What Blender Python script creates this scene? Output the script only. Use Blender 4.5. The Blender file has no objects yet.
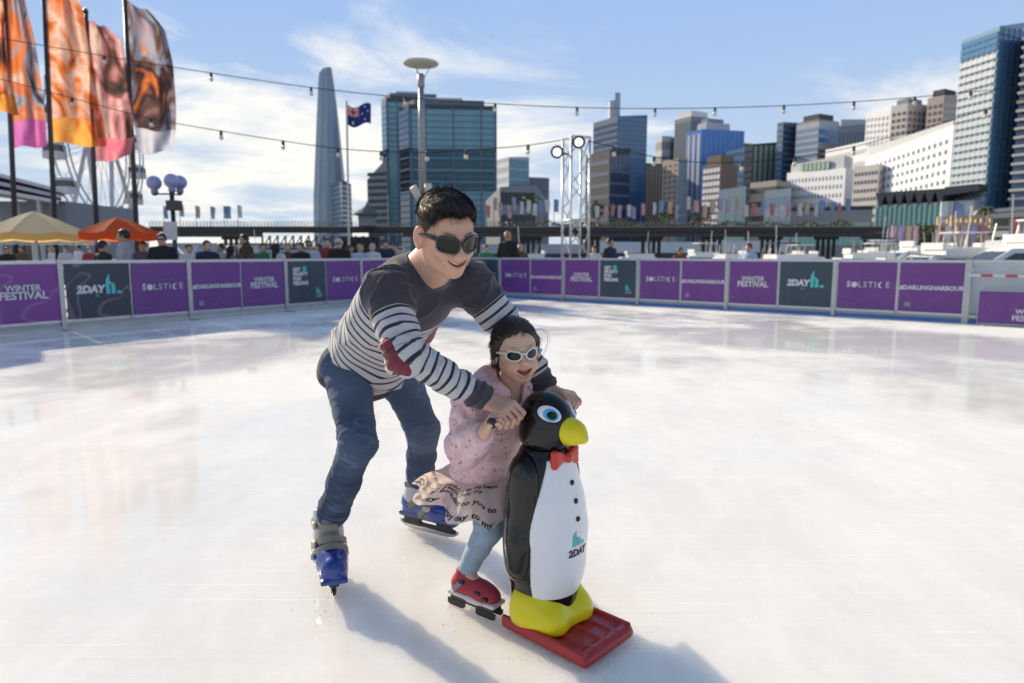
import bpy, bmesh, math, random
import numpy as np
from mathutils import Vector, Matrix
random.seed(7); np.random.seed(7)
S = bpy.context.scene
# ---------------------------------------------------------------- camera
CAM_H = 1.2
FPX = 24.0/36.0*1024.0
PITCH = math.atan((341.5-253.5)/FPX)
cd = bpy.data.cameras.new('camera'); cam = bpy.data.objects.new('camera', cd)
S.collection.objects.link(cam); S.camera = cam
cd.lens = 24.0; cd.sensor_width = 36.0; cd.clip_start = 0.05; cd.clip_end = 9000
cam.location = (0, 0, CAM_H); cam.rotation_euler = (math.pi/2-PITCH, 0, 0)
cd.dof.use_dof = True; cd.dof.focus_distance = 2.12; cd.dof.aperture_fstop = 3.2
# ---------------------------------------------------------------- sky, sun, exposure
SUN_EL = math.radians(24.5)
SUN_AZ = math.radians(-42.5)          # left of the view direction (+Y), behind the skaters
W = bpy.data.worlds.new('World'); S.world = W; W.use_nodes = True
wn = W.node_tree.nodes; wl = W.node_tree.links; wn.clear()
wout = wn.new('ShaderNodeOutputWorld'); bg = wn.new('ShaderNodeBackground'); wl.new(bg.outputs[0], wout.inputs[0])
bg.inputs[1].default_value = 0.14
sky = wn.new('ShaderNodeTexSky'); sky.sky_type = 'NISHITA'; sky.sun_disc = False
sky.sun_elevation = SUN_EL; sky.sun_rotation = SUN_AZ
sky.air_density = 1.0; sky.dust_density = 0.15; sky.ozone_density = 2.2; sky.altitude = 10
# thin clouds: noise laid on a plane high above, so that they flatten towards the horizon
CLX, CLY = 0.0, 0.0
tc = wn.new('ShaderNodeTexCoord'); sep = wn.new('ShaderNodeSeparateXYZ'); wl.new(tc.outputs['Generated'], sep.inputs[0])
def wm(op, a, b=None, c=None):
    n = wn.new('ShaderNodeMath'); n.operation = op
    for i, v in enumerate((a, b, c)):
        if v is None: continue
        if isinstance(v, (int, float)): n.inputs[i].default_value = v
        else: wl.new(v, n.inputs[i])
    return n.outputs[0]
zz = wm('MAXIMUM', sep.outputs[2], 0.0)
den = wm('ADD', zz, 0.11)
cx_ = wm('DIVIDE', sep.outputs[0], den); cy_ = wm('DIVIDE', sep.outputs[1], den)
cmb = wn.new('ShaderNodeCombineXYZ'); wl.new(cx_, cmb.inputs[0]); wl.new(cy_, cmb.inputs[1])
def wnoise(scale, detail, rough, dist, off, sx=1.0):
    mp = wn.new('ShaderNodeMapping'); mp.inputs['Location'].default_value = off
    mp.inputs['Scale'].default_value = (sx, 1.0, 1.0)
    wl.new(cmb.outputs[0], mp.inputs[0])
    n = wn.new('ShaderNodeTexNoise'); n.inputs['Scale'].default_value = scale; n.inputs['Detail'].default_value = detail
    n.inputs['Roughness'].default_value = rough; n.inputs['Distortion'].default_value = dist
    wl.new(mp.outputs[0], n.inputs[0]); return n.outputs[0]
n1 = wnoise(0.8, 9, 0.62, 0.5, (CLX, CLY, 0)); n2 = wnoise(0.25, 2, 0.5, 0.0, (CLX+2.2, CLY+7.5, 0))
cl = wm('ADD', wm('MULTIPLY', n1, 0.62), wm('MULTIPLY', n2, 0.5))
# more cover low down, thinning towards the zenith
thin = wn.new('ShaderNodeMapRange'); wl.new(zz, thin.inputs[0]); thin.inputs[1].default_value = 0.06; thin.inputs[2].default_value = 0.45
thin.inputs[3].default_value = 0.0; thin.inputs[4].default_value = 0.07
mr = wn.new('ShaderNodeMapRange'); mr.interpolation_type = 'SMOOTHSTEP'
wl.new(wm('SUBTRACT', cl, thin.outputs[0]), mr.inputs[0]); mr.inputs[1].default_value = 0.485; mr.inputs[2].default_value = 0.625
tint = wn.new('ShaderNodeMix'); tint.data_type = 'RGBA'; tint.blend_type = 'MULTIPLY'; tint.inputs[0].default_value = 1.0
lim = wn.new('ShaderNodeMix'); lim.data_type = 'RGBA'; lim.blend_type = 'DARKEN'; lim.inputs[0].default_value = 1.0
wl.new(sky.outputs[0], lim.inputs[6]); lim.inputs[7].default_value = (1.38, 2.38, 4.5, 1)      # the glare round the sun never burns out
wl.new(lim.outputs[2], tint.inputs[6]); tint.inputs[7].default_value = (0.98, 1.0, 1.06, 1)
# pale air near the horizon
hz = wn.new('ShaderNodeMapRange'); hz.interpolation_type = 'SMOOTHSTEP'; wl.new(zz, hz.inputs[0]); hz.inputs[1].default_value = 0.0; hz.inputs[2].default_value = 0.38; hz.inputs[3].default_value = 0.85; hz.inputs[4].default_value = 0.0
mixh = wn.new('ShaderNodeMix'); mixh.data_type = 'RGBA'; wl.new(hz.outputs[0], mixh.inputs[0]); wl.new(tint.outputs[2], mixh.inputs[6]); mixh.inputs[7].default_value = (2.5, 3.35, 4.6, 1)
mixc = wn.new('ShaderNodeMix'); mixc.data_type = 'RGBA'
wl.new(wm('MULTIPLY', mr.outputs[0], 0.88), mixc.inputs[0]); wl.new(mixh.outputs[2], mixc.inputs[6])
mixc.inputs[7].default_value = (4.4, 4.75, 5.4, 1)
wl.new(mixc.outputs[2], bg.inputs[0])
sd = bpy.data.lights.new('sun', 'SUN'); sun = bpy.data.objects.new('sun', sd); S.collection.objects.link(sun)
sd.energy = 3.6; sd.angle = math.radians(0.6); sd.color = (1.0, 0.92, 0.80)
SUNDIR = Vector((math.sin(SUN_AZ)*math.cos(SUN_EL), math.cos(SUN_AZ)*math.cos(SUN_EL), math.sin(SUN_EL)))
sun.rotation_euler = SUNDIR.to_track_quat('Z', 'Y').to_euler(); sun.location = (-20, 20, 30)
S.view_settings.view_transform = 'Standard'; S.view_settings.look = 'None'
S.view_settings.exposure = 0.68; S.view_settings.gamma = 1.0; S.view_settings.use_curve_mapping = False
S.view_settings.use_white_balance = True; S.view_settings.white_balance_temperature = 8200; S.view_settings.white_balance_tint = 8      # daylight balance of the camera
S.cycles.use_denoising = True; S.cycles.max_bounces = 8
# ---------------------------------------------------------------- pixel helpers: a pixel is a direction, the distance is chosen
_c, _s = math.cos(PITCH), math.sin(PITCH)
def ray(px, py):
    u = (px-512)/FPX; v = -(py-341.5)/FPX
    return np.array([u, _c + v*_s, -_s + v*_c])
def at(px, py, Y):
    r = ray(px, py); t = Y/r[1]
    return np.array([r[0]*t, Y, CAM_H + r[2]*t])
def ground(px, py, z=0.0):
    r = ray(px, py); t = (z-CAM_H)/r[2]
    return np.array([r[0]*t, r[1]*t, z])
def proj(p):
    x, y, z = p[0], p[1], p[2]-CAM_H
    d = y*_c - z*_s; v = y*_s + z*_c
    return 512 + FPX*x/d, 341.5 - FPX*v/d
def nrm(v):
    v = np.array(v, float); return v/np.linalg.norm(v)
V3 = lambda *a: np.array(a, float)
# ---------------------------------------------------------------- objects
def link(o):
    S.collection.objects.link(o); return o
def tag(o, label=None, cat=None, group=None, kind=None):
    if label: o['label'] = label
    if cat: o['category'] = cat
    if group: o['group'] = group
    if kind: o['kind'] = kind
    return o
def empty(name, loc, label=None, cat=None, group=None, rz=0):
    o = bpy.data.objects.new(name, None); link(o); o.location = tuple(loc); o.rotation_euler = (0, 0, rz)
    o.empty_display_size = 0.1
    return tag(o, label, cat, group)
def mobj(name, me, mat=None, parent=None, loc=(0, 0, 0), rz=0):
    o = bpy.data.objects.new(name, me); link(o); o.location = tuple(loc); o.rotation_euler = (0, 0, rz)
    if mat is not None and not me.materials: me.materials.append(mat)
    if parent is not None: o.parent = parent
    return o
def copy_tree(o, parent=None):
    c = o.copy(); link(c); c.parent = parent
    for ch in list(o.children): copy_tree(ch, c)
    return c
class MB:
    def __init__(s): s.v = []; s.f = []; s.m = []
    def add(s, vs, fs, mi=0):
        b = len(s.v); s.v += [tuple(map(float, x)) for x in vs]; s.f += [tuple(i+b for i in f) for f in fs]; s.m += [mi]*len(fs); return s
    def box(s, c, d, rz=0, mi=0, M=None):
        x, y, z = d[0]/2, d[1]/2, d[2]/2; ca, sa = math.cos(rz), math.sin(rz)
        vs = []
        for sz in (-1, 1):
            for sx, sy in ((-1, -1), (1, -1), (1, 1), (-1, 1)):
                p = V3(sx*x, sy*y, sz*z)
                if M is not None: p = M @ p
                vs.append((c[0]+p[0]*ca-p[1]*sa, c[1]+p[0]*sa+p[1]*ca, c[2]+p[2]))
        return s.add(vs, [(3, 2, 1, 0), (4, 5, 6, 7), (0, 1, 5, 4), (1, 2, 6, 5), (2, 3, 7, 6), (3, 0, 4, 7)], mi)
    def bar(s, a, b, w, h=None, mi=0):
        a = V3(*a); b = V3(*b); h = h or w; d = nrm(b-a)
        u = np.cross(d, (0, 0, 1.0)); u = nrm(u) if np.linalg.norm(u) > 1e-4 else V3(1, 0, 0); t = np.cross(u, d)
        vs = [p+sx*u*w/2+sy*t*h/2 for p in (a, b) for sx, sy in ((-1, -1), (1, -1), (1, 1), (-1, 1))]
        return s.add(vs, [(3, 2, 1, 0), (4, 5, 6, 7), (0, 1, 5, 4), (1, 2, 6, 5), (2, 3, 7, 6), (3, 0, 4, 7)], mi)
    def tube(s, path, r, n=8, cap=True, mi=0):
        P = [V3(*p) for p in path]; N = len(P); rr = r if hasattr(r, '__len__') else [r]*N
        d0 = nrm(P[1]-P[0]); u = np.cross(d0, (0, 0, 1.0)); u = nrm(u) if np.linalg.norm(u) > 1e-3 else V3(1, 0, 0)
        vs = []
        for i in range(N):
            d = nrm(P[min(i+1, N-1)]-P[max(i-1, 0)]); u = u-d*np.dot(u, d); u = nrm(u); t = np.cross(d, u)
            for k in range(n):
                a = 2*math.pi*k/n; vs.append(P[i]+rr[i]*(u*math.cos(a)+t*math.sin(a)))
        fs = [(i*n+k, i*n+(k+1) % n, (i+1)*n+(k+1) % n, (i+1)*n+k) for i in range(N-1) for k in range(n)]
        if cap: fs += [tuple(range(n-1, -1, -1)), tuple((N-1)*n+k for k in range(n))]
        return s.add(vs, fs, mi)
    def ribbon(s, pts, t, w, th, mi=0):
        """flat strap along pts, width direction t"""
        P = [V3(*p) for p in pts]; N = len(P); t = nrm(t); vs = []
        for i in range(N):
            d = nrm(P[min(i+1, N-1)]-P[max(i-1, 0)]); n = nrm(np.cross(d, t)); vs += [P[i]-t*w-n*th, P[i]+t*w-n*th, P[i]+t*w+n*th, P[i]-t*w+n*th]
        fs = [(4*i+k, 4*i+(k+1) % 4, 4*i+4+(k+1) % 4, 4*i+4+k) for i in range(N-1) for k in range(4)]+[(3, 2, 1, 0), (4*N-4, 4*N-3, 4*N-2, 4*N-1)]
        return s.add(vs, fs, mi)
    def lathe(s, prof, n=16, c=(0, 0, 0), mi=0, M=None):
        vs = []
        for r, z in prof:
            for k in range(n):
                a = 2*math.pi*k/n; p = V3(r*math.cos(a), r*math.sin(a), z)
                if M is not None: p = M @ p
                vs.append(p+V3(*c))
        m = len(prof)
        fs = [(i*n+k, i*n+(k+1) % n, (i+1)*n+(k+1) % n, (i+1)*n+k) for i in range(m-1) for k in range(n)]
        fs += [tuple(range(n-1, -1, -1)), tuple((m-1)*n+k for k in range(n))]
        return s.add(vs, fs, mi)
    def prism(s, poly, z0, z1, mi=0):
        n = len(poly); z1s = z1 if hasattr(z1, '__len__') else [z1]*n
        vs = [(p[0], p[1], z0) for p in poly]+[(p[0], p[1], z1s[i]) for i, p in enumerate(poly)]
        return s.add(vs, [tuple(range(n-1, -1, -1)), tuple(range(n, 2*n))]+[(i, (i+1) % n, n+(i+1) % n, n+i) for i in range(n)], mi)
    def mesh(s, name, smooth=False, off=None):
        me = bpy.data.meshes.new(name); v = s.v
        if off is not None: v = [(a[0]-off[0], a[1]-off[1], a[2]-off[2]) for a in v]
        me.from_pydata(v, [], s.f); me.polygons.foreach_set('material_index', s.m)
        if smooth: me.polygons.foreach_set('use_smooth', [True]*len(s.f))
        me.validate(); me.update(); return me
    def build(s, name, mat, parent=None, smooth=False, world=True, loc=None, bevel=0):
        """vertices are in world space when world=True; they are moved to the parent's frame (parents are unrotated then)"""
        off = None
        if parent is not None and world:
            p = parent; off = V3(0, 0, 0)
            while p is not None: off = off+V3(*p.location); p = p.parent
        if parent is None and world:
            a = np.array(s.v); off = V3(*(a.min(0)+a.max(0))/2); off[2] = a[:, 2].min(); loc = off
        me = s.mesh(name, smooth, off)
        mats = mat if isinstance(mat, (list, tuple)) else [mat]
        for m in mats: me.materials.append(m)
        if bevel:
            bm = bmesh.new(); bm.from_mesh(me)
            bmesh.ops.bevel(bm, geom=list(bm.edges), offset=bevel, segments=2, profile=0.6, affect='EDGES', clamp_overlap=True)
            bm.to_mesh(me); bm.free()
            if smooth: me.polygons.foreach_set('use_smooth', [True]*len(me.polygons))
        return mobj(name, me, None, parent, loc if loc is not None else (0, 0, 0))
# ---------------------------------------------------------------- materials
def newmat(name):
    m = bpy.data.materials.new(name); m.use_nodes = True; nt = m.node_tree
    b = nt.nodes['Principled BSDF']; return m, nt, b
def nd(nt, t, **kw):
    n = nt.nodes.new(t)
    for k, v in kw.items():
        if k.startswith('i_'):
            key = k[2:]; key = int(key) if key.isdigit() else key.replace('_', ' ')
            if hasattr(v, 'is_output') or isinstance(v, bpy.types.NodeSocket): nt.links.new(v, n.inputs[key])
            else: n.inputs[key].default_value = v
        else: setattr(n, k, v)
    return n
def mth(nt, op, a, b=0.0, c=0.0):
    n = nt.nodes.new('ShaderNodeMath'); n.operation = op
    for i, v in enumerate((a, b, c)):
        if isinstance(v, bpy.types.NodeSocket): nt.links.new(v, n.inputs[i])
        else: n.inputs[i].default_value = v
    return n.outputs[0]
def mixc_(nt, f, a, b):
    n = nt.nodes.new('ShaderNodeMix'); n.data_type = 'RGBA'
    for i, v in ((0, f), (6, a), (7, b)):
        if isinstance(v, bpy.types.NodeSocket): nt.links.new(v, n.inputs[i])
        elif i == 0: n.inputs[0].default_value = v
        else: n.inputs[i].default_value = (*v[:3], 1)
    return n.outputs[2]
def noise(nt, scale, detail=4, rough=0.55, vec=None, dist=0.0):
    n = nd(nt, 'ShaderNodeTexNoise'); n.inputs['Scale'].default_value = scale; n.inputs['Detail'].default_value = detail
    n.inputs['Roughness'].default_value = rough; n.inputs['Distortion'].default_value = dist
    if vec is not None: nt.links.new(vec, n.inputs['Vector'])
    return n.outputs[0]
def objco(nt): return nd(nt, 'ShaderNodeTexCoord').outputs['Object']
def bumpn(nt, b, h, strength=0.3, dist=0.01):
    n = nd(nt, 'ShaderNodeBump'); n.inputs['Strength'].default_value = strength; n.inputs['Distance'].default_value = dist
    nt.links.new(h, n.inputs['Height']); nt.links.new(n.outputs[0], b.inputs['Normal'])
_mc = {}
def pm(name, col, rough=0.6, metal=0.0, var=0.12, scale=8.0, bump=0.0, bscale=60.0, spec=0.5, emit=None, trans=0.0, coat=0.0):
    """plain procedural material: base colour broken by noise, optional fine relief"""
    if name in _mc: return _mc[name]
    m, nt, b = newmat(name); v = objco(nt); f = noise(nt, scale, 5, 0.6, v)
    c = col[:3]; lo = tuple(x*(1-var) for x in c); hi = tuple(min(1, x*(1+var)) for x in c)
    nt.links.new(mixc_(nt, f, lo, hi), b.inputs['Base Color'])
    nt.links.new(mth(nt, 'MULTIPLY_ADD', noise(nt, scale*2.3, 4, 0.6, v), 0.3*rough, rough*0.85), b.inputs['Roughness'])
    b.inputs['Metallic'].default_value = metal; b.inputs['Specular IOR Level'].default_value = spec
    if coat: b.inputs['Coat Weight'].default_value = coat; b.inputs['Coat Roughness'].default_value = 0.08
    if bump: bumpn(nt, b, noise(nt, bscale, 4, 0.6, v), bump, 0.01)
    if emit: b.inputs['Emission Color'].default_value = (*emit[0], 1); b.inputs['Emission Strength'].default_value = emit[1]
    if trans: b.inputs['Transmission Weight'].default_value = trans
    _mc[name] = m; return m
def srgb(r, g, b):
    f = lambda c: (c/255/12.92 if c/255 <= 0.04045 else ((c/255+0.055)/1.055)**2.4)
    return (f(r), f(g), f(b))
# ---------------------------------------------------------------- signed-distance modelling (bodies, clothes, the penguin)
class Field:
    def __init__(s): s.ops = []
    def rc(s, a, b, ra, rb, k=0.02, op='u', tag=0, fl=None):
        a = V3(*a); b = V3(*b); c = (a+b)/2; R = np.linalg.norm(b-a)/2+max(ra, rb)
        ba = b-a; L2 = max(1e-12, ba@ba)
        def f(P, a=a, ba=ba, L2=L2, ra=ra, rb=rb):
            q = P-a; t = np.clip(q@ba/L2, 0, 1); q = q-t[:, None]*ba
            return np.sqrt((q*q).sum(1))-(ra+(rb-ra)*t)
        s.ops.append((f, c, R, k, op, tag)); return s
    def chain(s, pts, rs, k=0.02, tag=0, op='u'):
        for i in range(len(pts)-1): s.rc(pts[i], pts[i+1], rs[i], rs[i+1], k, op, tag)
        return s
    def ell(s, c, r, k=0.02, op='u', tag=0, R=None):
        c = V3(*c); r = V3(*r); R = np.eye(3) if R is None else np.array(R)   # columns of R: local axes
        def f(P, c=c, r=r, R=R):
            q = (P-c)@R; k0 = np.sqrt(((q/r)**2).sum(1)); k1 = np.sqrt(((q/(r*r))**2).sum(1))
            return k0*(k0-1)/np.maximum(k1, 1e-9)
        s.ops.append((f, c, max(r), k, op, tag)); return s
    def box(s, c, h, rad=0.005, k=0.005, op='u', tag=0, R=None):
        c = V3(*c); h = V3(*h)-rad; R = np.eye(3) if R is None else np.array(R)
        def f(P, c=c, h=h, R=R, rad=rad):
            q = np.abs((P-c)@R)-h
            return np.sqrt((np.maximum(q, 0)**2).sum(1))+np.minimum(q.max(1), 0)-rad
        s.ops.append((f, c, float(np.linalg.norm(h)+rad), k, op, tag)); return s
    def fn(s, f, c, R, k=0.0, op='u', tag=0):
        s.ops.append((f, V3(*c), R, k, op, tag)); return s
    def plane(s, p, n, k=0.002):
        """keep only the side the normal points away from"""
        p = V3(*p); n = nrm(n)
        s.ops.append((lambda P, p=p, n=n: (P-p)@n, p, 1e9, k, 'i', -1)); return s
    def eval(s, P, ctr=None, rad=0):
        d = np.full(len(P), 1e3)
        for f, c, R, k, op, tg in s.ops:
            if ctr is not None and R < 1e8 and np.linalg.norm(c-ctr) > R+rad+2*k+0.01: continue
            e = f(P)
            if op == 'u':
                if k > 0: h = np.maximum(k-np.abs(d-e), 0)/k; d = np.minimum(d, e)-h*h*k*0.25
                else: d = np.minimum(d, e)
            else:
                if op == 's': e = -e
                if k > 0: h = np.maximum(k-np.abs(d-e), 0)/k; d = np.maximum(d, e)+h*h*k*0.25
                else: d = np.maximum(d, e)
        return d
    def tagdist(s, P, tags):
        out = []
        for t in tags:
            d = np.full(len(P), 1e3)
            for f, c, R, k, op, tg in s.ops:
                if tg == t and op == 'u': d = np.minimum(d, f(P))
            out.append(d)
        return np.array(out)
    def mesh(s, h, B=20):
        lo = np.full(3, 1e9); hi = -lo
        for f, c, R, k, op, tg in s.ops:
            if op == 'u': lo = np.minimum(lo, c-R-k); hi = np.maximum(hi, c+R+k)
        lo -= 3*h; hi += 3*h
        nb = np.ceil((hi-lo)/(h*B)).astype(int); N = nb*B+2
        bi = np.stack(np.meshgrid(*[np.arange(n) for n in nb], indexing='ij'), -1).reshape(-1, 3)
        ctrs = lo+(bi+0.5)*B*h; dc = s.eval(ctrs); half = B*h*0.5*1.7321
        g = np.stack(np.meshgrid(*[np.arange(B+1)]*3, indexing='ij'), -1).reshape(-1, 3)
        cid = []; cpos = []; quads = []
        key = lambda ijk: (ijk[..., 0]*N[1]+ijk[..., 1])*N[2]+ijk[..., 2]
        corner = [(a, b, c) for a in (0, 1) for b in (0, 1) for c in (0, 1)]
        edges = [(i, j) for i in range(8) for j in range(i+1, 8) if sum(abs(corner[i][q]-corner[j][q]) for q in range(3)) == 1]
        for q in np.nonzero(np.abs(dc) < half*1.9+0.01)[0]:
            base = bi[q]*B; P = lo+(base+g)*h
            d = s.eval(P, ctrs[q], half).reshape(B+1, B+1, B+1)
            ins = d < 0
            if ins.all() or not ins.any(): continue
            cs = [d[a:B+a, b:B+b, c:B+c] for a, b, c in corner]; si = [x < 0 for x in cs]; cnt = sum(x.astype(int) for x in si)
            act = (cnt > 0) & (cnt < 8); idx = np.argwhere(act)
            if len(idx):
                acc = np.zeros((len(idx), 3)); num = np.zeros(len(idx)); cv = [x[act] for x in cs]
                for i, j in edges:
                    m = (cv[i] < 0) != (cv[j] < 0); t = np.where(m, cv[i]/np.where(cv[i] == cv[j], 1, cv[i]-cv[j]), 0)
                    a = np.array(corner[i], float); bb = np.array(corner[j], float)
                    acc += m[:, None]*(a+t[:, None]*(bb-a)); num += m
                cid.append(key(base+idx)); cpos.append(lo+(base+idx+acc/num[:, None])*h)
            for ax in range(3):
                sl0 = [slice(0, B)]*3; sl1 = [slice(0, B)]*3; sl1[ax] = slice(1, B+1)
                a = ins[tuple(sl0)]; b = ins[tuple(sl1)]; e = np.argwhere(a != b)
                if not len(e): continue
                fl = a[tuple(e.T)]; e = base+e; u, w = (ax+1) % 3, (ax+2) % 3
                du = np.zeros(3, int); du[u] = 1; dw = np.zeros(3, int); dw[w] = 1
                qd = np.stack([key(e-du-dw), key(e-dw), key(e), key(e-du)], 1); qd[~fl] = qd[~fl][:, ::-1]; quads.append(qd)
        if not cid: raise RuntimeError('empty field')
        cid = np.concatenate(cid); cpos = np.concatenate(cpos); quads = np.concatenate(quads)
        o = np.argsort(cid); cid = cid[o]; cpos = cpos[o]
        ii = np.searchsorted(cid, quads); ii = np.clip(ii, 0, len(cid)-1); ok = (cid[ii] == quads).all(1)
        return cpos, ii[ok]
def vnormals(V, F):
    n = np.cross(V[F[:, 2]]-V[F[:, 0]], V[F[:, 3]]-V[F[:, 1]]); out = np.zeros_like(V)
    for k in range(4): np.add.at(out, F[:, k], n)
    return out/np.maximum(np.linalg.norm(out, axis=1), 1e-12)[:, None]
def smooth_mesh(V, F, it=1, lam=0.5):
    E = np.concatenate([F[:, [0, 1]], F[:, [1, 2]], F[:, [2, 3]], F[:, [3, 0]]])
    for _ in range(it):
        a = np.zeros_like(V); c = np.zeros(len(V)); np.add.at(a, E[:, 0], V[E[:, 1]]); np.add.at(c, E[:, 0], 1)
        np.add.at(a, E[:, 1], V[E[:, 0]]); np.add.at(c, E[:, 1], 1); V = V+lam*(a/np.maximum(c, 1)[:, None]-V)
    return V
def np_mesh(name, V, F, mat, parent=None, off=(0, 0, 0), attrs=None, smooth=True):
    used = np.unique(F)
    if len(used) < len(V):
        mp_ = np.zeros(len(V), int); mp_[used] = np.arange(len(used)); V = V[used]; F = mp_[F]; attrs = {k: np.asarray(a)[used] for k, a in (attrs or {}).items()}
    me = bpy.data.meshes.new(name); V = V-np.array(off); n = F.shape[1]
    me.vertices.add(len(V)); me.vertices.foreach_set('co', V.astype(np.float32).ravel())
    me.loops.add(F.size); me.loops.foreach_set('vertex_index', F.astype(np.int32).ravel())
    me.polygons.add(len(F)); me.polygons.foreach_set('loop_start', np.arange(0, F.size, n, dtype=np.int32))
    me.polygons.foreach_set('loop_total', np.full(len(F), n, np.int32))
    if smooth: me.polygons.foreach_set('use_smooth', np.ones(len(F), bool))
    me.update(calc_edges=True)
    for k, a in (attrs or {}).items():
        a = np.asarray(a, np.float32)
        if a.ndim == 1: at_ = me.attributes.new(k, 'FLOAT', 'POINT'); at_.data.foreach_set('value', a)
        else: at_ = me.attributes.new(k, 'FLOAT_COLOR', 'POINT'); at_.data.foreach_set('color', np.concatenate([a, np.ones((len(a), 1), np.float32)], 1).ravel())
    for m in (mat if isinstance(mat, (list, tuple)) else [mat]): me.materials.append(m)
    return mobj(name, me, None, parent)
def vnoise(P, scale, seed=0):
    """smooth value noise in [-1,1] for folds and lumps"""
    rs = np.random.RandomState(seed); T = rs.rand(16, 16, 16)*2-1; q = P*scale+seed*1.37
    i = np.floor(q).astype(int); f = q-i; f = f*f*(3-2*f); out = np.zeros(len(P))
    for a in (0, 1):
        for b in (0, 1):
            for c in (0, 1):
                w = (f[:, 0] if a else 1-f[:, 0])*(f[:, 1] if b else 1-f[:, 1])*(f[:, 2] if c else 1-f[:, 2])
                out += w*T[(i[:, 0]+a) % 16, (i[:, 1]+b) % 16, (i[:, 2]+c) % 16]
    return out
def seg_t(P, a, b):
    a = V3(*a); b = V3(*b); ba = b-a; t = (P-a)@ba/(ba@ba); return t, np.linalg.norm(P-a-np.clip(t, 0, 1)[:, None]*ba, axis=1), np.linalg.norm(ba)
def text_mesh(name, body, size, extrude=0.0, align='CENTER', shear=0.0, bold=0.0, spacing=1.0):
    cu = bpy.data.curves.new(name, 'FONT'); cu.body = body; cu.size = size; cu.extrude = extrude; cu.align_x = align; cu.align_y = 'CENTER'
    cu.shear = shear; cu.offset = bold; cu.space_character = spacing; cu.resolution_u = 2
    o = bpy.data.objects.new(name, cu); link(o); dg = bpy.context.evaluated_depsgraph_get()
    me = bpy.data.meshes.new_from_object(o.evaluated_get(dg)); bpy.data.objects.remove(o); bpy.data.curves.remove(cu); me.name = name
    return me
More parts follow.
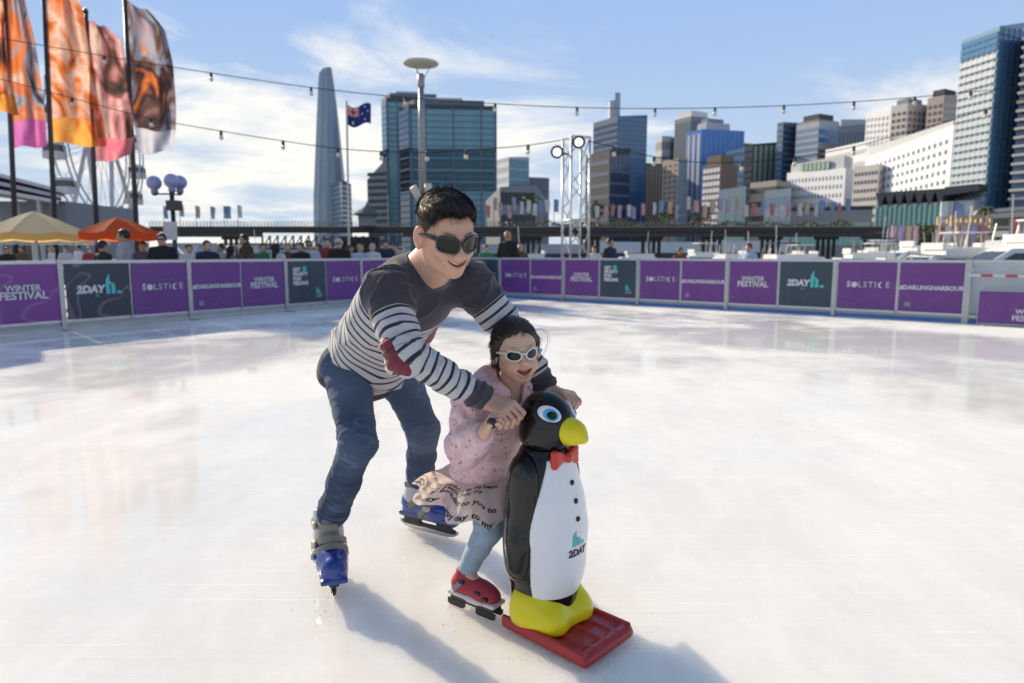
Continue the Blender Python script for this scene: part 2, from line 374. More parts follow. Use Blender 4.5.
# ================================================================ THE SETTING
def ice_material():
    m, nt, b = newmat('ice'); v = objco(nt)
    def mp(sc, rot=0.0):
        n = nd(nt, 'ShaderNodeMapping'); nt.links.new(v, n.inputs[0]); n.inputs['Scale'].default_value = sc; n.inputs['Rotation'].default_value = (0, 0, rot); return n.outputs[0]
    big = noise(nt, 0.28, 4, 0.55, v, 0.6); mid = noise(nt, 1.6, 6, 0.65, v, 0.4); fine = noise(nt, 26, 6, 0.7, v)
    sc1 = noise(nt, 5.0, 5, 0.7, mp((0.22, 3.0, 1), 0.75), 0.8); sc2 = noise(nt, 4.0, 5, 0.7, mp((0.2, 3.6, 1), 0.2), 1.2)
    sc = mth(nt, 'MULTIPLY', mth(nt, 'ADD', sc1, sc2), 0.5)
    w = nd(nt, 'ShaderNodeMapRange'); nt.links.new(mth(nt, 'ADD', mth(nt, 'MULTIPLY', big, 0.7), mth(nt, 'MULTIPLY', mid, 0.3)), w.inputs[0])
    w.inputs[1].default_value = 0.42; w.inputs[2].default_value = 0.60; w.interpolation_type = 'SMOOTHSTEP'   # 1 = wet film, 0 = frosted
    c = mixc_(nt, mid, (0.82, 0.815, 0.80), (0.92, 0.915, 0.90))
    c = mixc_(nt, mth(nt, 'MULTIPLY', w.outputs[0], 0.4), c, (0.84, 0.835, 0.82))
    f2 = nd(nt, 'ShaderNodeMapRange'); nt.links.new(sc, f2.inputs[0]); f2.inputs[1].default_value = 0.5; f2.inputs[2].default_value = 0.68
    c = mixc_(nt, mth(nt, 'MULTIPLY', f2.outputs[0], 0.5), c, (0.92, 0.92, 0.915))
    # skate cuts: thin curved lines, a little whiter than the ice round them
    cuts = None
    for rot, scl, off in ((0.8, 0.55, 0.0), (0.35, 0.42, 3.0), (-0.5, 0.36, 7.0)):
        wv = nd(nt, 'ShaderNodeTexWave', wave_type='BANDS'); nt.links.new(mp((1, 1, 1), rot), wv.inputs[0]); wv.inputs['Scale'].default_value = scl
        wv.inputs['Distortion'].default_value = 9.0; wv.inputs['Detail'].default_value = 1.0; wv.inputs['Detail Scale'].default_value = 0.25; wv.inputs['Phase Offset'].default_value = off
        t = nd(nt, 'ShaderNodeMapRange'); nt.links.new(wv.outputs['Fac'], t.inputs[0]); t.inputs[1].default_value = 0.9992; t.inputs[2].default_value = 1.0
        cuts = t.outputs[0] if cuts is None else mth(nt, 'MAXIMUM', cuts, t.outputs[0])
    cuts = mth(nt, 'MULTIPLY', cuts, mth(nt, 'GREATER_THAN', noise(nt, 0.7, 2, 0.5, mp((1, 1, 1), 1.0)), 0.5))
    c = mixc_(nt, mth(nt, 'MULTIPLY', cuts, 0.10), c, (0.95, 0.95, 0.95))
    scr = None
    for rot, off in ((0.75, 0.0), (0.35, 4.0), (1.25, 9.0), (-0.35, 14.0)):
        n_ = nd(nt, 'ShaderNodeMapping'); nt.links.new(v, n_.inputs[0]); n_.inputs['Scale'].default_value = (0.45, 26.0, 1); n_.inputs['Rotation'].default_value = (0, 0, rot); n_.inputs['Location'].default_value = (off, off*.7, 0)
        t = nd(nt, 'ShaderNodeMapRange'); nt.links.new(noise(nt, 2.2, 2, 0.5, n_.outputs[0], 0.25), t.inputs[0]); t.inputs[1].default_value = 0.665; t.inputs[2].default_value = 0.72; scr = t.outputs[0] if scr is None else mth(nt, 'MAXIMUM', scr, t.outputs[0])
    c = mixc_(nt, mth(nt, 'MULTIPLY', scr, 0.8), c, (0.97, 0.97, 0.96))
    # snow shavings: small bright crumbs and cloudy drifts; thin grey melt between them
    dr = nd(nt, 'ShaderNodeMapRange'); nt.links.new(noise(nt, 2.0, 9, 0.74, mp((1, .45, 1), 0.6), 0.1), dr.inputs[0]); dr.inputs[1].default_value = 0.40; dr.inputs[2].default_value = 0.66
    c = mixc_(nt, dr.outputs[0], mixc_(nt, 0.5, c, (0.66, 0.655, 0.64)), c)
    fl = nd(nt, 'ShaderNodeMapRange'); nt.links.new(noise(nt, 34, 5, 0.75, v, 0.5), fl.inputs[0]); fl.inputs[1].default_value = 0.56; fl.inputs[2].default_value = 0.70
    c = mixc_(nt, mth(nt, 'MULTIPLY', mth(nt, 'MULTIPLY', fl.outputs[0], dr.outputs[0]), 0.8), c, (0.97, 0.97, 0.965))
    nt.links.new(c, b.inputs['Base Color'])
    r = mth(nt, 'MULTIPLY_ADD', w.outputs[0], -0.30, 0.52); r = mth(nt, 'MULTIPLY_ADD', fine, 0.12, r)
    nt.links.new(r, b.inputs['Roughness'])
    b.inputs['IOR'].default_value = 1.31; b.inputs['Specular IOR Level'].default_value = 0.0; b.inputs['Subsurface Weight'].default_value = 0.8; b.inputs['Subsurface Radius'].default_value = (1.0, 1.0, 1.0); b.inputs['Subsurface Scale'].default_value = 0.30
    nt.links.new(mth(nt, 'MULTIPLY_ADD', w.outputs[0], 0.95, 0.05), b.inputs['Coat Weight'])
    nt.links.new(mth(nt, 'MULTIPLY_ADD', mid, 0.06, 0.03), b.inputs['Coat Roughness']); b.inputs['Coat IOR'].default_value = 1.33
    h = mth(nt, 'ADD', mth(nt, 'MULTIPLY_ADD', fl.outputs[0], 0.5, mth(nt, 'MULTIPLY', fine, 0.5)), mth(nt, 'ADD', mth(nt, 'MULTIPLY', sc, 0.8), mth(nt, 'MULTIPLY', scr, -0.5)))
    bumpn(nt, b, h, 0.30, 0.005)
    cb = nd(nt, 'ShaderNodeBump'); cb.inputs['Strength'].default_value = 0.05; cb.inputs['Distance'].default_value = 0.004; nt.links.new(mid, cb.inputs['Height']); nt.links.new(cb.outputs[0], b.inputs['Coat Normal'])
    return m
M_ice = ice_material()
LD = V3(0.578, 0.816, 0); LD = LD/np.linalg.norm(LD)
RD = V3(0.763, -0.647, 0); RD = RD/np.linalg.norm(RD)
L0 = V3(-7.02, 10.73, 0); R1 = V3(-0.33, 18.77, 0); SEC = 2.15
CORNER = R1-RD*1.10
# slide the left wall's run so that it ends in the corner
LN = V3(-LD[1], LD[0], 0); RN = V3(-RD[1], RD[0], 0)
E1 = CORNER+RD*26; E2 = CORNER-LD*32
ice = MB().prism([CORNER, E2, E2+RD*26, E1], -0.6, 0.0).build('ice_rink', M_ice); tag(ice, 'white scratched ice sheet with wet patches', kind='structure')
M_deck = pm('deck_edge', (0.30, 0.31, 0.33), 0.6, bump=0.2)
o1 = CORNER+LN*0.5+RN*0.5
deck = MB().prism([o1, o1-LD*34, o1-LD*34+RD*28, o1+RD*28], -0.30, -0.062).build('rink_deck', M_deck); tag(deck, kind='structure')
def paving():
    m, nt, b = newmat('plaza_paving'); v = objco(nt)
    br = nd(nt, 'ShaderNodeTexBrick'); nt.links.new(v, br.inputs[0]); br.inputs['Scale'].default_value = 1.0
    br.inputs['Color1'].default_value = (0.30, 0.28, 0.26, 1); br.inputs['Color2'].default_value = (0.36, 0.34, 0.31, 1); br.inputs['Mortar'].default_value = (0.16, 0.15, 0.14, 1)
    br.inputs['Mortar Size'].default_value = 0.008; br.inputs['Brick Width'].default_value = 0.6; br.inputs['Row Height'].default_value = 0.4
    nt.links.new(mixc_(nt, mth(nt, 'MULTIPLY', noise(nt, 1.3, 5, 0.6, v), 0.5), br.outputs[0], (0.2, 0.19, 0.18)), b.inputs['Base Color']); b.inputs['Roughness'].default_value = 0.75
    return m
M_pave = paving()
plaza = MB().prism([(-140, -60), (120, -60), (120, 26), (14, 26), (2, 34), (-14, 44), (-22, 95), (-140, 95)], -3.2, -0.12).build('plaza_pavement', M_pave); tag(plaza, kind='structure')
def water_mat():
    m, nt, b = newmat('harbour_water'); v = objco(nt)
    b.inputs['Base Color'].default_value = (0.02, 0.045, 0.06, 1); b.inputs['Roughness'].default_value = 0.12; b.inputs['IOR'].default_value = 1.33
    bumpn(nt, b, noise(nt, 0.9, 6, 0.6, v), 0.5, 0.25); return m
water = MB().add([(-4500, -300, 0), (4500, -300, 0), (4500, 7000, 0), (-4500, 7000, 0)], [(0, 1, 2, 3)]).build('harbour_water', water_mat(), world=False, loc=(0, 0, -3.0)); tag(water, kind='structure')
M_land = pm('quay_land', (0.20, 0.19, 0.17), 0.85, var=0.3, scale=0.05)
land = MB().prism([(112, 40), (500, 40), (1500, 900), (1500, 2600), (-1500, 2600), (-600, 700), (-330, 640), (60, 520), (96, 330), (92, 190)], -4, -1.0).build('far_shore', M_land); tag(land, kind='structure')
# ================================================================ RINK BARRIER
M_steel = pm('galvanised_steel', (0.42, 0.44, 0.46), 0.42, 0.75, 0.2, 14)
M_rail = pm('rail_steel', (0.50, 0.52, 0.55), 0.4, 0.6, 0.15, 9)
M_blue = pm('blue_kick_strip', (0.04, 0.17, 0.45), 0.4, var=0.2, scale=5)
M_kick = pm('grey_kick_board', (0.45, 0.46, 0.48), 0.5, var=0.2, scale=4)
def banner_mat(name, c1, c2, shape):
    m, nt, b = newmat(name); v = objco(nt)
    f = noise(nt, 1.3, 3, 0.5, v, 0.8); g = noise(nt, 1.7, 1, 0.4, v, 0.6)
    c = mixc_(nt, f, c1, c2)
    if shape:   # pale print swirls in the banner artwork
        t = nd(nt, 'ShaderNodeMapRange'); nt.links.new(mth(nt, 'ABSOLUTE', mth(nt, 'SUBTRACT', g, 0.52)), t.inputs[0]); t.inputs[1].default_value = 0.03; t.inputs[2].default_value = 0.0
        c = mixc_(nt, mth(nt, 'MULTIPLY', t.outputs[0], shape), c, (0.35, 0.32, 0.38))
    nt.links.new(c, b.inputs['Base Color']); b.inputs['Roughness'].default_value = 0.42
    bumpn(nt, b, mth(nt, 'ADD', noise(nt, 2.2, 3, 0.5, v), mth(nt, 'MULTIPLY', noise(nt, 0.9, 2, 0.5, v), 2.0)), 0.35, 0.03); return m
M_purple = banner_mat('purple_banner', (0.125, 0.030, 0.20), (0.19, 0.055, 0.28), 0.05)
M_purple2 = banner_mat('purple_banner_bright', (0.14, 0.03, 0.21), (0.30, 0.07, 0.34), 0.3)
M_navy = banner_mat('navy_banner', (0.018, 0.042, 0.068), (0.04, 0.075, 0.105), 0.05)
M_navy2 = banner_mat('navy_banner_swirl', (0.018, 0.03, 0.05), (0.05, 0.05, 0.085), 0.35)
M_white = pm('white_print', (0.64, 0.63, 0.67), 0.5, var=0.03)
M_teal = pm('teal_print', (0.05, 0.50, 0.50), 0.5, var=0.1)
M_dim = pm('dim_print', (0.30, 0.22, 0.36), 0.5, var=0.05)
UP = Matrix(((1, 0, 0, 0), (0, 0, -1, 0), (0, 1, 0, 0), (0, 0, 0, 1)))       # text plane XY -> XZ facing -Y
_tm = {}
def tmesh(body, size, x, z, mat, align='CENTER', bold=0.0, shear=0.0, spacing=1.0, y=-0.034):
    k = (body, size, x, z, mat.name, align)
    if k not in _tm:
        me = text_mesh('lettering', body, size, 0.0015, align, shear, bold, spacing); me.transform(Matrix.Translation((x, y, z)) @ UP); me.materials.append(mat); _tm[k] = me
    return _tm[k]
def shapes(polys, mat, name, y=-0.0355):
    k = (name, mat.name)
    if k not in _tm:
        b = MB()
        for p in polys:
            n = len(p); b.add([(x, y-0.0015, z) for x, z in p]+[(x, y, z) for x, z in p], [tuple(range(n))]+[(i, n+i, n+(i+1) % n, (i+1) % n) for i in range(n)])
        me = b.mesh(name); me.materials.append(mat); _tm[k] = me
    return _tm[k]
def disc(cx, cz, r, n=20): return [(cx+r*math.cos(2*math.pi*i/n), cz+r*math.sin(2*math.pi*i/n)) for i in range(n)]
PW, PZ0, PZ1 = 1.0, 0.158, 1.042
def panel_parts(kind, root, x0):
    """one banner with its print; x0 is its left edge along the section"""
    mats = dict(sol=M_purple, dh=M_purple, wf=M_purple, wf2=M_purple2, day=M_navy2, day2=M_navy, get=M_navy)
    if kind not in _tm:
        NX, NZ = 8, 6; b = MB(); vs = []
        for side in (0, 1):
            for j in range(NZ+1):
                for i in range(NX+1):
                    x = PW*i/NX; z = PZ0+(PZ1-PZ0)*j/NZ
                    y = -0.024+0.006*math.sin(3.1*x+5*z+len(kind))*math.sin(math.pi*i/NX)
                    vs.append((x, y+(0.003 if side else 0), z))
        q = lambda i, j, s_: s_*(NX+1)*(NZ+1)+j*(NX+1)+i
        fs = [(q(i, j, 0), q(i+1, j, 0), q(i+1, j+1, 0), q(i, j+1, 0)) for i in range(NX) for j in range(NZ)]+[(q(i, j+1, 1), q(i+1, j+1, 1), q(i+1, j, 1), q(i, j, 1)) for i in range(NX) for j in range(NZ)]
        me = b.add(vs, fs).mesh('banner_panel', True); me.materials.append(mats[kind]); _tm[kind] = me
    p = mobj('banner_panel', _tm[kind], None, root, (x0, 0, 0)); zc = 0.62
    add = lambda me, nm='lettering': mobj(nm, me, None, p)
    if kind in ('wf', 'wf2'):
        add(tmesh('WINTER', 0.125, 0.5, zc+0.06, M_white, bold=0.003)); add(tmesh('FESTIVAL', 0.16, 0.5, zc-0.055, M_white, bold=0.005)); add(tmesh('DESTINATION NSW', 0.035, 0.2, 0.27, M_dim))
    elif kind in ('day', 'day2'):
        add(tmesh('2DAY', 0.165, 0.36, zc, M_white, bold=0.010, shear=0.15)); add(tmesh('FM', 0.055, 0.46, zc-0.11, M_teal))
        z = zc-0.08
        add(shapes([[(0.60, z), (0.665, z), (0.665, z+0.30), (0.655, z+0.33), (0.60, z+0.23)], [(0.685, z), (0.75, z), (0.75, z+0.15), (0.685, z+0.20)], [(0.665, z+0.17), (0.685, z+0.16), (0.685, z+0.20), (0.665, z+0.21)], [(0.775, z), (0.85, z), (0.85, z+0.05), (0.775, z+0.05)]], M_teal, 'bar_logo'), 'logo')
    elif kind == 'sol':
        add(tmesh('S', 0.15, 0.195, zc, M_white, bold=0.004)); add(shapes([disc(0.295, zc, 0.053)], M_white, 'round_letter'), 'lettering'); add(tmesh('LSTI', 0.15, 0.515, zc, M_white, spacing=1.2))
        cres = [(0.750+0.052*math.cos(a), zc+0.056*math.sin(a)) for a in np.linspace(1.0, 5.3, 12)]+[(0.772+0.040*math.cos(a), zc+0.046*math.sin(a)) for a in np.linspace(5.2, 1.1, 12)]
        add(shapes([cres], M_white, 'crescent_letter')); add(tmesh('E', 0.15, 0.86, zc, M_white))
        add(tmesh('HARBOUR', 0.05, 0.52, zc+0.12, M_dim, spacing=2.0)); add(tmesh('NSW   presents', 0.04, 0.2, 0.27, M_dim))
    elif kind == 'dh':
        add(tmesh('#DARLINGHARBOUR', 0.104, 0.5, zc-0.03, M_white, bold=0.004)); add(shapes([[(0.10, 0.24), (0.20, 0.24), (0.20, 0.33), (0.10, 0.33)]], M_dim, 'square_logo'), 'logo'); add(tmesh('place management', 0.04, 0.36, 0.26, M_dim))
    else:
        for i, t in enumerate(('GET', 'FROSTY', 'FUN', 'FEELING')): add(tmesh(t, 0.105, 0.12, 0.86-0.095*i, M_white, 'LEFT', bold=0.006))
        star = [(0.42+(0.09 if i % 2 == 0 else 0.035)*math.cos(i*math.pi/8), 0.87+(0.09 if i % 2 == 0 else 0.035)*math.sin(i*math.pi/8)) for i in range(16)]
        add(shapes([star], M_teal, 'splash_print', -0.033), 'emblem')
        add(shapes([[(0.72, 0.33), (0.76, 0.33), (0.76, 0.49), (0.72, 0.44)], [(0.775, 0.33), (0.815, 0.33), (0.815, 0.41), (0.775, 0.44)], [(0.83, 0.33), (0.86, 0.33), (0.86, 0.35), (0.83, 0.35)]], M_teal, 'small_bar_logo'), 'logo'); add(tmesh('2DAY', 0.07, 0.80, 0.285, M_white))
def section(P, D, kinds, label, first=True, length=SEC, strip=M_blue):
    rz = math.atan2(D[1], D[0]); r = empty('rink_barrier', P, label, 'barrier', 'barrier sections round the rink', rz)
    for nm, b in (('post', MB().box((0, 0, 0.545), (0.075, 0.09, 1.09)).box((0, 0, 0.006), (0.11, 0.5, 0.012))),
                  ('middle_post', MB().box((length/2, 0.0, 0.58), (0.045, 0.045, 0.96))),
                  ('top_rail', MB().box((length/2, 0, 1.065), (length-0.079, 0.05, 0.05))),
                  ('bottom_rail', MB().box((length/2, 0, 0.135), (length-0.079, 0.045, 0.045)))):
        b.build(nm, M_rail if 'rail' in nm else M_steel, r, world=False)
    MB().box((length/2, 0.012, 0.088), (length-0.079, 0.02, 0.046)).build('kick_board', M_kick, r, world=False)
    MB().box((length/2, -0.012, 0.034), (length-0.079, 0.05, 0.06)).build('base_strip', strip, r, world=False)
    w = length/2
    for i, k in enumerate(kinds):
        if k: panel_parts(k, r, i*w+(0.06 if i == 0 else 0.035))
    return r
nL = 4
LS = CORNER-LD*SEC*nL
P0L = [ground(68, 330)-LD*SEC, ground(68, 330), ground(197.5, 319.7), ground(300.5, 310.7)]
kl = [('dh', 'wf2'), ('day', 'sol'), ('dh', 'wf'), ('get', 'sol'), ('dh', 'wf')]
ll = ['rink barrier section cut by the left edge, purple festival banner in view', 'rink barrier section with navy banner then purple banner, under the orange parasol',
      'rink barrier section with two purple banners, second from the left edge', 'rink barrier section with navy slogan banner, behind the striped sweater back', 'rink barrier section hidden mostly behind the striped sweater, nearest the far corner']
lstart = L0-LD*SEC; nsec = int(round(np.linalg.norm(CORNER-lstart)/SEC))
LEN = np.linalg.norm(CORNER-lstart)/nsec; WD = nrm(CORNER-lstart)
kinds_left = [('dh', 'wf2'), ('day', 'sol'), ('dh', 'wf'), ('get', 'sol'), ('dh', 'wf'), ('day2', 'sol')]
for i in range(nsec):
    section(lstart+WD*LEN*i, WD, kinds_left[i % 6], ll[i] if i < 5 else 'rink barrier section hidden behind the bending skater, at the far corner', length=LEN, strip=M_kick)  # base strips coloured grey instead of blue for the shade along this wall
section(CORNER, RD, ('get',), 'short rink barrier with navy banner, right after the far corner', length=1.10)
# the single-banner section has no middle post
for o in [o for o in S.objects if o.name.startswith('middle_post') and o.parent and o.parent.get('label', '').startswith('short rink')]: bpy.data.objects.remove(o)
kr = [('sol', 'dh'), ('wf', 'get'), ('sol', 'dh'), ('wf', 'day2'), ('sol', 'dh')]
lr = ['rink barrier with two purple banners just left of the truss tower', 'rink barrier with purple then navy slogan banner, right of the truss tower', 'rink barrier with two purple banners in the middle of the right run',
      'rink barrier with purple banner then navy banner with teal bars', 'rink barrier with two purple banners left of the clear gate panel']
for i in range(5): section(R1+RD*SEC*i, RD, kr[i], lr[i])
# clear gate at the right end, with striped tape and a low purple banner standing in front of it
G0 = R1+RD*SEC*5
M_clear, _nt, _b = newmat('clear_sheet'); _b.inputs['Base Color'].default_value = (0.75, 0.82, 0.84, 1); _b.inputs['Roughness'].default_value = 0.15; _b.inputs['Transmission Weight'].default_value = 0.0; _b.inputs['Alpha'].default_value = 0.35
_f = noise(_nt, 1.5, 4, 0.6, objco(_nt)); _nt.links.new(mth(_nt, 'MULTIPLY_ADD', _f, 0.35, 0.15), _b.inputs['Alpha'])
gate = empty('rink_gate', G0, 'clear panel gate in grey frame at the right end of the rink', 'gate', rz=math.atan2(RD[1], RD[0]))
for nm, b, mt in (('post', MB().box((0, 0, 0.55), (0.10, 0.10, 1.10)), M_steel), ('post', MB().box((2.2, 0, 0.55), (0.10, 0.10, 1.10)), M_steel), ('top_rail', MB().box((1.1, 0, 1.065), (2.096, 0.05, 0.05)), M_rail), ('bottom_rail', MB().box((1.1, 0, 0.12), (2.096, 0.05, 0.05)), M_rail),
                  ('clear_sheet', MB().box((1.1, 0.01, 0.6), (2.08, 0.008, 0.86)), M_clear), ('blue_base_strip', MB().box((1.1, -0.012, 0.034), (2.096, 0.05, 0.06)), M_blue)):
    b.build(nm, mt, gate, world=False)
M_red = pm('red_tape', (0.55, 0.05, 0.07), 0.5); tape = empty('barrier_tape', G0-RN*0.09+V3(0, 0, 0.83), 'red and white striped tape stretched across the clear gate', 'tape', rz=math.atan2(RD[1], RD[0]))
for i in range(12): MB().box((0.1+0.17*i, 0, 0), (0.17, 0.003, 0.045)).build('stripe', M_white if i % 2 == 0 else M_red, tape, world=False)
pg = ground(976, 325); RDg = nrm((0.80, -0.60, 0))
lb = empty('low_banner_board', pg, 'low purple banner board in front of the clear gate, at the right edge', 'banner', rz=math.atan2(RDg[1], RDg[0]))
MB().box((0.65, 0.015, 0.30), (1.3, 0.03, 0.56)).build('board', M_kick, lb, world=False)
bp = MB().box((0.65, -0.004, 0.31), (1.28, 0.006, 0.53)).build('banner_panel', M_purple, lb, world=False)
for t, s_, z in (('WINTER', 0.105, 0.25), ('FESTIVAL', 0.12, 0.14)):
    me = text_mesh('lettering', t, s_, 0.001, 'CENTER', 0, 0.003); me.transform(Matrix.Translation((0.72, -0.0095, z)) @ UP); me.materials.append(M_white); mobj('lettering', me, None, bp)
for x in (0.1, 1.2): MB().box((x, 0.02, 0.010), (0.06, 0.24, 0.02)).build('foot', M_steel, lb, world=False)
# grey site fence of corrugated sheets behind the gate
sf = empty('sheet_fence', G0+RN*1.2+V3(0, 0, -0.12), 'grey corrugated sheet fence seen through the clear gate', 'fence', rz=math.atan2(RD[1], RD[0]))
M_sheet = pm('grey_sheet', (0.33, 0.40, 0.42), 0.5, 0.2)
for i in range(18): MB().box((0.0+0.14*i, 0.012*(i % 2), 0.55), (0.138, 0.02, 1.1)).build('corrugated_sheet', M_sheet, sf, world=False)
MB().box((1.2, -0.02, 1.13), (2.6, 0.05, 0.05)).build('top_rail', M_rail, sf, world=False)
# ================================================================ THE CITY BEYOND THE HARBOUR
def glass(name, col, rough=0.12, var=0.35, scale=0.08, metal=0.0, spec=0.8):
    m, nt, b = newmat(name); v = objco(nt); f = noise(nt, scale, 3, 0.6, v)
    nt.links.new(mixc_(nt, f, tuple(x*(1-var) for x in col), tuple(x*(1+var) for x in col)), b.inputs['Base Color'])
    b.inputs['Roughness'].default_value = rough; b.inputs['Specular IOR Level'].default_value = spec; b.inputs['Metallic'].default_value = metal
    return m
def wall(name, col, rough=0.8, var=0.12): return pm(name, col, rough, 0, var, 0.15)
G_dark = glass('dark_window_glass', (0.03, 0.04, 0.05)); G_blue = glass('blue_tower_glass', (0.055, 0.17, 0.31)); G_teal = glass('teal_tower_glass', (0.06, 0.26, 0.36), 0.22)
G_bright = glass('bright_blue_glass', (0.02, 0.20, 0.58), 0.25, 0.1); G_pale = glass('pale_blue_glass', (0.22, 0.34, 0.45), 0.15, 0.2); G_navy = glass('navy_glass', (0.025, 0.07, 0.16), 0.15)
G_crown = glass('slim_tower_glass', (0.20, 0.29, 0.41), 0.22, 0.15); G_green = glass('pale_green_glass', (0.28, 0.40, 0.33), 0.25, 0.2); G_turq = glass('turquoise_glass', (0.22, 0.48, 0.46), 0.2, 0.25)
G_white = glass('white_sky_glass', (0.55, 0.60, 0.64), 0.25, 0.3, 0.05); G_edge = glass('clear_blue_glass', (0.06, 0.22, 0.42), 0.12, 0.2)
C_white = wall('white_render', (0.70, 0.73, 0.79)); C_cream = wall('cream_concrete', (0.60, 0.58, 0.56)); C_tan = wall('tan_concrete', (0.38, 0.33, 0.29)); C_brown = wall('brown_concrete', (0.15, 0.11, 0.10))
C_grey = wall('grey_concrete', (0.24, 0.265, 0.30)); C_dark = wall('dark_cladding', (0.07, 0.078, 0.092)); C_lgrey = wall('light_grey_concrete', (0.46, 0.49, 0.54)); C_pink = wall('pink_brick', (0.50, 0.40, 0.38))
C_mid = wall('mid_grey_cladding', (0.13, 0.175, 0.235)); C_fin = wall('maroon_fins', (0.16, 0.06, 0.075)); C_bluegrey = wall('blue_grey_cladding', (0.12, 0.17, 0.24))
class Tower:
    """a building whose visible faces run through pixel columns at given distances"""
    def __init__(s, name, label, corners, ytop, depth=30, mat=C_grey, z0=-1.05, cat='building', yref=215, group=None, lit=None, flat=True):
        s.pts = [at(px, yref, Y)[:2] for px, Y in corners]
        yt = ytop if hasattr(ytop, '__len__') else [ytop]*len(corners)
        s.zt = [at(c[0], y, c[1])[2] for c, y in zip(corners, yt)]
        if lit:   # the street grid runs askew: the left face recedes along (lit, -1)
            d = nrm((lit, -1.0)); r_ = ray(corners[0][0], yref); ul = r_[0]/r_[1]; pr = s.pts[1]
            s_ = (pr[0]-ul*pr[1])/(d[0]-ul*d[1]); s.pts[0] = pr-s_*d[:2]; s.zt[0] = s.zt[1] if flat else at(corners[0][0], yt[0], s.pts[0][1])[2]
        back = [p+nrm(p)*depth for p in reversed(s.pts)]; poly = list(s.pts)+back; zs = s.zt+list(reversed(s.zt))
        s.base = V3(*np.mean(s.pts, 0), z0); s.z0 = z0
        s.root = empty(name, s.base, label, cat, group)
        MB().prism(poly, z0, zs).build('wall', mat, s.root); s.poly = poly
    def face(s, i):
        a, b = s.pts[i], s.pts[i+1]; d = b-a; L = np.linalg.norm(d); d = d/L; n = V3(d[1], -d[0], 0)
        return a, d, L, n, s.zt[i], s.zt[i+1], math.atan2(d[1], d[0])
    def grid(s, i, cols, rows, mat, zlo=0.06, zhi=0.96, fw=0.5, fh=0.5, name='window', m=0.03, pr=0.12, skip=None):
        a, d, L, n, za, zb, rz = s.face(i); cw = L*(1-2*m)/cols
        me = None
        for c in range(cols):
            t = m*L+cw*(c+0.5); zt = za+(zb-za)*t/L; H = zt-s.z0
            ch = H*(zhi-zlo)/rows
            if me is None:
                me = MB().box((0, 0, 0), (cw*fw, 2*pr, ch*fh)).mesh(name); me.materials.append(mat)
            for r in range(rows):
                if skip and skip(c, r): continue
                p = V3(*(a+d*t), s.z0+H*zlo+ch*(r+0.5))-s.base
                mobj(name, me, None, s.root, p, rz)
    def bands(s, i, rows, mat, zlo=0.05, zhi=0.98, fh=0.55, name='window_band', m=0.02, pr=0.15, m2=None):
        s.grid(i, 1, rows, mat, zlo, zhi, 1.0, fh, name, m, pr)
    def fins(s, i, cols, mat, zlo=0.0, zhi=1.0, fw=0.2, name='fin', m=0.01, pr=0.25): s.grid(i, cols, 1, mat, zlo, zhi, fw, 1.0, name, m, pr)
    def roof(s, dz, inset, mat, name='roof_plant', part=(0, 1)):
        P = np.array(s.poly); c = P.mean(0); q = c+(P-c)*(1-inset); k = part
        if part != (0, 1):
            lo, hi = P[:, 0].min(), P[:, 0].max(); q[:, 0] = np.clip(q[:, 0], lo+(hi-lo)*k[0], lo+(hi-lo)*k[1])
        z = max(s.zt); return MB().prism([tuple(x) for x in q], min(s.zt)-0.5, z+dz).build(name, mat, s.root)
# --- slim curved tower (far left of the skyline)
def slim_tower():
    Y = 1050; r = empty('skyscraper', (*at(328, 222, Y)[:2], -1.05), 'slim curved blue glass skyscraper tapering upward, tallest on the skyline', 'skyscraper')
    rows = [(224, 311.5, 346), (200, 312, 345), (170, 313.5, 342.5), (140, 315, 339.5), (110, 316.5, 336.5), (85, 318, 333.5), (70, 319, 331)]
    rings = []
    for k, (y, xl, xr) in enumerate(rows):
        a = at(xl, y, Y); b = at(xr, y, Y); w = b[0]-a[0]; z = a[2] if k else -1.05; tw = 0.25*k/6
        ring = []
        for q in range(12):
            an = 2*math.pi*q/12+tw; ring.append(((a[0]+b[0])/2+w/2*math.cos(an)*(1.0 if q % 2 else 0.985), Y+w*0.45*math.sin(an)+w*0.2, z+(4*math.sin(an*1+2.0) if k == 6 else 0)))
        rings.append(ring)
    for nm, sel, mt in (('glass_face', range(6, 9), G_pale), ('glass_face', range(9, 12), G_crown), ('glass_face', range(0, 6), G_blue)):
        b = MB()
        for k in range(len(rings)-1):
            for q in sel: b.add([rings[k][q], rings[k][(q+1) % 12], rings[k+1][(q+1) % 12], rings[k+1][q]], [(0, 1, 2, 3)])
        b.build(nm, mt, r)
    MB().add(rings[-1], [tuple(range(12))]).build('roof', C_lgrey, r)
    for q in (6, 8, 9, 11):   # ribs that run up the petals
        MB().tube([V3(*rg[q])+V3(0, -0.6, 0) for rg in rings], 0.8, 4).build('rib', C_lgrey, r)
slim_tower()
t = Tower('apartment_tower', 'low blue glass annexe at the foot of the slim skyscraper', [(324, 1000), (343, 985), (352, 1020)], [182, 182, 184], 30, C_bluegrey, lit=0.55); t.bands(0, 14, G_pale); t.bands(1, 14, G_blue); t.roof(3, .15, C_grey)
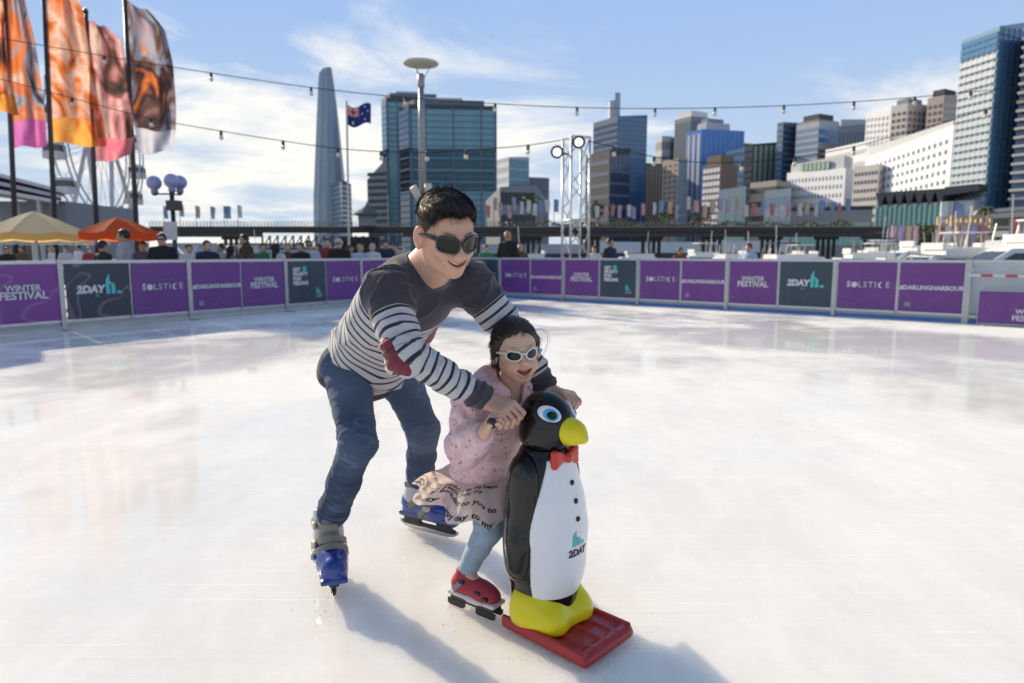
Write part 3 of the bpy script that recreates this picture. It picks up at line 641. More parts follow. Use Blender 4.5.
# --- pair of big commercial towers with recessed waists
def waist_tower(label, x0, xe, x1, Y, ytop, yw, depth=45):
    t = Tower('office_tower', label, [(x0, Y+25), (xe, Y), (x1, Y+10)], [ytop+2, ytop, ytop+2], depth, C_mid)
    Ha = t.zt[1]-t.z0
    fr = [(at(400, y, Y)[2]-t.z0)/Ha for y in yw]
    for i in (0, 1):
        lo = 0.01
        for k, f in enumerate(fr+[1.0]):
            hi = f-0.012 if k < len(fr) else 0.985
            nrow = max(4, int((hi-lo)*Ha/7.5))
            t.bands(i, nrow, G_teal if i else G_blue, lo, hi, 0.84, 'window_band', 0.03, 0.6)
            t.grid(i, 1, 1, C_dark, hi, f+0.012, 1.0, 1.0, 'recess', 0.0, 0.3); lo = f+0.012
    t.fins(1, 3, C_mid, 0, 1, 0.06, 'fin', 0.02, 1.0)
    t.roof(7, 0.2, C_mid); t.roof(12, 0.55, C_lgrey); return t
waist_tower('rear left of the two big blue glass office towers, taller roof', 384, 389, 446, 980, 99, [150, 193])
waist_tower('broad blue glass office tower in front, right behind the disc lamp post', 401, 411, 497, 900, 106, [149, 190])
t = Tower('unfinished_building', 'dark grey building at the left foot of the big blue towers', [(368, 880), (388, 870)], [180, 158], 40, C_grey); t.bands(0, 12, C_dark)
t = Tower('office_block', 'pale and blue glass block just right of the big blue towers', [(497, 620), (509, 600), (529, 610)], [160, 157, 157], 30, C_lgrey, lit=0.55); t.bands(1, 9, G_teal, fh=0.85); t.bands(0, 9, C_white, fh=.5)
t = Tower('office_block', 'low dark glass block above the bridge, left of the truss tower', [(529, 560), (549, 570)], [177, 178], 30, C_mid); t.bands(0, 6, G_navy, fh=0.8)
t = Tower('exhibition_hall', 'low rounded grey hall behind the bridge flags', [(486, 420), (500, 400), (536, 405), (548, 430)], [201, 187, 185, 202], 30, C_grey); t.bands(1, 3, C_dark)
# --- dark tower with a mast block
t = Tower('office_tower', 'dark office tower with blue glass corner and tall slab mast', [(592, 720), (616, 700), (645, 715)], [125, 116, 115], 40, C_mid, lit=0.55)
t.bands(0, 16, G_navy, 0.25, 0.97, 0.6); t.bands(1, 24, G_blue, 0.2, 0.99, 0.88, pr=.3); t.fins(1, 4, C_bluegrey, .2, 1, .06)
m1 = at(613, 115, 715); m2 = at(623, 92, 715)
MB().box(((m1[0]+m2[0])/2, 722, (m1[2]+m2[2])/2), (abs(m2[0]-m1[0])*0.55, 9, m2[2]-m1[2])).build('mast', G_pale, t.root); MB().box((m2[0]-8, 724, m1[2]+4), (9, 12, 22)).build('roof_plant', C_lgrey, t.root)
t = Tower('office_block', 'dark banded office block in front of the mast tower', [(585, 620), (609, 600), (629, 612)], [152, 150, 148], 30, C_dark, lit=0.55); t.bands(0, 8, C_bluegrey, .08, .95, .35); t.fins(1, 5, G_navy, 0.05, .95, .8); t.bands(1, 8, C_mid, .08, .95, .2, 'spandrel', pr=.4)
t = Tower('office_block', 'brown vertical ribbed block right of the mast tower', [(645, 640), (663, 640)], [163, 164], 30, C_brown); t.fins(0, 6, C_tan, .05, .97, .4)
t = Tower('office_tower', 'round pale grey tower behind the brown ribbed block', [(654, 820), (660, 805), (668, 805), (674, 815)], [138, 136, 136, 138], 20, C_lgrey); t.bands(1, 8, C_grey); t.bands(0, 8, C_grey); t.bands(2, 8, C_grey)
t = Tower('office_block', 'tan concrete slab beside the blue glass tower', [(661, 560), (677, 560), (686, 575)], [160, 158, 158], 30, C_tan, lit=0.55); t.bands(1, 10, G_pale, fh=.8); t.grid(0, 3, 12, C_brown, .3, .96, .5, .4)
t = Tower('office_tower', 'tall dark grey tower with pale crown behind the blue glass tower', [(672, 780), (688, 770), (706, 785)], [119, 116, 118], 35, C_grey, lit=0.55); t.fins(0, 6, C_mid, .1, .97, .4); t.fins(1, 6, C_mid, .1, .97, .4); t.roof(6, 0.12, C_white)
# --- bright blue tower
t = Tower('office_tower', 'bright blue glass tower with pale ribbed left face', [(684, 620), (699, 600), (741, 615)], [133, 129, 131], 36, G_bright, lit=0.55)
t.fins(0, 3, C_lgrey, 0, 0.97, .55, 'pier'); t.bands(1, 4, G_pale, 0.42, 0.60, .5); t.bands(1, 8, G_blue, 0.02, .42, .85, pr=.3); t.roof(7, 0.45, C_lgrey, part=(0.05, 0.75)); t.roof(11, 0.6, C_grey, part=(.1, .55)); t.fins(1, 9, C_bluegrey, 0, .98, .04)
t = Tower('curved_glass_block', 'curved glass block in front of the bright blue tower', [(724, 590), (732, 582), (742, 585)], [160, 150, 147], 15, G_pale, lit=0.55); t.bands(1, 14, G_blue, fh=.6); t.bands(0, 14, G_blue, fh=.6)
t = Tower('hotel', 'brown block with white window grid front, below the blue tower', [(701, 480), (719, 468), (736, 480)], [166, 163, 165], 25, C_brown, lit=0.55)
t.grid(0, 5, 13, C_white, .04, .97, .82, .62, 'window_surround'); t.roof(6, .25, C_brown)
t = Tower('office_tower', 'dark tower between the bright blue tower and the green glass tower', [(741, 700), (752, 690)], [143, 144], 30, C_brown); t.bands(0, 16, C_mid)
t = Tower('office_tower', 'dark tower with pale green vertical glass strips', [(750, 660), (776, 660)], [144, 142], 30, C_dark); t.fins(0, 5, G_green, .42, .98, .6, 'glass_strip'); t.fins(0, 5, G_navy, .02, .40, .6, 'glass_strip')  # navy lower strips paint in the shade on the tower's lower half
t = Tower('apartment_block', 'low tan block with shaded balconies under the green glass tower', [(749, 430), (775, 420), (787, 430)], [184, 180, 182], 20, C_tan, lit=0.55); t.bands(0, 5, C_dark, fh=.4); t.bands(1, 5, C_dark, fh=.4)
t = Tower('office_block', 'small pale blue glass block at the left of the white hotel', [(764, 390), (790, 385)], [191, 188], 18, C_lgrey); t.grid(0, 8, 3, G_pale, .1, .95, .8, .6)
t = Tower('office_block', 'low pale green roofed block in front of the brown grid block', [(718, 440), (745, 436)], [190, 186], 18, C_lgrey); t.grid(0, 7, 3, G_turq, .1, .95, .7, .6)
t = Tower('office_tower', 'slender dark tower with blue glass side left of the stepped tower', [(773, 640), (779, 620), (797, 632)], [124, 122, 123], 30, C_mid, lit=0.55); t.bands(1, 22, G_navy, fh=.7); t.bands(0, 22, G_pale, fh=.6)
t = Tower('office_tower', 'stepped pale grey tower with blue bands and dark round top', [(792, 600), (814, 585), (834, 598)], [124, 121, 122], 34, C_lgrey, lit=0.55)
t.bands(0, 18, G_pale, .1, .97, .6); t.bands(1, 18, C_brown, .1, .8, .55); t.bands(1, 2, G_bright, .83, .95, .6); t.roof(6, .3, C_dark); t.roof(0.3, 0.02, C_grey, 'parapet')
t = Tower('office_tower', 'squat grey tower between the stepped tower and the apartments', [(833, 560), (864, 560)], [126, 124], 30, C_grey); t.fins(0, 8, C_mid, .1, .95, .4); t.roof(4, .15, C_lgrey)
# --- white hotels
t = Tower('apartment_tower', 'grey apartment block with dark top edge behind the white hotel', [(860, 480), (884, 420)], [113, 110], 24, C_lgrey); t.grid(0, 6, 16, C_mid, .3, .97, .55, .5)
t = Tower('apartment_tower', 'beige balconied apartment tower behind the white hotel', [(884, 400), (900, 388), (919, 396)], [106, 103, 105], 24, C_cream, lit=0.55); t.grid(0, 3, 16, C_brown, .3, .96, .6, .5, 'balcony'); t.grid(1, 4, 16, C_mid, .3, .96, .5, .5); t.roof(3, .3, C_grey)
t = Tower('apartment_tower', 'pink brick apartment tower with balconies beside the glass tower', [(919, 380), (935, 368), (951, 376)], [98, 95, 95], 24, C_pink, lit=0.55); t.grid(0, 3, 16, C_brown, .3, .96, .55, .5, 'balcony'); t.grid(1, 4, 16, C_cream, .3, .96, .7, .4, 'balcony'); t.roof(2.5, .3, C_dark)
t = Tower('hotel', 'long white hotel with small square windows, right of centre skyline', [(785, 330), (843, 400), (852, 410)], [173, 168, 169], 20, C_white, lit=0.35, flat=False); t.grid(0, 16, 9, C_mid, .06, .95, .38, .42)
rf = t.roof(5, 0.1, C_lgrey); t.grid(0, 7, 1, G_green, 1.0, 1.10, .7, .9, 'roof_window', .25, .5)
t = Tower('hotel', 'white terraced wing rising behind the long white hotel', [(822, 480), (862, 440)], [150, 141], 15, C_white); t.bands(0, 5, C_lgrey, .45, .97, .35, 'balcony')
t = Tower('hotel', 'cream block with dark window rows between the two white hotels', [(851, 315), (876, 310), (887, 318)], [167, 164, 166], 16, C_cream, lit=0.55); t.grid(0, 7, 10, C_brown, .05, .96, .55, .4); t.grid(1, 3, 10, C_mid, .05, .96, .35, .4)
t = Tower('hotel', 'tall white hotel with square blue grey windows, next to the glass tower', [(862, 345), (947, 262), (953, 268)], [158, 125, 126], 18, C_white, lit=-0.05, flat=False); t.grid(0, 17, 11, C_bluegrey, .1, .93, .42, .45); t.roof(1.2, .05, C_lgrey, part=(.05, .6))
# --- glass tower at the right edge
t = Tower('office_tower', 'tall white and blue glass tower at the right edge of the picture', [(949, 240), (985, 205), (1012, 212)], [41, 26, 22], 30, G_pale, yref=200, lit=0.2, flat=False)
t.bands(0, 26, G_white, .02, .90, .62, 'window_band', .02, .25); t.bands(0, 3, G_edge, .905, .985, .8, 'window_band', .02, .25); t.bands(1, 26, G_edge, .02, .98, .8, 'window_band', .03, .25); t.fins(1, 5, C_bluegrey, 0, .99, .05, pr=.4); t.fins(0, 7, C_lgrey, .02, .97, .03, pr=.3)
t = Tower('apartment_tower', 'apartment tower with stacked round balconies cut by the right edge', [(1010, 200), (1060, 190)], [28, 5], 25, G_navy, yref=200)
t.bands(0, 20, C_cream, .25, .99, .28, 'balcony', -0.01, 1.2); t.bands(0, 20, C_dark, .25, .97, .1, 'ledge', .02, .5)
# --- zigzag roofed pavilion on the quay
def pavilion():
    Y = 215; a = at(874, 222, Y+10); b = at(972, 220, Y-12); r = empty('pavilion', (*((a+b)/2)[:2], -1.05), 'low pavilion with black zigzag roof and turquoise glass front', 'building')
    d = (b-a)[:2]; L = np.linalg.norm(d); d = d/L; n = V3(d[1], -d[0], 0); zt = at(900, 203, Y)[2]; zb = -1.05; zr = at(900, 192, Y)[2]
    P = lambda s_, off, z: V3(a[0]+d[0]*s_-n[0]*off, a[1]+d[1]*s_-n[1]*off, z)
    MB().add([P(0, .5, zb), P(L, .5, zb), P(L, 12, zb), P(0, 12, zb), P(0, .5, zt), P(L, .5, zt), P(L, 12, zt), P(0, 12, zt)], [(3, 2, 1, 0), (4, 5, 6, 7), (0, 1, 5, 4), (1, 2, 6, 5), (2, 3, 7, 6), (3, 0, 4, 7)]).build('wall', C_lgrey, r)
    N = 7
    for i in range(N):
        s0, s1 = L*i/9.6, L*(i+1)/9.6; sm = (s0+s1)/2
        MB().add([P(s0, 0, zr), P(sm, 0, zt-1.2), P(s1, 0, zr), P(s0, 12, zr), P(sm, 12, zt-1.2), P(s1, 12, zr), P(s0, 0, zr+.6), P(s1, 0, zr+.6), P(s0, 12, zr+.6), P(s1, 12, zr+.6)], [(0, 1, 2, 7, 6), (5, 4, 3, 8, 9), (6, 7, 9, 8), (0, 3, 4, 1), (1, 4, 5, 2), (0, 6, 8, 3), (2, 5, 9, 7)]).build('zigzag_roof_bay', C_dark, r)
    for i in range(14):
        s0 = L*i/19.2; MB().bar(P(s0+L/38.4, .3, zb+.5), P(s0+L/38.4, .3, zt-.6), L/19.2*.86, .3).build('glass_panel', G_turq, r)
    MB().add([P(L*.73, -1, zr+.9), P(L*1.05, -1, zr+1.2), P(L*1.05, 14, zr+1.2), P(L*.73, 14, zr+.9), P(L*.73, -1, zr-1.5), P(L*1.05, -1, zr-.8), P(L*1.05, 14, zr-.8), P(L*.73, 14, zr-1.5)], [(0, 1, 2, 3), (7, 6, 5, 4), (4, 5, 1, 0), (5, 6, 2, 1), (6, 7, 3, 2), (7, 4, 0, 3)]).build('flat_roof', C_dark, r)
    MB().bar(P(L*.74, .2, 0), P(L*.74, .2, zt), 3, .4).build('white_wall_panel', C_white, r)
pavilion()
t = Tower('waterfront_building', 'long low building with turquoise front behind the bridge end', [(790, 250), (872, 240)], [210, 207], 12, C_grey, yref=222); t.grid(0, 16, 1, G_turq, .25, .75, .85, .9, 'glass_panel'); t.roof(.5, .0, C_dark)
t = Tower('terminal_building', 'glass fronted terminal with pale canopy at the right edge', [(985, 190), (1060, 175)], [212, 208], 14, C_grey, yref=225); t.grid(0, 14, 4, G_dark, .05, .9, .8, .7); MB().bar(at(975, 213, 180), at(1075, 205, 170), 12, .8).build('canopy', C_lgrey, t.root)
t = Tower('promenade_building', 'pale low promenade building at the right edge behind boats', [(955, 165), (1040, 150)], [232, 230], 10, C_cream, yref=240); t.grid(0, 18, 2, G_dark, .1, .9, .7, .6)
# timber frame lookout on the quay
def frame_stand():
    Y = 128; r = empty('timber_frame', (*at(970, 246, Y)[:2], -3.0), 'open tan frame structure on the quay behind the yachts', 'structure'); M = pm('tan_frame', (0.55, 0.40, 0.24), 0.7)
    MB().box((at(970, 240, Y)[0], Y+2, -2.2), (10.5, 8, 1.59)).build('base', C_grey, r)
    for i, px in enumerate((951, 961, 971, 981, 990)):
        for dy in (0, 4): MB().bar(V3(at(px, 230, Y)[0], Y+dy, -1.4), V3(at(px, 230, Y)[0], Y+dy, at(px, 216, Y)[2]), .45).build('post', M, r)
    for y in (217, 224, 234):
        for dy in (0, 4): a = at(950, y, Y); b = at(991, y, Y); MB().bar((a[0], Y+dy-.35, a[2]), (b[0], Y+dy-.35, b[2]), .25, .5).build('beam', M, r)
frame_stand()
# ---------------------------------------------------------------- foliage
def leaf_mat(name, c): 
    m, nt, b = newmat(name); v = objco(nt); nt.links.new(mixc_(nt, noise(nt, 1.2, 3, .6, v), tuple(x*.55 for x in c), tuple(x*1.5 for x in c)), b.inputs['Base Color']); b.inputs['Roughness'].default_value = .6; return m
L_green = leaf_mat('foliage_green', (0.055, 0.085, 0.03)); L_olive = leaf_mat('foliage_olive', (0.10, 0.11, 0.035)); M_bark = pm('bark', (0.11, 0.08, 0.06), 0.9, bump=.4)
def crown_mesh(n, rx, rz, leaf, seed):
    rs = np.random.RandomState(seed); b = MB()
    for i in range(n):
        u = rs.normal(size=3); u /= np.linalg.norm(u); q = u*(0.55+0.45*rs.rand())*V3(rx, rx, rz); q *= 1+0.25*math.sin(4*u[0]+seed)*math.cos(3*u[2])
        a = nrm(rs.normal(size=3)); c = nrm(np.cross(a, rs.normal(size=3))); s_ = leaf*(0.6+0.8*rs.rand())
        b.add([q-a*s_, q+c*s_*.6, q+a*s_, q-c*s_*.6], [(0, 1, 2, 3)])
    return b.mesh('crown')
def tree(name, label, p, h, rx, rz, mat, n=500, leaf=.3, seed=1, group=None):
    r = empty(name, p, label, 'tree', group); MB().tube([(0, 0, 0), (.05*h*.3, 0, h*.4), (0, .04, h*.85)], [h*.03, h*.022, h*.01], 6).build('trunk', M_bark, r, world=False)
    me = crown_mesh(n, rx, rz, leaf, seed); me.materials.append(mat); mobj('crown', me, None, r, (0, 0, h-rz*.6)); return r
for i, (px, Y, h, rx) in enumerate(((915, 150, 6.5, 2.6), (926, 152, 7, 2.8), (938, 150, 7, 2.8), (949, 155, 7, 2.6))):
    tree('quay_tree', ['leftmost', 'second', 'third', 'rightmost'][i]+' of four olive green trees on the quay left of the tan frame', (*at(px, 235, Y)[:2], -1.05), h+1, rx, 2.6, L_olive, 420, .32, i, 'quay trees')
for i, (px, Y) in enumerate(((530, 330), (598, 320), (668, 310), (700, 300))):
    tree('far_tree', 'round dark green tree behind the bridge flags, '+['left of the truss tower', 'below the mast tower', 'below the tan slab', 'below the brown grid block'][i], (*at(px, 235, Y)[:2], -1.05), at(px, [196, 205, 206, 207][i], Y)[2]+1, 5, 4, L_green, 300, .7, 10+i, 'far trees')
def palm(px, py, Y, label):
    top = at(px, py, Y); r = empty('palm_tree', (top[0], Y, -1.05), label, 'palm'); MB().tube([(0, 0, 0), (.1, 0, (top[2]+1)*.5), (0, 0, top[2]+1)], [.3, .22, .2], 7).build('trunk', M_bark, r, world=False)
    rs = np.random.RandomState(3)
    me = MB(); 
    for k in range(16): pass
    for k in range(18):
        a = 2*math.pi*k/18+rs.rand()*.3; e = .2+rs.rand()*.9; b = MB(); pts = []
        for j in range(6):
            tt = j/5*2.6; pts.append((tt*math.cos(a)*math.cos(e*.6), tt*math.sin(a)*math.cos(e*.6), top[2]+1+tt*e*.8-tt*tt*.32))
        w = [.05, .32, .4, .34, .22, .03]; sv = V3(-math.sin(a), math.cos(a), 0)
        vs = [V3(*q)+sv*w[j]*sg+V3(0, 0, -.5*w[j] if sg else 0) for j, q in enumerate(pts) for sg in (-1, 0, 1)]
        b.add(vs, [f for j in range(5) for f in ((3*j, 3*j+1, 3*j+4, 3*j+3), (3*j+1, 3*j+2, 3*j+5, 3*j+4))]).build('frond', L_olive, r, world=False)
# low sheds and wharves on the far water's edge, seen under the bridge
for i, (p0, p1, Y, y, mt, lab) in enumerate(((600, 700, 300, 242, C_white, 'long white wharf shed under the bridge, left one'), (705, 885, 290, 241, C_white, 'long white wharf shed under the right half of the bridge'), (165, 300, 330, 243, C_lgrey, 'long pale wharf shed under the left end of the bridge'), (300, 405, 360, 246, C_cream, 'low cream wharf shed behind the lattice span'), (470, 596, 320, 244, C_lgrey, 'low grey wharf shed left of the truss tower'))):
    t = Tower('wharf_shed', lab, [(p0, Y), (p1, Y-10)], y, 8, mt, z0=-3.2, yref=245); t.bands(0, 1, C_dark, .12, .55, .8, 'opening', .01, .2)
palm(986, 209, 150, 'palm tree above the tan frame structure on the quay')
# ---------------------------------------------------------------- the long bridge
M_deckb = pm('bridge_timber', (0.085, 0.072, 0.070), .8, var=.3, scale=.6); M_pier = pm('pier_timber', (0.05, 0.042, 0.036), .9, var=.35, scale=.8); M_railb = pm('bridge_rail', (0.22, 0.21, 0.19), .7)
BY = 170
def bridge():
    xa = at(150, 230, BY)[0]; xb = at(893, 230, BY)[0]; zt = at(512, 226.5, BY)[2]; zb = at(512, 236.5, BY)[2]; r = empty('harbour_bridge', ((xa+xb)/2, BY, -3), 'long low dark timber bridge crossing the harbour behind the rink', 'bridge')
    MB().box(((xa+xb)/2, BY+6, (zt+zb)/2+.6), (xb-xa, 12, (zt-zb)-1.2)).build('deck', M_deckb, r)
    MB().box(((xa+xb)/2, BY-.25, zt-.1), (xb-xa, .4, .35)).build('deck_edge', M_railb, r)
    for px0, px1 in ((150, 262), (402, 650), (650, 893)):
        a = at(px0, 230, BY)[0]; b = at(px1, 230, BY)[0]; MB().box(((a+b)/2, BY+.5, zb+.4), (b-a-.2, .6, 1.0)).build('girder', M_deckb, r)
    sw0, sw1 = at(262, 230, BY)[0], at(402, 230, BY)[0]; n = 18; zl = at(300, 248, BY)[2]
    for i in range(n):   # lattice of the swing span
        x0 = sw0+(sw1-sw0)*i/n; x1 = sw0+(sw1-sw0)*(i+1)/n
        MB().bar((x0, BY, zb+.2), (x0, BY, zl), .35).build('lattice_post', M_deckb, r); MB().bar((x0, BY-.05, zl), (x1, BY-.05, zb+.2), .25).build('lattice_brace', M_deckb, r)
    MB().box(((sw0+sw1)/2, BY, zl-.2), (sw1-sw0, .5, .45)).build('lattice_chord', M_deckb, r)
    MB().box((at(356, 240, BY)[0], BY+5, (-4+zb)/2), (8, 8, zb+4)).build('pivot_pier', pm('pivot_stone', (.07, .06, .06), .9), r)
    for px in (232, 470, 531, 590, 652, 713, 772, 828, 875):
        x = at(px, 245, BY)[0]
        for k in range(4): MB().tube([(x-2.0+1.33*k, BY+1.2, -4.5), (x-2.0+1.33*k, BY+1.2, zb+.1)], .45, 6).build('pier', M_pier, r)
        MB().box((x, BY+1.2, zb-.4), (5.6, 1.2, .7)).build('pier_cap', M_pier, r)
    b = MB(); nn = 220
    for i in range(nn): x = xa+(xb-xa)*i/nn; b.box((x, BY, zt+.55), (.12, .12, 1.1))
    o = b.build('railing_posts', M_railb, r); o['kind'] = 'stuff'
    for z in (zt+1.15, zt+.6): MB().box(((xa+xb)/2, BY, z), (xb-xa, .1, .1)).build('handrail', M_railb, r)
    return zt
BZT = bridge()
# shrubs and planters along the bridge
o = bpy.data.objects.new('planter_shrubs', crown_mesh(1500, 1, 1, .01, 5)); me = o.data
co = np.zeros(len(me.vertices)*3); me.vertices.foreach_get('co', co); co = co.reshape(-1, 4, 3)
rs = np.random.RandomState(4); cx = rs.rand(len(co)); xa, xb = at(500, 225, BY)[0], at(860, 225, BY)[0]
ctr = np.stack([xa+(xb-xa)*cx, BY+2+2*rs.rand(len(co)), BZT+.4+rs.rand(len(co))*1.2*(0.5+0.5*np.sin(cx*60))], 1)
loc = (co-co.mean(1, keepdims=True))*38; co = loc+ctr[:, None, :]; me.vertices.foreach_set('co', co.ravel()); me.update(); me.materials.append(L_olive); link(o); tag(o, 'low green shrubs massed along the bridge deck', 'shrubs', kind='stuff')
# flags along the bridge and the quay
FLC = [pm('flag_print_'+n, c, .8, var=.5, scale=1.2) for n, c in (('pink', (.70, .40, .46)), ('white', (.74, .70, .72)), ('red', (.60, .22, .22)), ('violet', (.45, .38, .58)), ('blue', (.25, .36, .58)), ('orange', (.70, .46, .34)))]
FLN = ['pink', 'white', 'red', 'violet', 'blue', 'orange']
M_pole = pm('dark_pole', (.10, .10, .11), .5, .3)
def small_flag(p, h, w, fh, ci, label, group, seed):
    r = empty('small_flag', p, label, 'flag', group); rs = np.random.RandomState(seed)
    MB().tube([(0, 0, 0), (0, 0, h)], h*.012, 5).build('pole', M_pole, r, world=False)
    b = MB(); N = 5; vs = []
    for j in range(7):
        for i in range(N): vs.append((w*i/(N-1)*(1-.12*j/6)+.03, .18*w*math.sin(3*i/(N-1)+j*.8+seed), h-fh*j/6-.25*w*(i/(N-1))**1.5))
    fs = [(j*N+i, j*N+i+1, (j+1)*N+i+1, (j+1)*N+i) for j in range(6) for i in range(N-1)]
    b.add(vs, fs).build('cloth', FLC[ci], r, smooth=True, world=False)
pxs = list(np.linspace(487, 552, 11))+list(np.linspace(596, 632, 6))+list(np.linspace(642, 846, 25)); ORD = ['first', 'second', 'third', 'fourth', 'fifth', 'sixth', 'seventh', 'eighth', 'ninth', 'tenth', 'eleventh', 'twelfth', 'thirteenth', 'fourteenth', 'fifteenth', 'sixteenth', 'seventeenth', 'eighteenth', 'nineteenth', 'twentieth', 'twenty-first', 'twenty-second', 'twenty-third', 'twenty-fourth', 'twenty-fifth']
for i, px in enumerate(pxs):
    ci = random.choice([0, 0, 1, 1, 1, 2, 3, 4, 5]); yt = 196+random.random()*9; p = at(px+random.uniform(-2, 2), 226, BY+random.choice((1.5, 9))); p[2] = BZT
    j, where = (i, 'between the man\'s head and the truss tower') if i < 11 else ((i-11, 'just right of the truss tower') if i < 17 else (i-17, 'right of the dark mast tower'))
    small_flag(p, at(px, yt, BY)[2]-BZT, .9+.5*random.random(), 3.0, ci, f'{FLN[ci]} flag on the bridge {where}, {ORD[j]} from left', 'flags along the bridge', i)
for i, px in enumerate((122, 166, 182, 198, 213, 226, 229, 240)):
    ci = [0, 4, 0, 5, 3, 4, 4, 1][i]; p = at(px-1.5, 226, BY+2); p[2] = BZT
    small_flag(p, at(px, 203+random.random()*3, BY)[2]-BZT, 1.1, 3.0, ci, f'narrow {FLN[ci]} flag on the left end of the bridge, {ORD[i]} from left', 'flags on the left of the bridge', 50+i)
for i, (px, Y, ci) in enumerate(((888, 105, 0), (896, 105, 3), (904, 105, 5), (911, 106, 0), (934, 104, 2), (943, 104, 1), (958, 100, 0), (968, 100, 3), (978, 100, 2), (1008, 90, 2), (1020, 88, 0))):
    p = at(px, 250, Y); p[2] = -3; lab = f'{FLN[ci]} banner flag on the waterfront behind the yachts, {ORD[i]} from left'
    small_flag(p, at(px, 225 if i < 9 else 219, Y)[2]+3, 1.0 if i < 9 else 1.9, 2.6, ci, lab, 'banner flags on the waterfront', 70+i)
p = at(951, 240, 140); p[2] = -1.05; small_flag(p, at(951, 201, 140)[2]+1, 2.2, 3.2, 4, 'blue flag flying beside the pavilion above the tan frame', None, 99)
quay = MB().prism([(at(868, 240, 99)[0], 98), (at(1060, 240, 84)[0], 84), (112, 140), (70, 130)], -4.0, -2.99).build('waterfront_quay', M_land); tag(quay, kind='structure')
# ---------------------------------------------------------------- yachts
M_gel = pm('white_gelcoat', (.78, .79, .80), .25, var=.04, coat=.3); M_bwin = glass('boat_window', (.02, .025, .03), .08); M_canv = pm('navy_canvas', (.03, .05, .12), .8)
def yacht(seed):
    rs = np.random.RandomState(seed); r = empty('yacht', (0, 0, 0)); L = 13.0; N = 12
    b = MB(); rings = []
    for i in range(N+1):
        t = i/N; x = -L/2+L*t; w = 2.1*(1-max(0, (t-.45)/.55)**2.2)+.02; zt = 1.5+.75*t*t; kb = -.5+.7*max(0, t-.6)
        rings.append([(x+.8*t, -w, zt), (x, -w*.86, .25), (x, 0, kb), (x, w*.86, .25), (x+.8*t, w, zt)])
    for i in range(N):
        for k in range(4): b.add([rings[i][k], rings[i+1][k], rings[i+1][k+1], rings[i][k+1]], [(3, 2, 1, 0)])
        b.add([rings[i][0], rings[i][4], rings[i+1][4], rings[i+1][0]], [(3, 2, 1, 0)])
    b.add(rings[0], [(0, 1, 2, 3, 4)]).build('hull', M_gel, r, world=False)
    MB().add([(-4.5, -1.6, 1.5), (2.8, -1.5, 1.9), (2.8, 1.5, 1.9), (-4.5, 1.6, 1.5), (-4.3, -1.4, 3.3), (.6, -1.3, 3.3), (.6, 1.3, 3.3), (-4.3, 1.4, 3.3)], [(3, 2, 1, 0), (4, 5, 6, 7), (0, 1, 5, 4), (1, 2, 6, 5), (2, 3, 7, 6), (3, 0, 4, 7)]).build('cabin', M_gel, r, world=False)
    for sy in (-1, 1): MB().add([(-4.0, sy*1.56, 2.2), (1.6, sy*1.5, 2.35), (.5, sy*1.38, 3.0), (-4.0, sy*1.47, 3.0)], [(0, 1, 2, 3)]).build('cabin_window', M_bwin, r, world=False)
    MB().add([(2.65, -1.35, 2.05), (2.65, 1.35, 2.05), (.75, 1.2, 3.2), (.75, -1.2, 3.2)], [(0, 1, 2, 3)]).build('windscreen', M_bwin, r, world=False)
    MB().box((-2.2, 0, 3.55), (3.8, 2.5, .5)).box((-.2, 0, 3.95), (.15, 2.2, .5)).build('flybridge', M_gel, r, world=False)
    if seed % 2: MB().box((-2.4, 0, 5.1), (3.0, 2.3, .12)).build('canopy', M_gel if seed % 3 else M_canv, r, world=False)
    for x in (-3.6, -1.2):
        for sy in (-1, 1): MB().bar((x, sy*1.05, 3.8), (x+.2, sy*1.0, 5.05), .07).build('canopy_post', M_steel, r, world=False)
    MB().tube([(-3.2, 0, 3.8), (-3.4, 0, 6.6+rs.rand())], .05, 5).build('mast', M_gel, r, world=False)
    MB().tube([(2.0, -1.7, 2.6), (5.2, -.9, 2.9), (6.6, 0, 3.0), (5.2, .9, 2.9), (2.0, 1.7, 2.6)], .03, 5).build('bow_rail', M_steel, r, world=False)
    return r
yl = [(1010, 62, 175, 1.41, 'large white yacht nearest the right edge behind the gate'), (930, 66, 190, 1.24, 'white motor yacht behind the right purple banners'), (845, 74, 172, 1.13, 'white yacht behind the navy banner with teal bars'), (985, 82, 10, 1.30, 'white yacht in the second row below the tan frame'), (905, 90, 185, 1.38, 'white yacht moored below the quay trees'), (800, 88, 15, 1.08, 'white yacht under the right end of the bridge'), (870, 110, 200, 1.23, 'small white yacht far back under the bridge end'), (625, 112, 180, 1.10, 'white boat right of the truss tower under the bridge'), (545, 95, 8, 1.10, 'white boat left of the truss tower under the bridge'), (690, 120, 190, 1.17, 'white boat between two bridge piers right of centre'), (745, 105, 20, 1.10, 'small white boat right of the second pier'), (280, 110, 20, 1.10, 'pale boat far back left behind the seated spectators'), (225, 125, 160, 1.10, 'pale boat under the left end of the bridge'), (1040, 75, 20, 1.47, 'white yacht cut by the right edge'), (950, 105, 170, 1.38, 'white yacht in the back row before the tan frame'), (815, 118, 12, 1.1, 'white yacht far back right of the last bridge pier'), (890, 124, 195, 1.1, 'white yacht far back below the waterfront flags'), (915, 100, 8, 1.15, 'white yacht in the middle row below the third waterfront flag'), (862, 96, 188, 1.1, 'white yacht in the middle row behind the teal bar banner'), (775, 78, 5, .95, 'low white boat just right of the light blue shirt'), (1000, 98, 192, 1.2, 'white yacht in the back row at the right edge'), (960, 72, 14, .95, 'white yacht in the front row right of the hashtag banner'), (880, 64, 176, .9, 'white yacht in the front row above the rightmost purple banners')]
protos = [yacht(1), yacht(2), yacht(3)]; used = set()
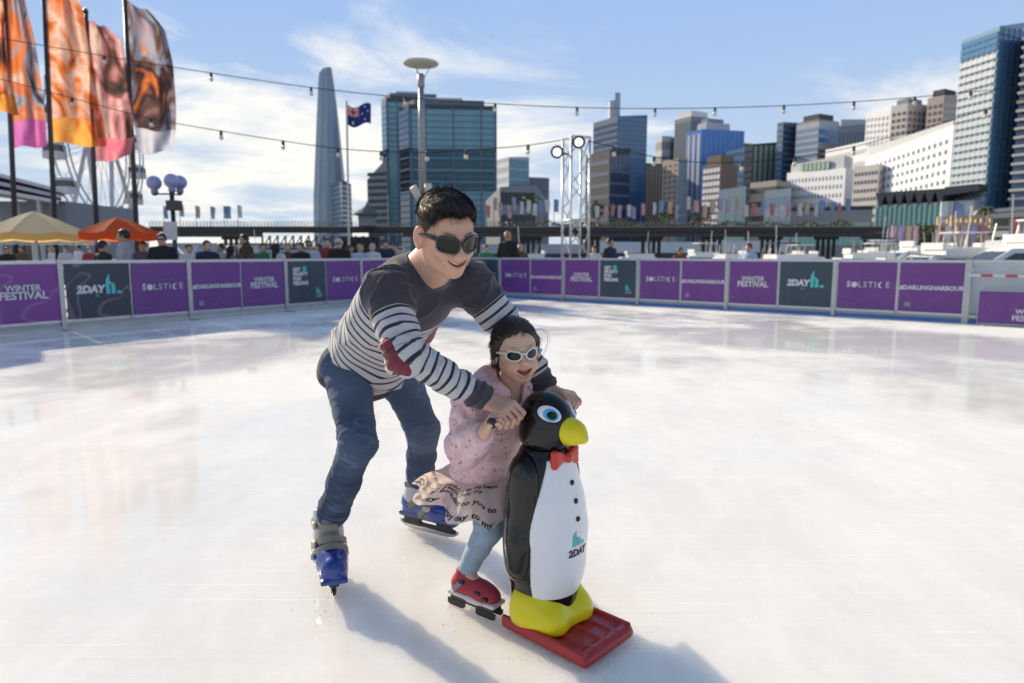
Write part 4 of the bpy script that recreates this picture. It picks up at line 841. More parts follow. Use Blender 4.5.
for i, (px, Y, ang, sc, lab) in enumerate(yl):
    p = protos[i % 3]
    o = p if i < 3 else copy_tree(p)
    q = at(px, 250, Y); o.location = (q[0], q[1], -3.0); o.rotation_euler = (0, 0, math.radians(ang)); o.scale = (sc,)*3; tag(o, lab, 'yacht', 'yachts moored in the harbour')
# ================================================================ PLAZA BEHIND THE RINK
GZ = -0.12
def on(px, Y): p = at(px, 262, Y); p[2] = GZ; return p
# ---------------------------------------------------------------- tall printed flags
def print_mat(name, cols, seed):
    m, nt, b = newmat(name); v = objco(nt)
    mp = nd(nt, 'ShaderNodeMapping'); nt.links.new(v, mp.inputs[0]); mp.inputs['Location'].default_value = (seed*3.1, seed, seed*1.7); mp.inputs['Scale'].default_value = (1.0, 0.5, 0.62)
    f = noise(nt, 0.62, 3, 0.5, mp.outputs[0], 1.4); cr = nd(nt, 'ShaderNodeValToRGB'); nt.links.new(f, cr.inputs[0]); el = cr.color_ramp.elements
    while len(el) < len(cols): el.new(0.5)
    for i, c in enumerate(cols): el[i].position = 0.30+0.42*i/(len(cols)-1); el[i].color = (*c, 1)
    nt.links.new(cr.outputs[0], b.inputs['Base Color']); b.inputs['Roughness'].default_value = 0.8
    tr = nd(nt, 'ShaderNodeBsdfTranslucent'); nt.links.new(cr.outputs[0], tr.inputs[0]); mx = nd(nt, 'ShaderNodeMixShader'); mx.inputs[0].default_value = 0.6
    nt.links.new(b.outputs[0], mx.inputs[1]); nt.links.new(tr.outputs[0], mx.inputs[2]); nt.links.new(mx.outputs[0], nt.nodes['Material Output'].inputs[0])
    bumpn(nt, b, noise(nt, 3.0, 3, .5, v), .3, .05); return m
OR, BR, PK, CR, GB, MG, SKB, DK = (.72, .20, .06), (.17, .085, .07), (.66, .30, .34), (.74, .56, .50), (.34, .38, .50), (.50, .08, .38), (.40, .48, .68), (.04, .035, .05)
F_m = [print_mat('flag_print_brown_blue', [DK, BR, OR, CR, SKB], 1), print_mat('flag_print_orange_magenta', [DK, GB, OR, CR, BR], 2), print_mat('flag_print_orange_cream', [BR, OR, CR, OR, DK], 3), print_mat('flag_print_pink_grey', [DK, BR, PK, CR, BR], 4), print_mat('flag_print_orange_blue', [OR, DK, BR, GB, OR], 5)]
F_or = print_mat('flag_print_orange_hem', [OR, (.85, .45, .12), OR], 7); F_mg = print_mat('flag_print_magenta_hem', [MG, (.62, .2, .5), MG], 8); F_pk = print_mat('flag_print_pink_hem', [(.75, .18, .28), PK, (.75, .18, .28)], 9); F_bl = print_mat('flag_print_blue_hem', [SKB, (.6, .62, .7), SKB], 10)
FY = 33.0
flags = [
 ((-14, 270, -22, -40), [(-18, -40, 0, -30), (-16, 20, 5, 20), (-14, 60, 8, 62), (-12, 90, 14, 92), (-10, 112, 19, 114)], 0, F_or, 'tall printed flag cut by the left edge, blue grey and orange'),
 ((16, 266, 3, -40), [(3, -35, 18, -28), (5, 0, 28, 14), (7, 40, 35, 42), (9, 85, 42, 90), (10, 122, 46, 120), (12, 148, 47, 146)], 1, F_mg, 'tall cream and orange printed flag with magenta foot, second from the left'),
 ((56, 266, 42, -40), [(43, -38, 70, -30), (44, 0, 82, 8), (46, 40, 92, 55), (48, 85, 97, 90), (50, 118, 103, 122), (52, 143, 107, 147)], 2, F_or, 'tall orange and cream printed flag with orange foot, third from the left'),
 ((98, 266, 86, 14), [(88, 21, 104, 26), (89, 40, 122, 42), (91, 75, 128, 80), (93, 110, 132, 112), (95, 140, 134, 138), (96, 163, 131, 156)], 3, F_pk, 'tall pink and brown printed flag, fourth from the left'),
 ((138, 266, 124, -14), [(126, 1, 148, 11), (127, 20, 165, 30), (129, 52, 173, 62), (132, 95, 176, 104), (135, 130, 176, 132), (138, 154, 172, 152)], 4, F_bl, 'tall orange and brown printed flag with blue foot, rightmost of the row')]
M_fpole = pm('flagpole_dark', (.06, .065, .075), .4, .4)
for k, ((bx, by, tx, ty), rows, mi, hem, lab) in enumerate(flags):
    Yk = FY+0.5*k; b0 = on(bx, Yk); top = at(tx, ty, Yk); r = empty('printed_flag', b0, lab, 'flag', 'tall printed flags in a row')
    MB().tube([b0, top], [.13, .09], 10).build('flagpole', M_fpole, r, smooth=True); MB().lathe([(.001, .3), (.1, .2), (.12, .08), (.09, 0)], 10, top).build('finial', M_fpole, r, smooth=True)
    NU, NV = 16, 40; R = np.array(rows, float); tv = np.linspace(0, len(R)-1, NV); P = np.zeros((NV, NU, 3))
    for j in range(NV):
        i0 = min(int(tv[j]), len(R)-2); f = tv[j]-i0; a = R[i0]*(1-f)+R[i0+1]*f
        for i in range(NU):
            u = i/(NU-1); px = a[0]+(a[2]-a[0])*u; py = a[1]+(a[3]-a[1])*u+1.5*math.sin(u*7+j*.2+k)
            dep = 0.55*u**.7*math.sin(u*8.5+j*.10+k*1.7)+0.22*u*math.sin(u*15-j*.22+k)
            P[j, i] = at(px, py, Yk+dep)
    F = np.array([(j*NU+i, j*NU+i+1, (j+1)*NU+i+1, (j+1)*NU+i) for j in range(NV-1) for i in range(NU-1)]); cut = (NV-1)*4//5*(NU-1)
    cl_ = np_mesh('flag_cloth', P.reshape(-1, 3), F[:cut], F_m[mi], r, b0); np_mesh('flag_foot', P.reshape(-1, 3), F[cut:], hem, r, b0)
# Australian flag on its own pole, above a small round kiosk roof
def small_pole_flag():
    Y = 60; b0 = on(349, Y); b0[2] = -3; r = empty('national_flag', b0, 'blue national flag with white stars and red crosses on a slim pole', 'flag'); top = at(346.5, 101, Y)
    MB().tube([b0, top], .09, 8).build('flagpole', pm('white_pole', (.6, .6, .62), .4), r)
    m, nt, b = newmat('national_flag_print'); at_ = nd(nt, 'ShaderNodeAttribute', attribute_name='uvf'); sp = nd(nt, 'ShaderNodeSeparateXYZ'); nt.links.new(at_.outputs['Vector'], sp.inputs[0]); u, v = sp.outputs[0], sp.outputs[1]
    ab = lambda x: mth(nt, 'ABSOLUTE', x)
    du = mth(nt, 'MULTIPLY', mth(nt, 'SUBTRACT', u, .25), 4.0); dv = mth(nt, 'MULTIPLY', mth(nt, 'SUBTRACT', v, .75), 4.0)   # -1..1 in the canton
    canton = mth(nt, 'MULTIPLY', mth(nt, 'LESS_THAN', u, .5), mth(nt, 'GREATER_THAN', v, .5))
    cross = mth(nt, 'MINIMUM', ab(du), ab(dv)); diag = mth(nt, 'MINIMUM', ab(mth(nt, 'SUBTRACT', du, dv)), ab(mth(nt, 'ADD', du, dv)))
    wht = mth(nt, 'MULTIPLY', canton, mth(nt, 'MAXIMUM', mth(nt, 'LESS_THAN', cross, .32), mth(nt, 'LESS_THAN', diag, .28))); red = mth(nt, 'MULTIPLY', canton, mth(nt, 'MAXIMUM', mth(nt, 'LESS_THAN', cross, .18), mth(nt, 'LESS_THAN', diag, .10)))
    c = mixc_(nt, wht, (.015, .035, .22), (.8, .8, .8)); c = mixc_(nt, red, c, (.65, .03, .04))
    for su, sv, sr in ((.25, .22, .09), (.75, .82, .05), (.75, .2, .05), (.63, .52, .05), (.87, .6, .05)):
        d = mth(nt, 'SQRT', mth(nt, 'ADD', mth(nt, 'POWER', mth(nt, 'MULTIPLY', mth(nt, 'SUBTRACT', u, su), 1.8), 2.0), mth(nt, 'POWER', mth(nt, 'SUBTRACT', v, sv), 2.0))); c = mixc_(nt, mth(nt, 'LESS_THAN', d, sr), c, (.8, .8, .8))
    nt.links.new(c, b.inputs['Base Color']); b.inputs['Roughness'].default_value = .8
    NU, NV = 18, 9; P = []; uv = []
    for j in range(NV):
        for i in range(NU):
            uu = i/(NU-1); vv = 1-j/(NV-1); P.append(at(347+24*uu, 104+20*(1-vv)+3*math.sin(uu*5.5)+2*uu, Y+.35*math.sin(uu*7+vv))); uv.append((uu, vv, 0))
    F = np.array([(j*NU+i, j*NU+i+1, (j+1)*NU+i+1, (j+1)*NU+i) for j in range(NV-1) for i in range(NU-1)]); np_mesh('flag_cloth', np.array(P), F, m, r, b0, {'uvf': np.array(uv)})
    k0 = at(350, 226, 150); kr = empty('kiosk', (k0[0], 168, BZT), 'small round dark roofed kiosk on the bridge below the national flag', 'kiosk')
    MB().lathe([(2.2, 0), (2.2, 2.6)], 12).build('wall', C_grey, kr, world=False); MB().lathe([(3.6, 2.62), (3.4, 3.0), (1.4, 4.2), (.3, 5.0), (.05, 6)], 14).build('roof', wall('verdigris_roof', (.09, .13, .12)), kr, world=False)
small_pole_flag()
# ---------------------------------------------------------------- parasols
def parasol(px, y_apex, y_rim, half_px, Y, mat, under, label, n=8):
    b0 = on(px, Y); r = empty('parasol', b0, label, 'parasol', 'parasols over the terrace tables'); R = half_px/FPX*Y; za = at(px, y_apex, Y)[2]-GZ; zr = at(px, y_rim, Y)[2]-GZ
    MB().tube([(0, 0, 0.05), (0, 0, za)], .03, 8).build('pole', M_steel, r, world=False); MB().lathe([(.3, 0), (.3, .05), (.06, .08)], 14).build('base', M_steel, r, world=False)
    for k in range(n):
        a0, a1 = 2*math.pi*k/n+.2, 2*math.pi*(k+1)/n+.2; vs = []; M = 5
        for j in range(M+1):
            t = j/M
            for i in range(4):
                a = a0+(a1-a0)*i/3; rr = R*t*(1-.06*math.sin(math.pi*i/3)*t); vs.append((rr*math.cos(a), rr*math.sin(a), za-(za-zr)*(t**1.15)-.04*math.sin(math.pi*i/3)*t))
        fs = [(j*4+i, (j+1)*4+i, (j+1)*4+i+1, j*4+i+1) for j in range(M) for i in range(3)]
        g = MB().add(vs, fs).build('canopy_panel', mat, r, smooth=True, world=False)
        v2 = [vs[M*4+i] for i in range(4)]; MB().add(v2+[(x, y, z-.16) for x, y, z in v2], [(0, 4, 5, 1), (1, 5, 6, 2), (2, 6, 7, 3)]).build('valance', under, g, world=False)
        MB().bar((0, 0, za-.05), (R*.97*math.cos(a0), R*.97*math.sin(a0), zr-.02), .02).build('rib', M_steel, r, world=False)
    return r
def cloth_mat(name, c, tr=0.35):
    m, nt, b = newmat(name); v = objco(nt); col = mixc_(nt, noise(nt, 2.5, 4, .6, v), tuple(x*.88 for x in c), c); nt.links.new(col, b.inputs['Base Color']); b.inputs['Roughness'].default_value = .85
    t = nd(nt, 'ShaderNodeBsdfTranslucent'); nt.links.new(col, t.inputs[0]); mx = nd(nt, 'ShaderNodeMixShader'); mx.inputs[0].default_value = tr
    nt.links.new(b.outputs[0], mx.inputs[1]); nt.links.new(t.outputs[0], mx.inputs[2]); nt.links.new(mx.outputs[0], nt.nodes['Material Output'].inputs[0]); return m
M_cream = cloth_mat('cream_canvas', (.86, .76, .56), .6); M_gold = cloth_mat('gold_canvas', (.80, .55, .22), .6); M_oran = cloth_mat('orange_canvas', (.85, .16, .05), .6); M_wcan = cloth_mat('white_canvas', (.75, .72, .66))
parasol(38, 211, 233, 48, 16, M_cream, M_gold, 'large cream parasol with gold edge at the far left')
parasol(121, 217, 232, 37, 15, M_oran, M_oran, 'orange parasol right of the cream one')
parasol(12, 234, 241, 20, 34, M_wcan, M_wcan, 'small white parasol behind the cream one, left')
parasol(60, 235, 241, 20, 34.5, M_wcan, M_wcan, 'small white parasol between the cream and orange ones')
parasol(92, 235, 241, 18, 35, M_wcan, M_wcan, 'small white parasol behind the orange one')
# off to the left, just out of view: a taller parasol whose shade falls on the ice
parasol(-110, 148, 172, 79, 11.3, M_cream, M_gold, 'big cream parasol just outside the left edge, shading the ice')
# ---------------------------------------------------------------- white shelter with sloping roof at the far left
def shelter():
    Y = 44; r = empty('terrace_building', on(10, Y), 'grey terrace building with white sloping louvred roof at the left edge', 'building')
    a, b = at(-60, 262, Y), at(60, 262, Y); zt = at(0, 200, Y)[2]; P = lambda px, y, yy: V3(*at(px, y, yy))
    MB().box(((a[0]+b[0])/2, Y+5, (zt+GZ)/2), (b[0]-a[0], 8, zt-GZ)).build('wall', C_grey, r)
    for k, (y0, y1, yy) in enumerate(((167, 196, Y-2), (178, 201, Y-2.6), (189, 206, Y-3.2))):
        p0, p1 = P(-70, y0-12, yy), P(64-3*k, y1-6, yy); bk = lambda p, dz: V3(p[0]*(yy+9)/yy, p[1]+9, p[2]+dz); MB().add([p0, p1, bk(p1, .5), bk(p0, .5), p0+V3(0, 0, -.25), p1+V3(0, 0, -.2), bk(p1, .3), bk(p0, .25)], [(0, 1, 2, 3), (7, 6, 5, 4), (4, 5, 1, 0), (5, 6, 2, 1), (6, 7, 3, 2), (7, 4, 0, 3)]).build('roof_louvre', M_white if k != 1 else C_lgrey, r)
    for px in (2, 22, 44, 58): q = on(px, Y-3); MB().bar(q, (q[0], q[1], at(px, 204, Y)[2]), .18).build('post', C_lgrey, r)
    for px in (10, 30, 50): q = at(px, 220, Y+.9); MB().box((q[0], Y+.94, 1.2), (1.6, .1, 2.2)).build('window', G_dark, r)
shelter()
# ---------------------------------------------------------------- observation wheel
def wheel():
    Y = 78; M_w = pm('white_steel', (.50, .50, .54), .4, .2); c = at(99, 142, Y); r = empty('observation_wheel', on(99, Y), 'white observation wheel with enclosed cabins behind the flags', 'ferris wheel')
    R = 9.0; ca = math.radians(121-26); ax = V3(math.cos(ca), math.sin(ca), 0)            # in-plane horizontal axis; the wheel is seen obliquely
    nv = V3(-math.sin(ca), math.cos(ca), 0); P = lambda a, rr, o: c+ax*rr*math.cos(a)+V3(0, 0, rr*math.sin(a))+nv*o
    for o in (-.8, .8):
        for rr in (R, R*.9): MB().tube([P(2*math.pi*k/40, rr, o) for k in range(41)], .10, 5, cap=False).build('rim', M_w, r)
    for k in range(20):
        a = 2*math.pi*k/20
        for o in (-.8, .8): MB().tube([P(a, .5, o*.6), P(a, R, o)], .028, 4).build('spoke', M_w, r)
    MB().tube([c-nv*1.4, c+nv*1.4], .55, 12).build('hub', M_w, r)
    for o in (-2.6, 2.6):
        for s_ in (-1, 1): foot = c+ax*s_*4.5+nv*o; foot[2] = GZ; MB().tube([foot, c+nv*o*.5], .22, 6).build('support_leg', M_w, r)
    Mg = pm('cabin_shell', (.62, .60, .64), .3)
    for k in range(16):
        a = 2*math.pi*(k+.5)/16; q = P(a, R+.1, 0); cb = MB().box((q[0], q[1], q[2]-.9), (1.5, 1.5, .7)).build('cabin', Mg, r)
        MB().box((q[0], q[1], q[2]-.25), (1.42, 1.42, .58)).build('cabin_glass', G_dark, cb); MB().lathe([(1.0, q[2]+.05), (.7, q[2]+.35), (.1, q[2]+.5)], 8, (q[0], q[1], 0)).build('cabin_roof', Mg, cb); 
    MB().box((c[0], c[1], 1.2), (7, 5, 2.6)).build('boarding_platform', C_lgrey, r)
wheel()
# ---------------------------------------------------------------- lamps
def globe_lamp():
    Y = 17; b0 = on(176, Y); r = empty('globe_lamp', b0, 'dark lamp post with three pale blue globes and a white notice', 'lamp post'); Z = lambda y: at(176, y, Y)[2]; Mg = pm('frosted_globe', (.30, .34, .62), .25, var=.15, scale=4, coat=.4)
    MB().tube([b0, (b0[0], Y, Z(188))], .055, 10).build('post', M_fpole, r, smooth=True)
    for i, (px, py, dy) in enumerate(((154, 183, 0), (171.5, 181, -.2), (179.5, 182.5, .25))):
        g = at(px, py, Y+dy); MB().tube([(b0[0], Y, Z(194)), (g[0], Y+dy, Z(194)), (g[0], Y+dy, g[2]-.15)], .022, 6).build('arm', M_fpole, r)
        pr = [(.02, -.27), (.09, -.24)]+[(.175*math.sin(t), -.175*math.cos(t)) for t in np.linspace(.45, math.pi-.02, 12)]; MB().lathe(pr, 18, g).build('globe', Mg, r, smooth=True); MB().lathe([(.05, -.30), (.075, -.22)], 10, g).build('collar', M_fpole, r)
    MB().box((b0[0]+.1, Y-.12, Z(206)), (.3, .22, .24)).build('speaker_box', M_fpole, r); MB().box((b0[0]-.05, Y-.09, Z(231)), (.33, .02, .44)).build('notice_board', M_white, r)
globe_lamp()
def disc_lamp():
    Y = 26; b0 = on(424, Y); r = empty('disc_lamp', b0, 'tall grey lamp post topped by a wide pale disc reflector', 'lamp post'); Z = lambda y: at(424, y, Y)[2]; M = pm('lamp_grey', (.30, .31, .33), .4, .5); Md = pm('lamp_disc', (.62, .60, .52), .5)
    MB().tube([b0, (b0[0], Y, Z(120)), (b0[0], Y, Z(86))], [.15, .12, .10], 12).build('post', M, r, smooth=True); MB().lathe([(.10, 0), (.13, .06), (.13, .45), (.09, .5)], 12, (b0[0], Y, Z(88))).build('lamp_head', M, r, smooth=True)
    MB().lathe([(.02, .10), (.35, .09), (.62, .04), (.66, .0), (.62, -.04), (.3, -.09), (.02, -.1)], 28, (b0[0], Y, Z(63.5))).build('disc_reflector', Md, r, smooth=True)
    for a in (0, 2.1, 4.2): MB().tube([(b0[0]+.1*math.cos(a), Y+.1*math.sin(a), Z(79)), (b0[0]+.36*math.cos(a), Y+.36*math.sin(a), Z(66))], .015, 5).build('stay', M, r)
    for px, py, tl in ((416.5, 193, .45), (428, 191, -.1)):
        q = at(px, py, Y-.2); d = V3(-tl, -.35, .9); d = nrm(d); MB().tube([q-d*.26, q+d*.26], .14, 12).build('spotlight', pm('cream_spot', (.70, .64, .54), .5), r, smooth=True); MB().bar(q-d*.2, (b0[0], Y, q[2]-.3), .05).build('bracket', M, r)
disc_lamp()
# ---------------------------------------------------------------- lighting truss
def truss():
    Y = 19.5; b0 = on(575, Y); r = empty('lighting_truss', b0, 'silver square lattice truss tower carrying two lit spotlights', 'truss'); zt = at(574, 138, Y)[2]; w = .28; M = pm('truss_alloy', (.62, .63, .65), .35, .6); rot = .35; ca, sa = math.cos(rot), math.sin(rot)
    C = [V3(b0[0]+(x*ca-y*sa)*w, Y+(x*sa+y*ca)*w, 0) for x, y in ((-1, -1), (1, -1), (1, 1), (-1, 1))]
    for p in C: MB().tube([p+V3(0, 0, GZ), p+V3(0, 0, zt)], .032, 8).build('chord', M, r, smooth=True)
    n = 7
    for k in range(4):
        p, q = C[k], C[(k+1) % 4]
        for i in range(n):
            z0 = GZ+(zt-GZ)*i/n; z1 = GZ+(zt-GZ)*(i+1)/n; a, b = (p, q) if i % 2 else (q, p)
            MB().tube([a+V3(0, 0, z0), b+V3(0, 0, z1)], .018, 5).build('brace', M, r)
        for z in (GZ+.15, (zt+GZ)/2, zt): MB().tube([p+V3(0, 0, z), q+V3(0, 0, z)], .02, 5).build('cross_bar', M, r)
    MB().box((b0[0], Y, GZ+.02), (.95, .95, .04)).build('base_plate', M_steel, r)
    Ml = pm('lit_lens', (.8, .85, .9), .3, emit=((.72, .84, 1.0), 1.6)); Mb = pm('lamp_body', (.05, .05, .06), .5, .2)
    for px, py, tgt in ((557, 152, (-1.0, -.6, -.1)), (579, 142, (.3, -1, -.05))):
        q = at(px, py, Y-.45); d = nrm(tgt) if px < 560 else nrm((.05, -1, -.05)); d = nrm((-.12, -1, -.05)) if px < 560 else d
        u = nrm(np.cross(d, (0, 0, 1))); v = np.cross(u, d); M3 = np.stack([u, v, d], 1)
        sp = MB().lathe([(.08, -.26), (.13, -.24), (.17, -.09), (.175, .02), (.14, .02), (.115, -.03)], 18, q, M=M3).build('spotlight', Mb, r, smooth=True); MB().lathe([(.115, -.035), (.08, -.01), (.01, .0)], 18, q, M=M3).build('lens', Ml, sp, smooth=True)
        MB().bar(q+d*-.12, (b0[0]+(q[0]-b0[0])*.35, Y, q[2]), .05).build('bracket', Mb, r)
truss()
# ---------------------------------------------------------------- string lights
M_cab = pm('black_cable', (.02, .02, .022), .6); M_sock = pm('bulb_socket', (.025, .025, .03), .5); M_bulb = pm('clear_bulb', (.75, .72, .64), .12, coat=.5)
def string(pts, Y0, Y1, bulbs, label):
    P = np.array(pts, float); xs = np.linspace(P[0, 0], P[-1, 0], 60)
    # smooth curve through the points
    ys = np.interp(xs, P[:, 0], P[:, 1]); 
    for _ in range(6): ys[1:-1] = (ys[:-2]+2*ys[1:-1]+ys[2:])/4
    W_ = lambda x, y: at(x, y, Y0+(Y1-Y0)*(x-P[0, 0])/(P[-1, 0]-P[0, 0])); path = [W_(x, y) for x, y in zip(xs, ys)]
    r = empty('string_light', path[0], label, 'string lights'); MB().tube(path, .013, 6).build('cable', M_cab, r)
    for i, x in enumerate(bulbs):
        q = W_(x, np.interp(x, xs, ys)); s_ = MB().lathe([(.024, .02), (.045, -.02), (.048, -.11), (.036, -.12)], 8, q).build('socket', M_sock, r)
        MB().lathe([(.03, -.11), (.055, -.15), (.062, -.19), (.05, -.23), (.008, -.255)], 10, q).build('bulb', M_bulb, s_, smooth=True)
string([(-60, 28), (0, 38), (110, 57), (210, 73), (310, 88), (405, 98), (495, 104), (577, 108), (655, 109), (715, 108), (785, 106), (855, 102), (910, 98), (970, 92), (1090, 80)], 22, 22, [104, 211, 311, 405, 495, 577, 655, 715, 784, 854, 915, 971], 'upper string of festoon bulbs running right across the sky')
string([(-60, 62), (0, 79), (72, 98), (150, 119), (220, 131), (283, 141), (337, 149), (385, 152), (424, 153), (470, 150), (528, 146), (562, 140)], 22, 19, [72, 151, 221, 283, 338, 381, 427, 466, 528], 'lower left string of bulbs ending at the truss tower')
string([(588, 141), (614, 147), (655, 158), (700, 163), (742, 163), (795, 158), (855, 147), (920, 129), (985, 110), (1090, 84)], 19, 22, [614, 654, 742, 795, 854, 986], 'lower right string of bulbs rising from the truss tower')
# ---------------------------------------------------------------- white letters, heater
lt = empty('letter_sign', on(186, 20), 'big white standing letters behind the rink, right of the globe lamp', 'sign')
for i, ch in enumerate('NZ'):
    me = text_mesh('letter', ch, .62, .06, 'CENTER', 0, .01); me.transform(Matrix.Translation((-.13+.33*i, 0, at(186, 254, 20)[2]-GZ)) @ UP); me.materials.append(M_white); mobj('letter', me, None, lt)
MB().box((0.03, .05, (at(186, 262, 20)[2]-GZ)/2), (.8, .2, at(186, 262, 20)[2]-GZ)).build('plinth', M_white, lt, world=False)
ht = empty('patio_heater', on(35, 19), 'steel patio heater under the cream parasol', 'heater'); z1 = at(35, 228, 19)[2]-GZ
MB().lathe([(.2, 0), (.2, .6), (.05, .65), (.04, z1-.35)], 12).build('stand', M_steel, ht, world=False, smooth=False); MB().lathe([(.09, z1-.35), (.12, z1-.05)], 12).build('burner', M_steel, ht, world=False); MB().lathe([(.3, z1-.04), (.28, z1), (.02, z1+.08)], 16).build('reflector', M_rail, ht, world=False)
# ---------------------------------------------------------------- spectators
def skin_mat(name, c):
    m, nt, b = newmat(name); v = objco(nt); nt.links.new(mixc_(nt, noise(nt, 30, 3, .5, v), tuple(x*.9 for x in c), tuple(min(1, x*1.08) for x in c)), b.inputs['Base Color'])
    b.inputs['Roughness'].default_value = .5; b.inputs['Subsurface Weight'].default_value = .12; b.inputs['Subsurface Radius'].default_value = (.012, .005, .003); b.inputs['Subsurface Scale'].default_value = 1.0; return m
SK = [skin_mat('skin_light', (.60, .38, .28)), skin_mat('skin_tan', (.46, .28, .19))]
def spectator_meshes(arm):
    f = Field(); f.ell((0, 0, 1.57), (.078, .098, .115), .02); f.ell((0, -.03, 1.51), (.056, .065, .062), .03); f.rc((0, -.10, 1.56), (0, -.118, 1.535), .010, .015, .015); f.rc((-.082, .0, 1.555), (-.084, .01, 1.58), .012, .016, .01); f.rc((.082, .0, 1.555), (.084, .01, 1.58), .012, .016, .01)
    f.rc((0, .01, 1.36), (0, -.0, 1.5), .055, .05, .03); f.ell((0, 0, 1.18), (.16, .095, .26), .03); f.ell((0, .01, .92), (.15, .10, .14), .05)
    g = Field(); g.ell((0, 0, 1.20), (.20, .125, .25), .03); g.ell((0, .0, .98), (.185, .13, .14), .08); g.rc((-.12, .01, 1.37), (.12, .01, 1.37), .065, .065, .06); g.rc((0, .015, 1.38), (0, .01, 1.43), .075, .065, .03)
    for s in (-1, 1):
        sh = V3(s*.19, .01, 1.36); el = V3(s*.265, .03, 1.10); wr = V3(s*.25, -.1, .88)
        if arm == 1: el = V3(s*.27, -.02, 1.10); wr = V3(s*.05, -.26, 1.10)
        if arm == 2: el = V3(s*.27, -.05, 1.12); wr = V3(s*.14, -.33, 1.02)
        f.chain([sh, el, wr], [.045, .036, .026], .02); hd = nrm(wr-el); pal = wr+hd*.05; f.rc(wr, pal, .026, .032, .015)
        for k in range(4): a = pal+V3((k-1.5)*.015, 0, 0); f.rc(a, a+hd*.05+V3(0, 0, -.02), .010, .008, .004)
        f.rc(wr+hd*.02, wr+hd*.055+V3(-s*.03, -.02, 0), .012, .010, .006)
        g.chain([sh, el, wr-hd*.02], [.072, .056, .045], .04)
        f.chain([(s*.09, 0, .88), (s*.10, -.01, .48), (s*.10, .02, .09)], [.075, .05, .035], .02); f.rc((s*.10, .03, .05), (s*.105, -.13, .035), .035, .03, .02)
    t = Field(); t.ell((0, .01, .92), (.172, .125, .12), .05)
    for s in (-1, 1): t.chain([(s*.09, 0, .88), (s*.10, -.01, .48), (s*.10, .02, .11)], [.098, .075, .06], .03)
    s_ = Field()
    for s in (-1, 1): s_.rc((s*.10, .04, .05), (s*.107, -.14, .04), .045, .04, .02); s_.plane((0, 0, 0), (0, 0, -1))
    out = []
    for nm, F_, h in (('body', f, .011), ('top', g, .02), ('trousers', t, .025), ('shoes', s_, .02)): out.append(F_.mesh(h))
    return out
def hair_mesh(kind):
    h = Field(); h.ell((0, .012, 1.60), (.092, .108, .105), .01)
    if kind == 'long': h.rc((0, .06, 1.58), (0, .09, 1.33), .085, .06, .05); h.rc((-.075, .02, 1.56), (-.085, .03, 1.38), .03, .022, .04); h.rc((.075, .02, 1.56), (.085, .03, 1.38), .03, .022, .04)
    if kind == 'bun': h.ell((0, .12, 1.66), (.05, .05, .045), .02)
    h.box((0, -.125, 1.50), (.085, .07, .135), .03, .03, 's')
    V, F = h.mesh(.011); V = V+vnormals(V, F)*(vnoise(V, 60, 3)*.006)[:, None]; return V, F
SP = {a: spectator_meshes(a) for a in (0, 1, 2)}; HR = {k: hair_mesh(k) for k in ('short', 'long', 'bun')}
_sm = {}
def smesh(key, VF, mat):
    k = (key, mat.name)
    if k not in _sm: o = np_mesh(key[0], VF[0], VF[1], mat); _sm[k] = o.data; bpy.data.objects.remove(o)
    return _sm[k]
def fabric(name, c): return pm('fabric_'+name, c, .85, 0, .2, 6, .3, 90)
def person(px, ytop, Y, rz, arm, top, trous, hair, hcol, skin, label, group='spectators behind the rink barrier', glasses=False, tilt=0, base=None):
    zt = at(px, ytop, Y)[2]; b0 = on(px, Y) if base is None else V3(*base); sc = (zt-b0[2])/1.705
    r = mobj('person', smesh(('body', arm), SP[arm][0], SK[skin]), None, None, b0, rz); r.scale = (sc,)*3; r.rotation_euler = (tilt, 0, rz); tag(r, label, 'person', group)
    for nm, idx, m in (('top', 1, top), ('trousers', 2, trous), ('shoes', 3, M_shoe)): mobj(nm, smesh((nm, arm), SP[arm][idx], m), None, r)
    mobj('hair', smesh(('hair', hair), HR[hair], hcol), None, r)
    if glasses:
        g = MB()
        for s in (-1, 1): g.box((s*.034, -.098, 1.575), (.052, .014, .034)); g.box((s*.072, -.05, 1.58), (.006, .10, .008))
        g.box((0, -.102, 1.582), (.03, .008, .008)).build('sunglasses', M_shoe, r, world=False)
    return r
M_shoe = fabric('black_shoe', (.02, .02, .022)); FB = {n: fabric(n, c) for n, c in dict(black=(.018, .018, .021), navy=(.02, .028, .06), grey=(.36, .37, .40), white=(.66, .66, .66), green=(.03, .22, .10), red=(.30, .05, .05), pale=(.50, .52, .58), blue=(.08, .12, .22), brown=(.12, .07, .05), ltblue=(.42, .52, .68), cream=(.55, .47, .38), jean=(.05, .075, .13)).items()}
HC = {n: pm('hair_'+n, c, .55, 0, .3, 40) for n, c in dict(black=(.012, .010, .010), brown=(.06, .03, .018), blond=(.38, .25, .13), grey=(.45, .43, .41)).items()}
B = math.pi
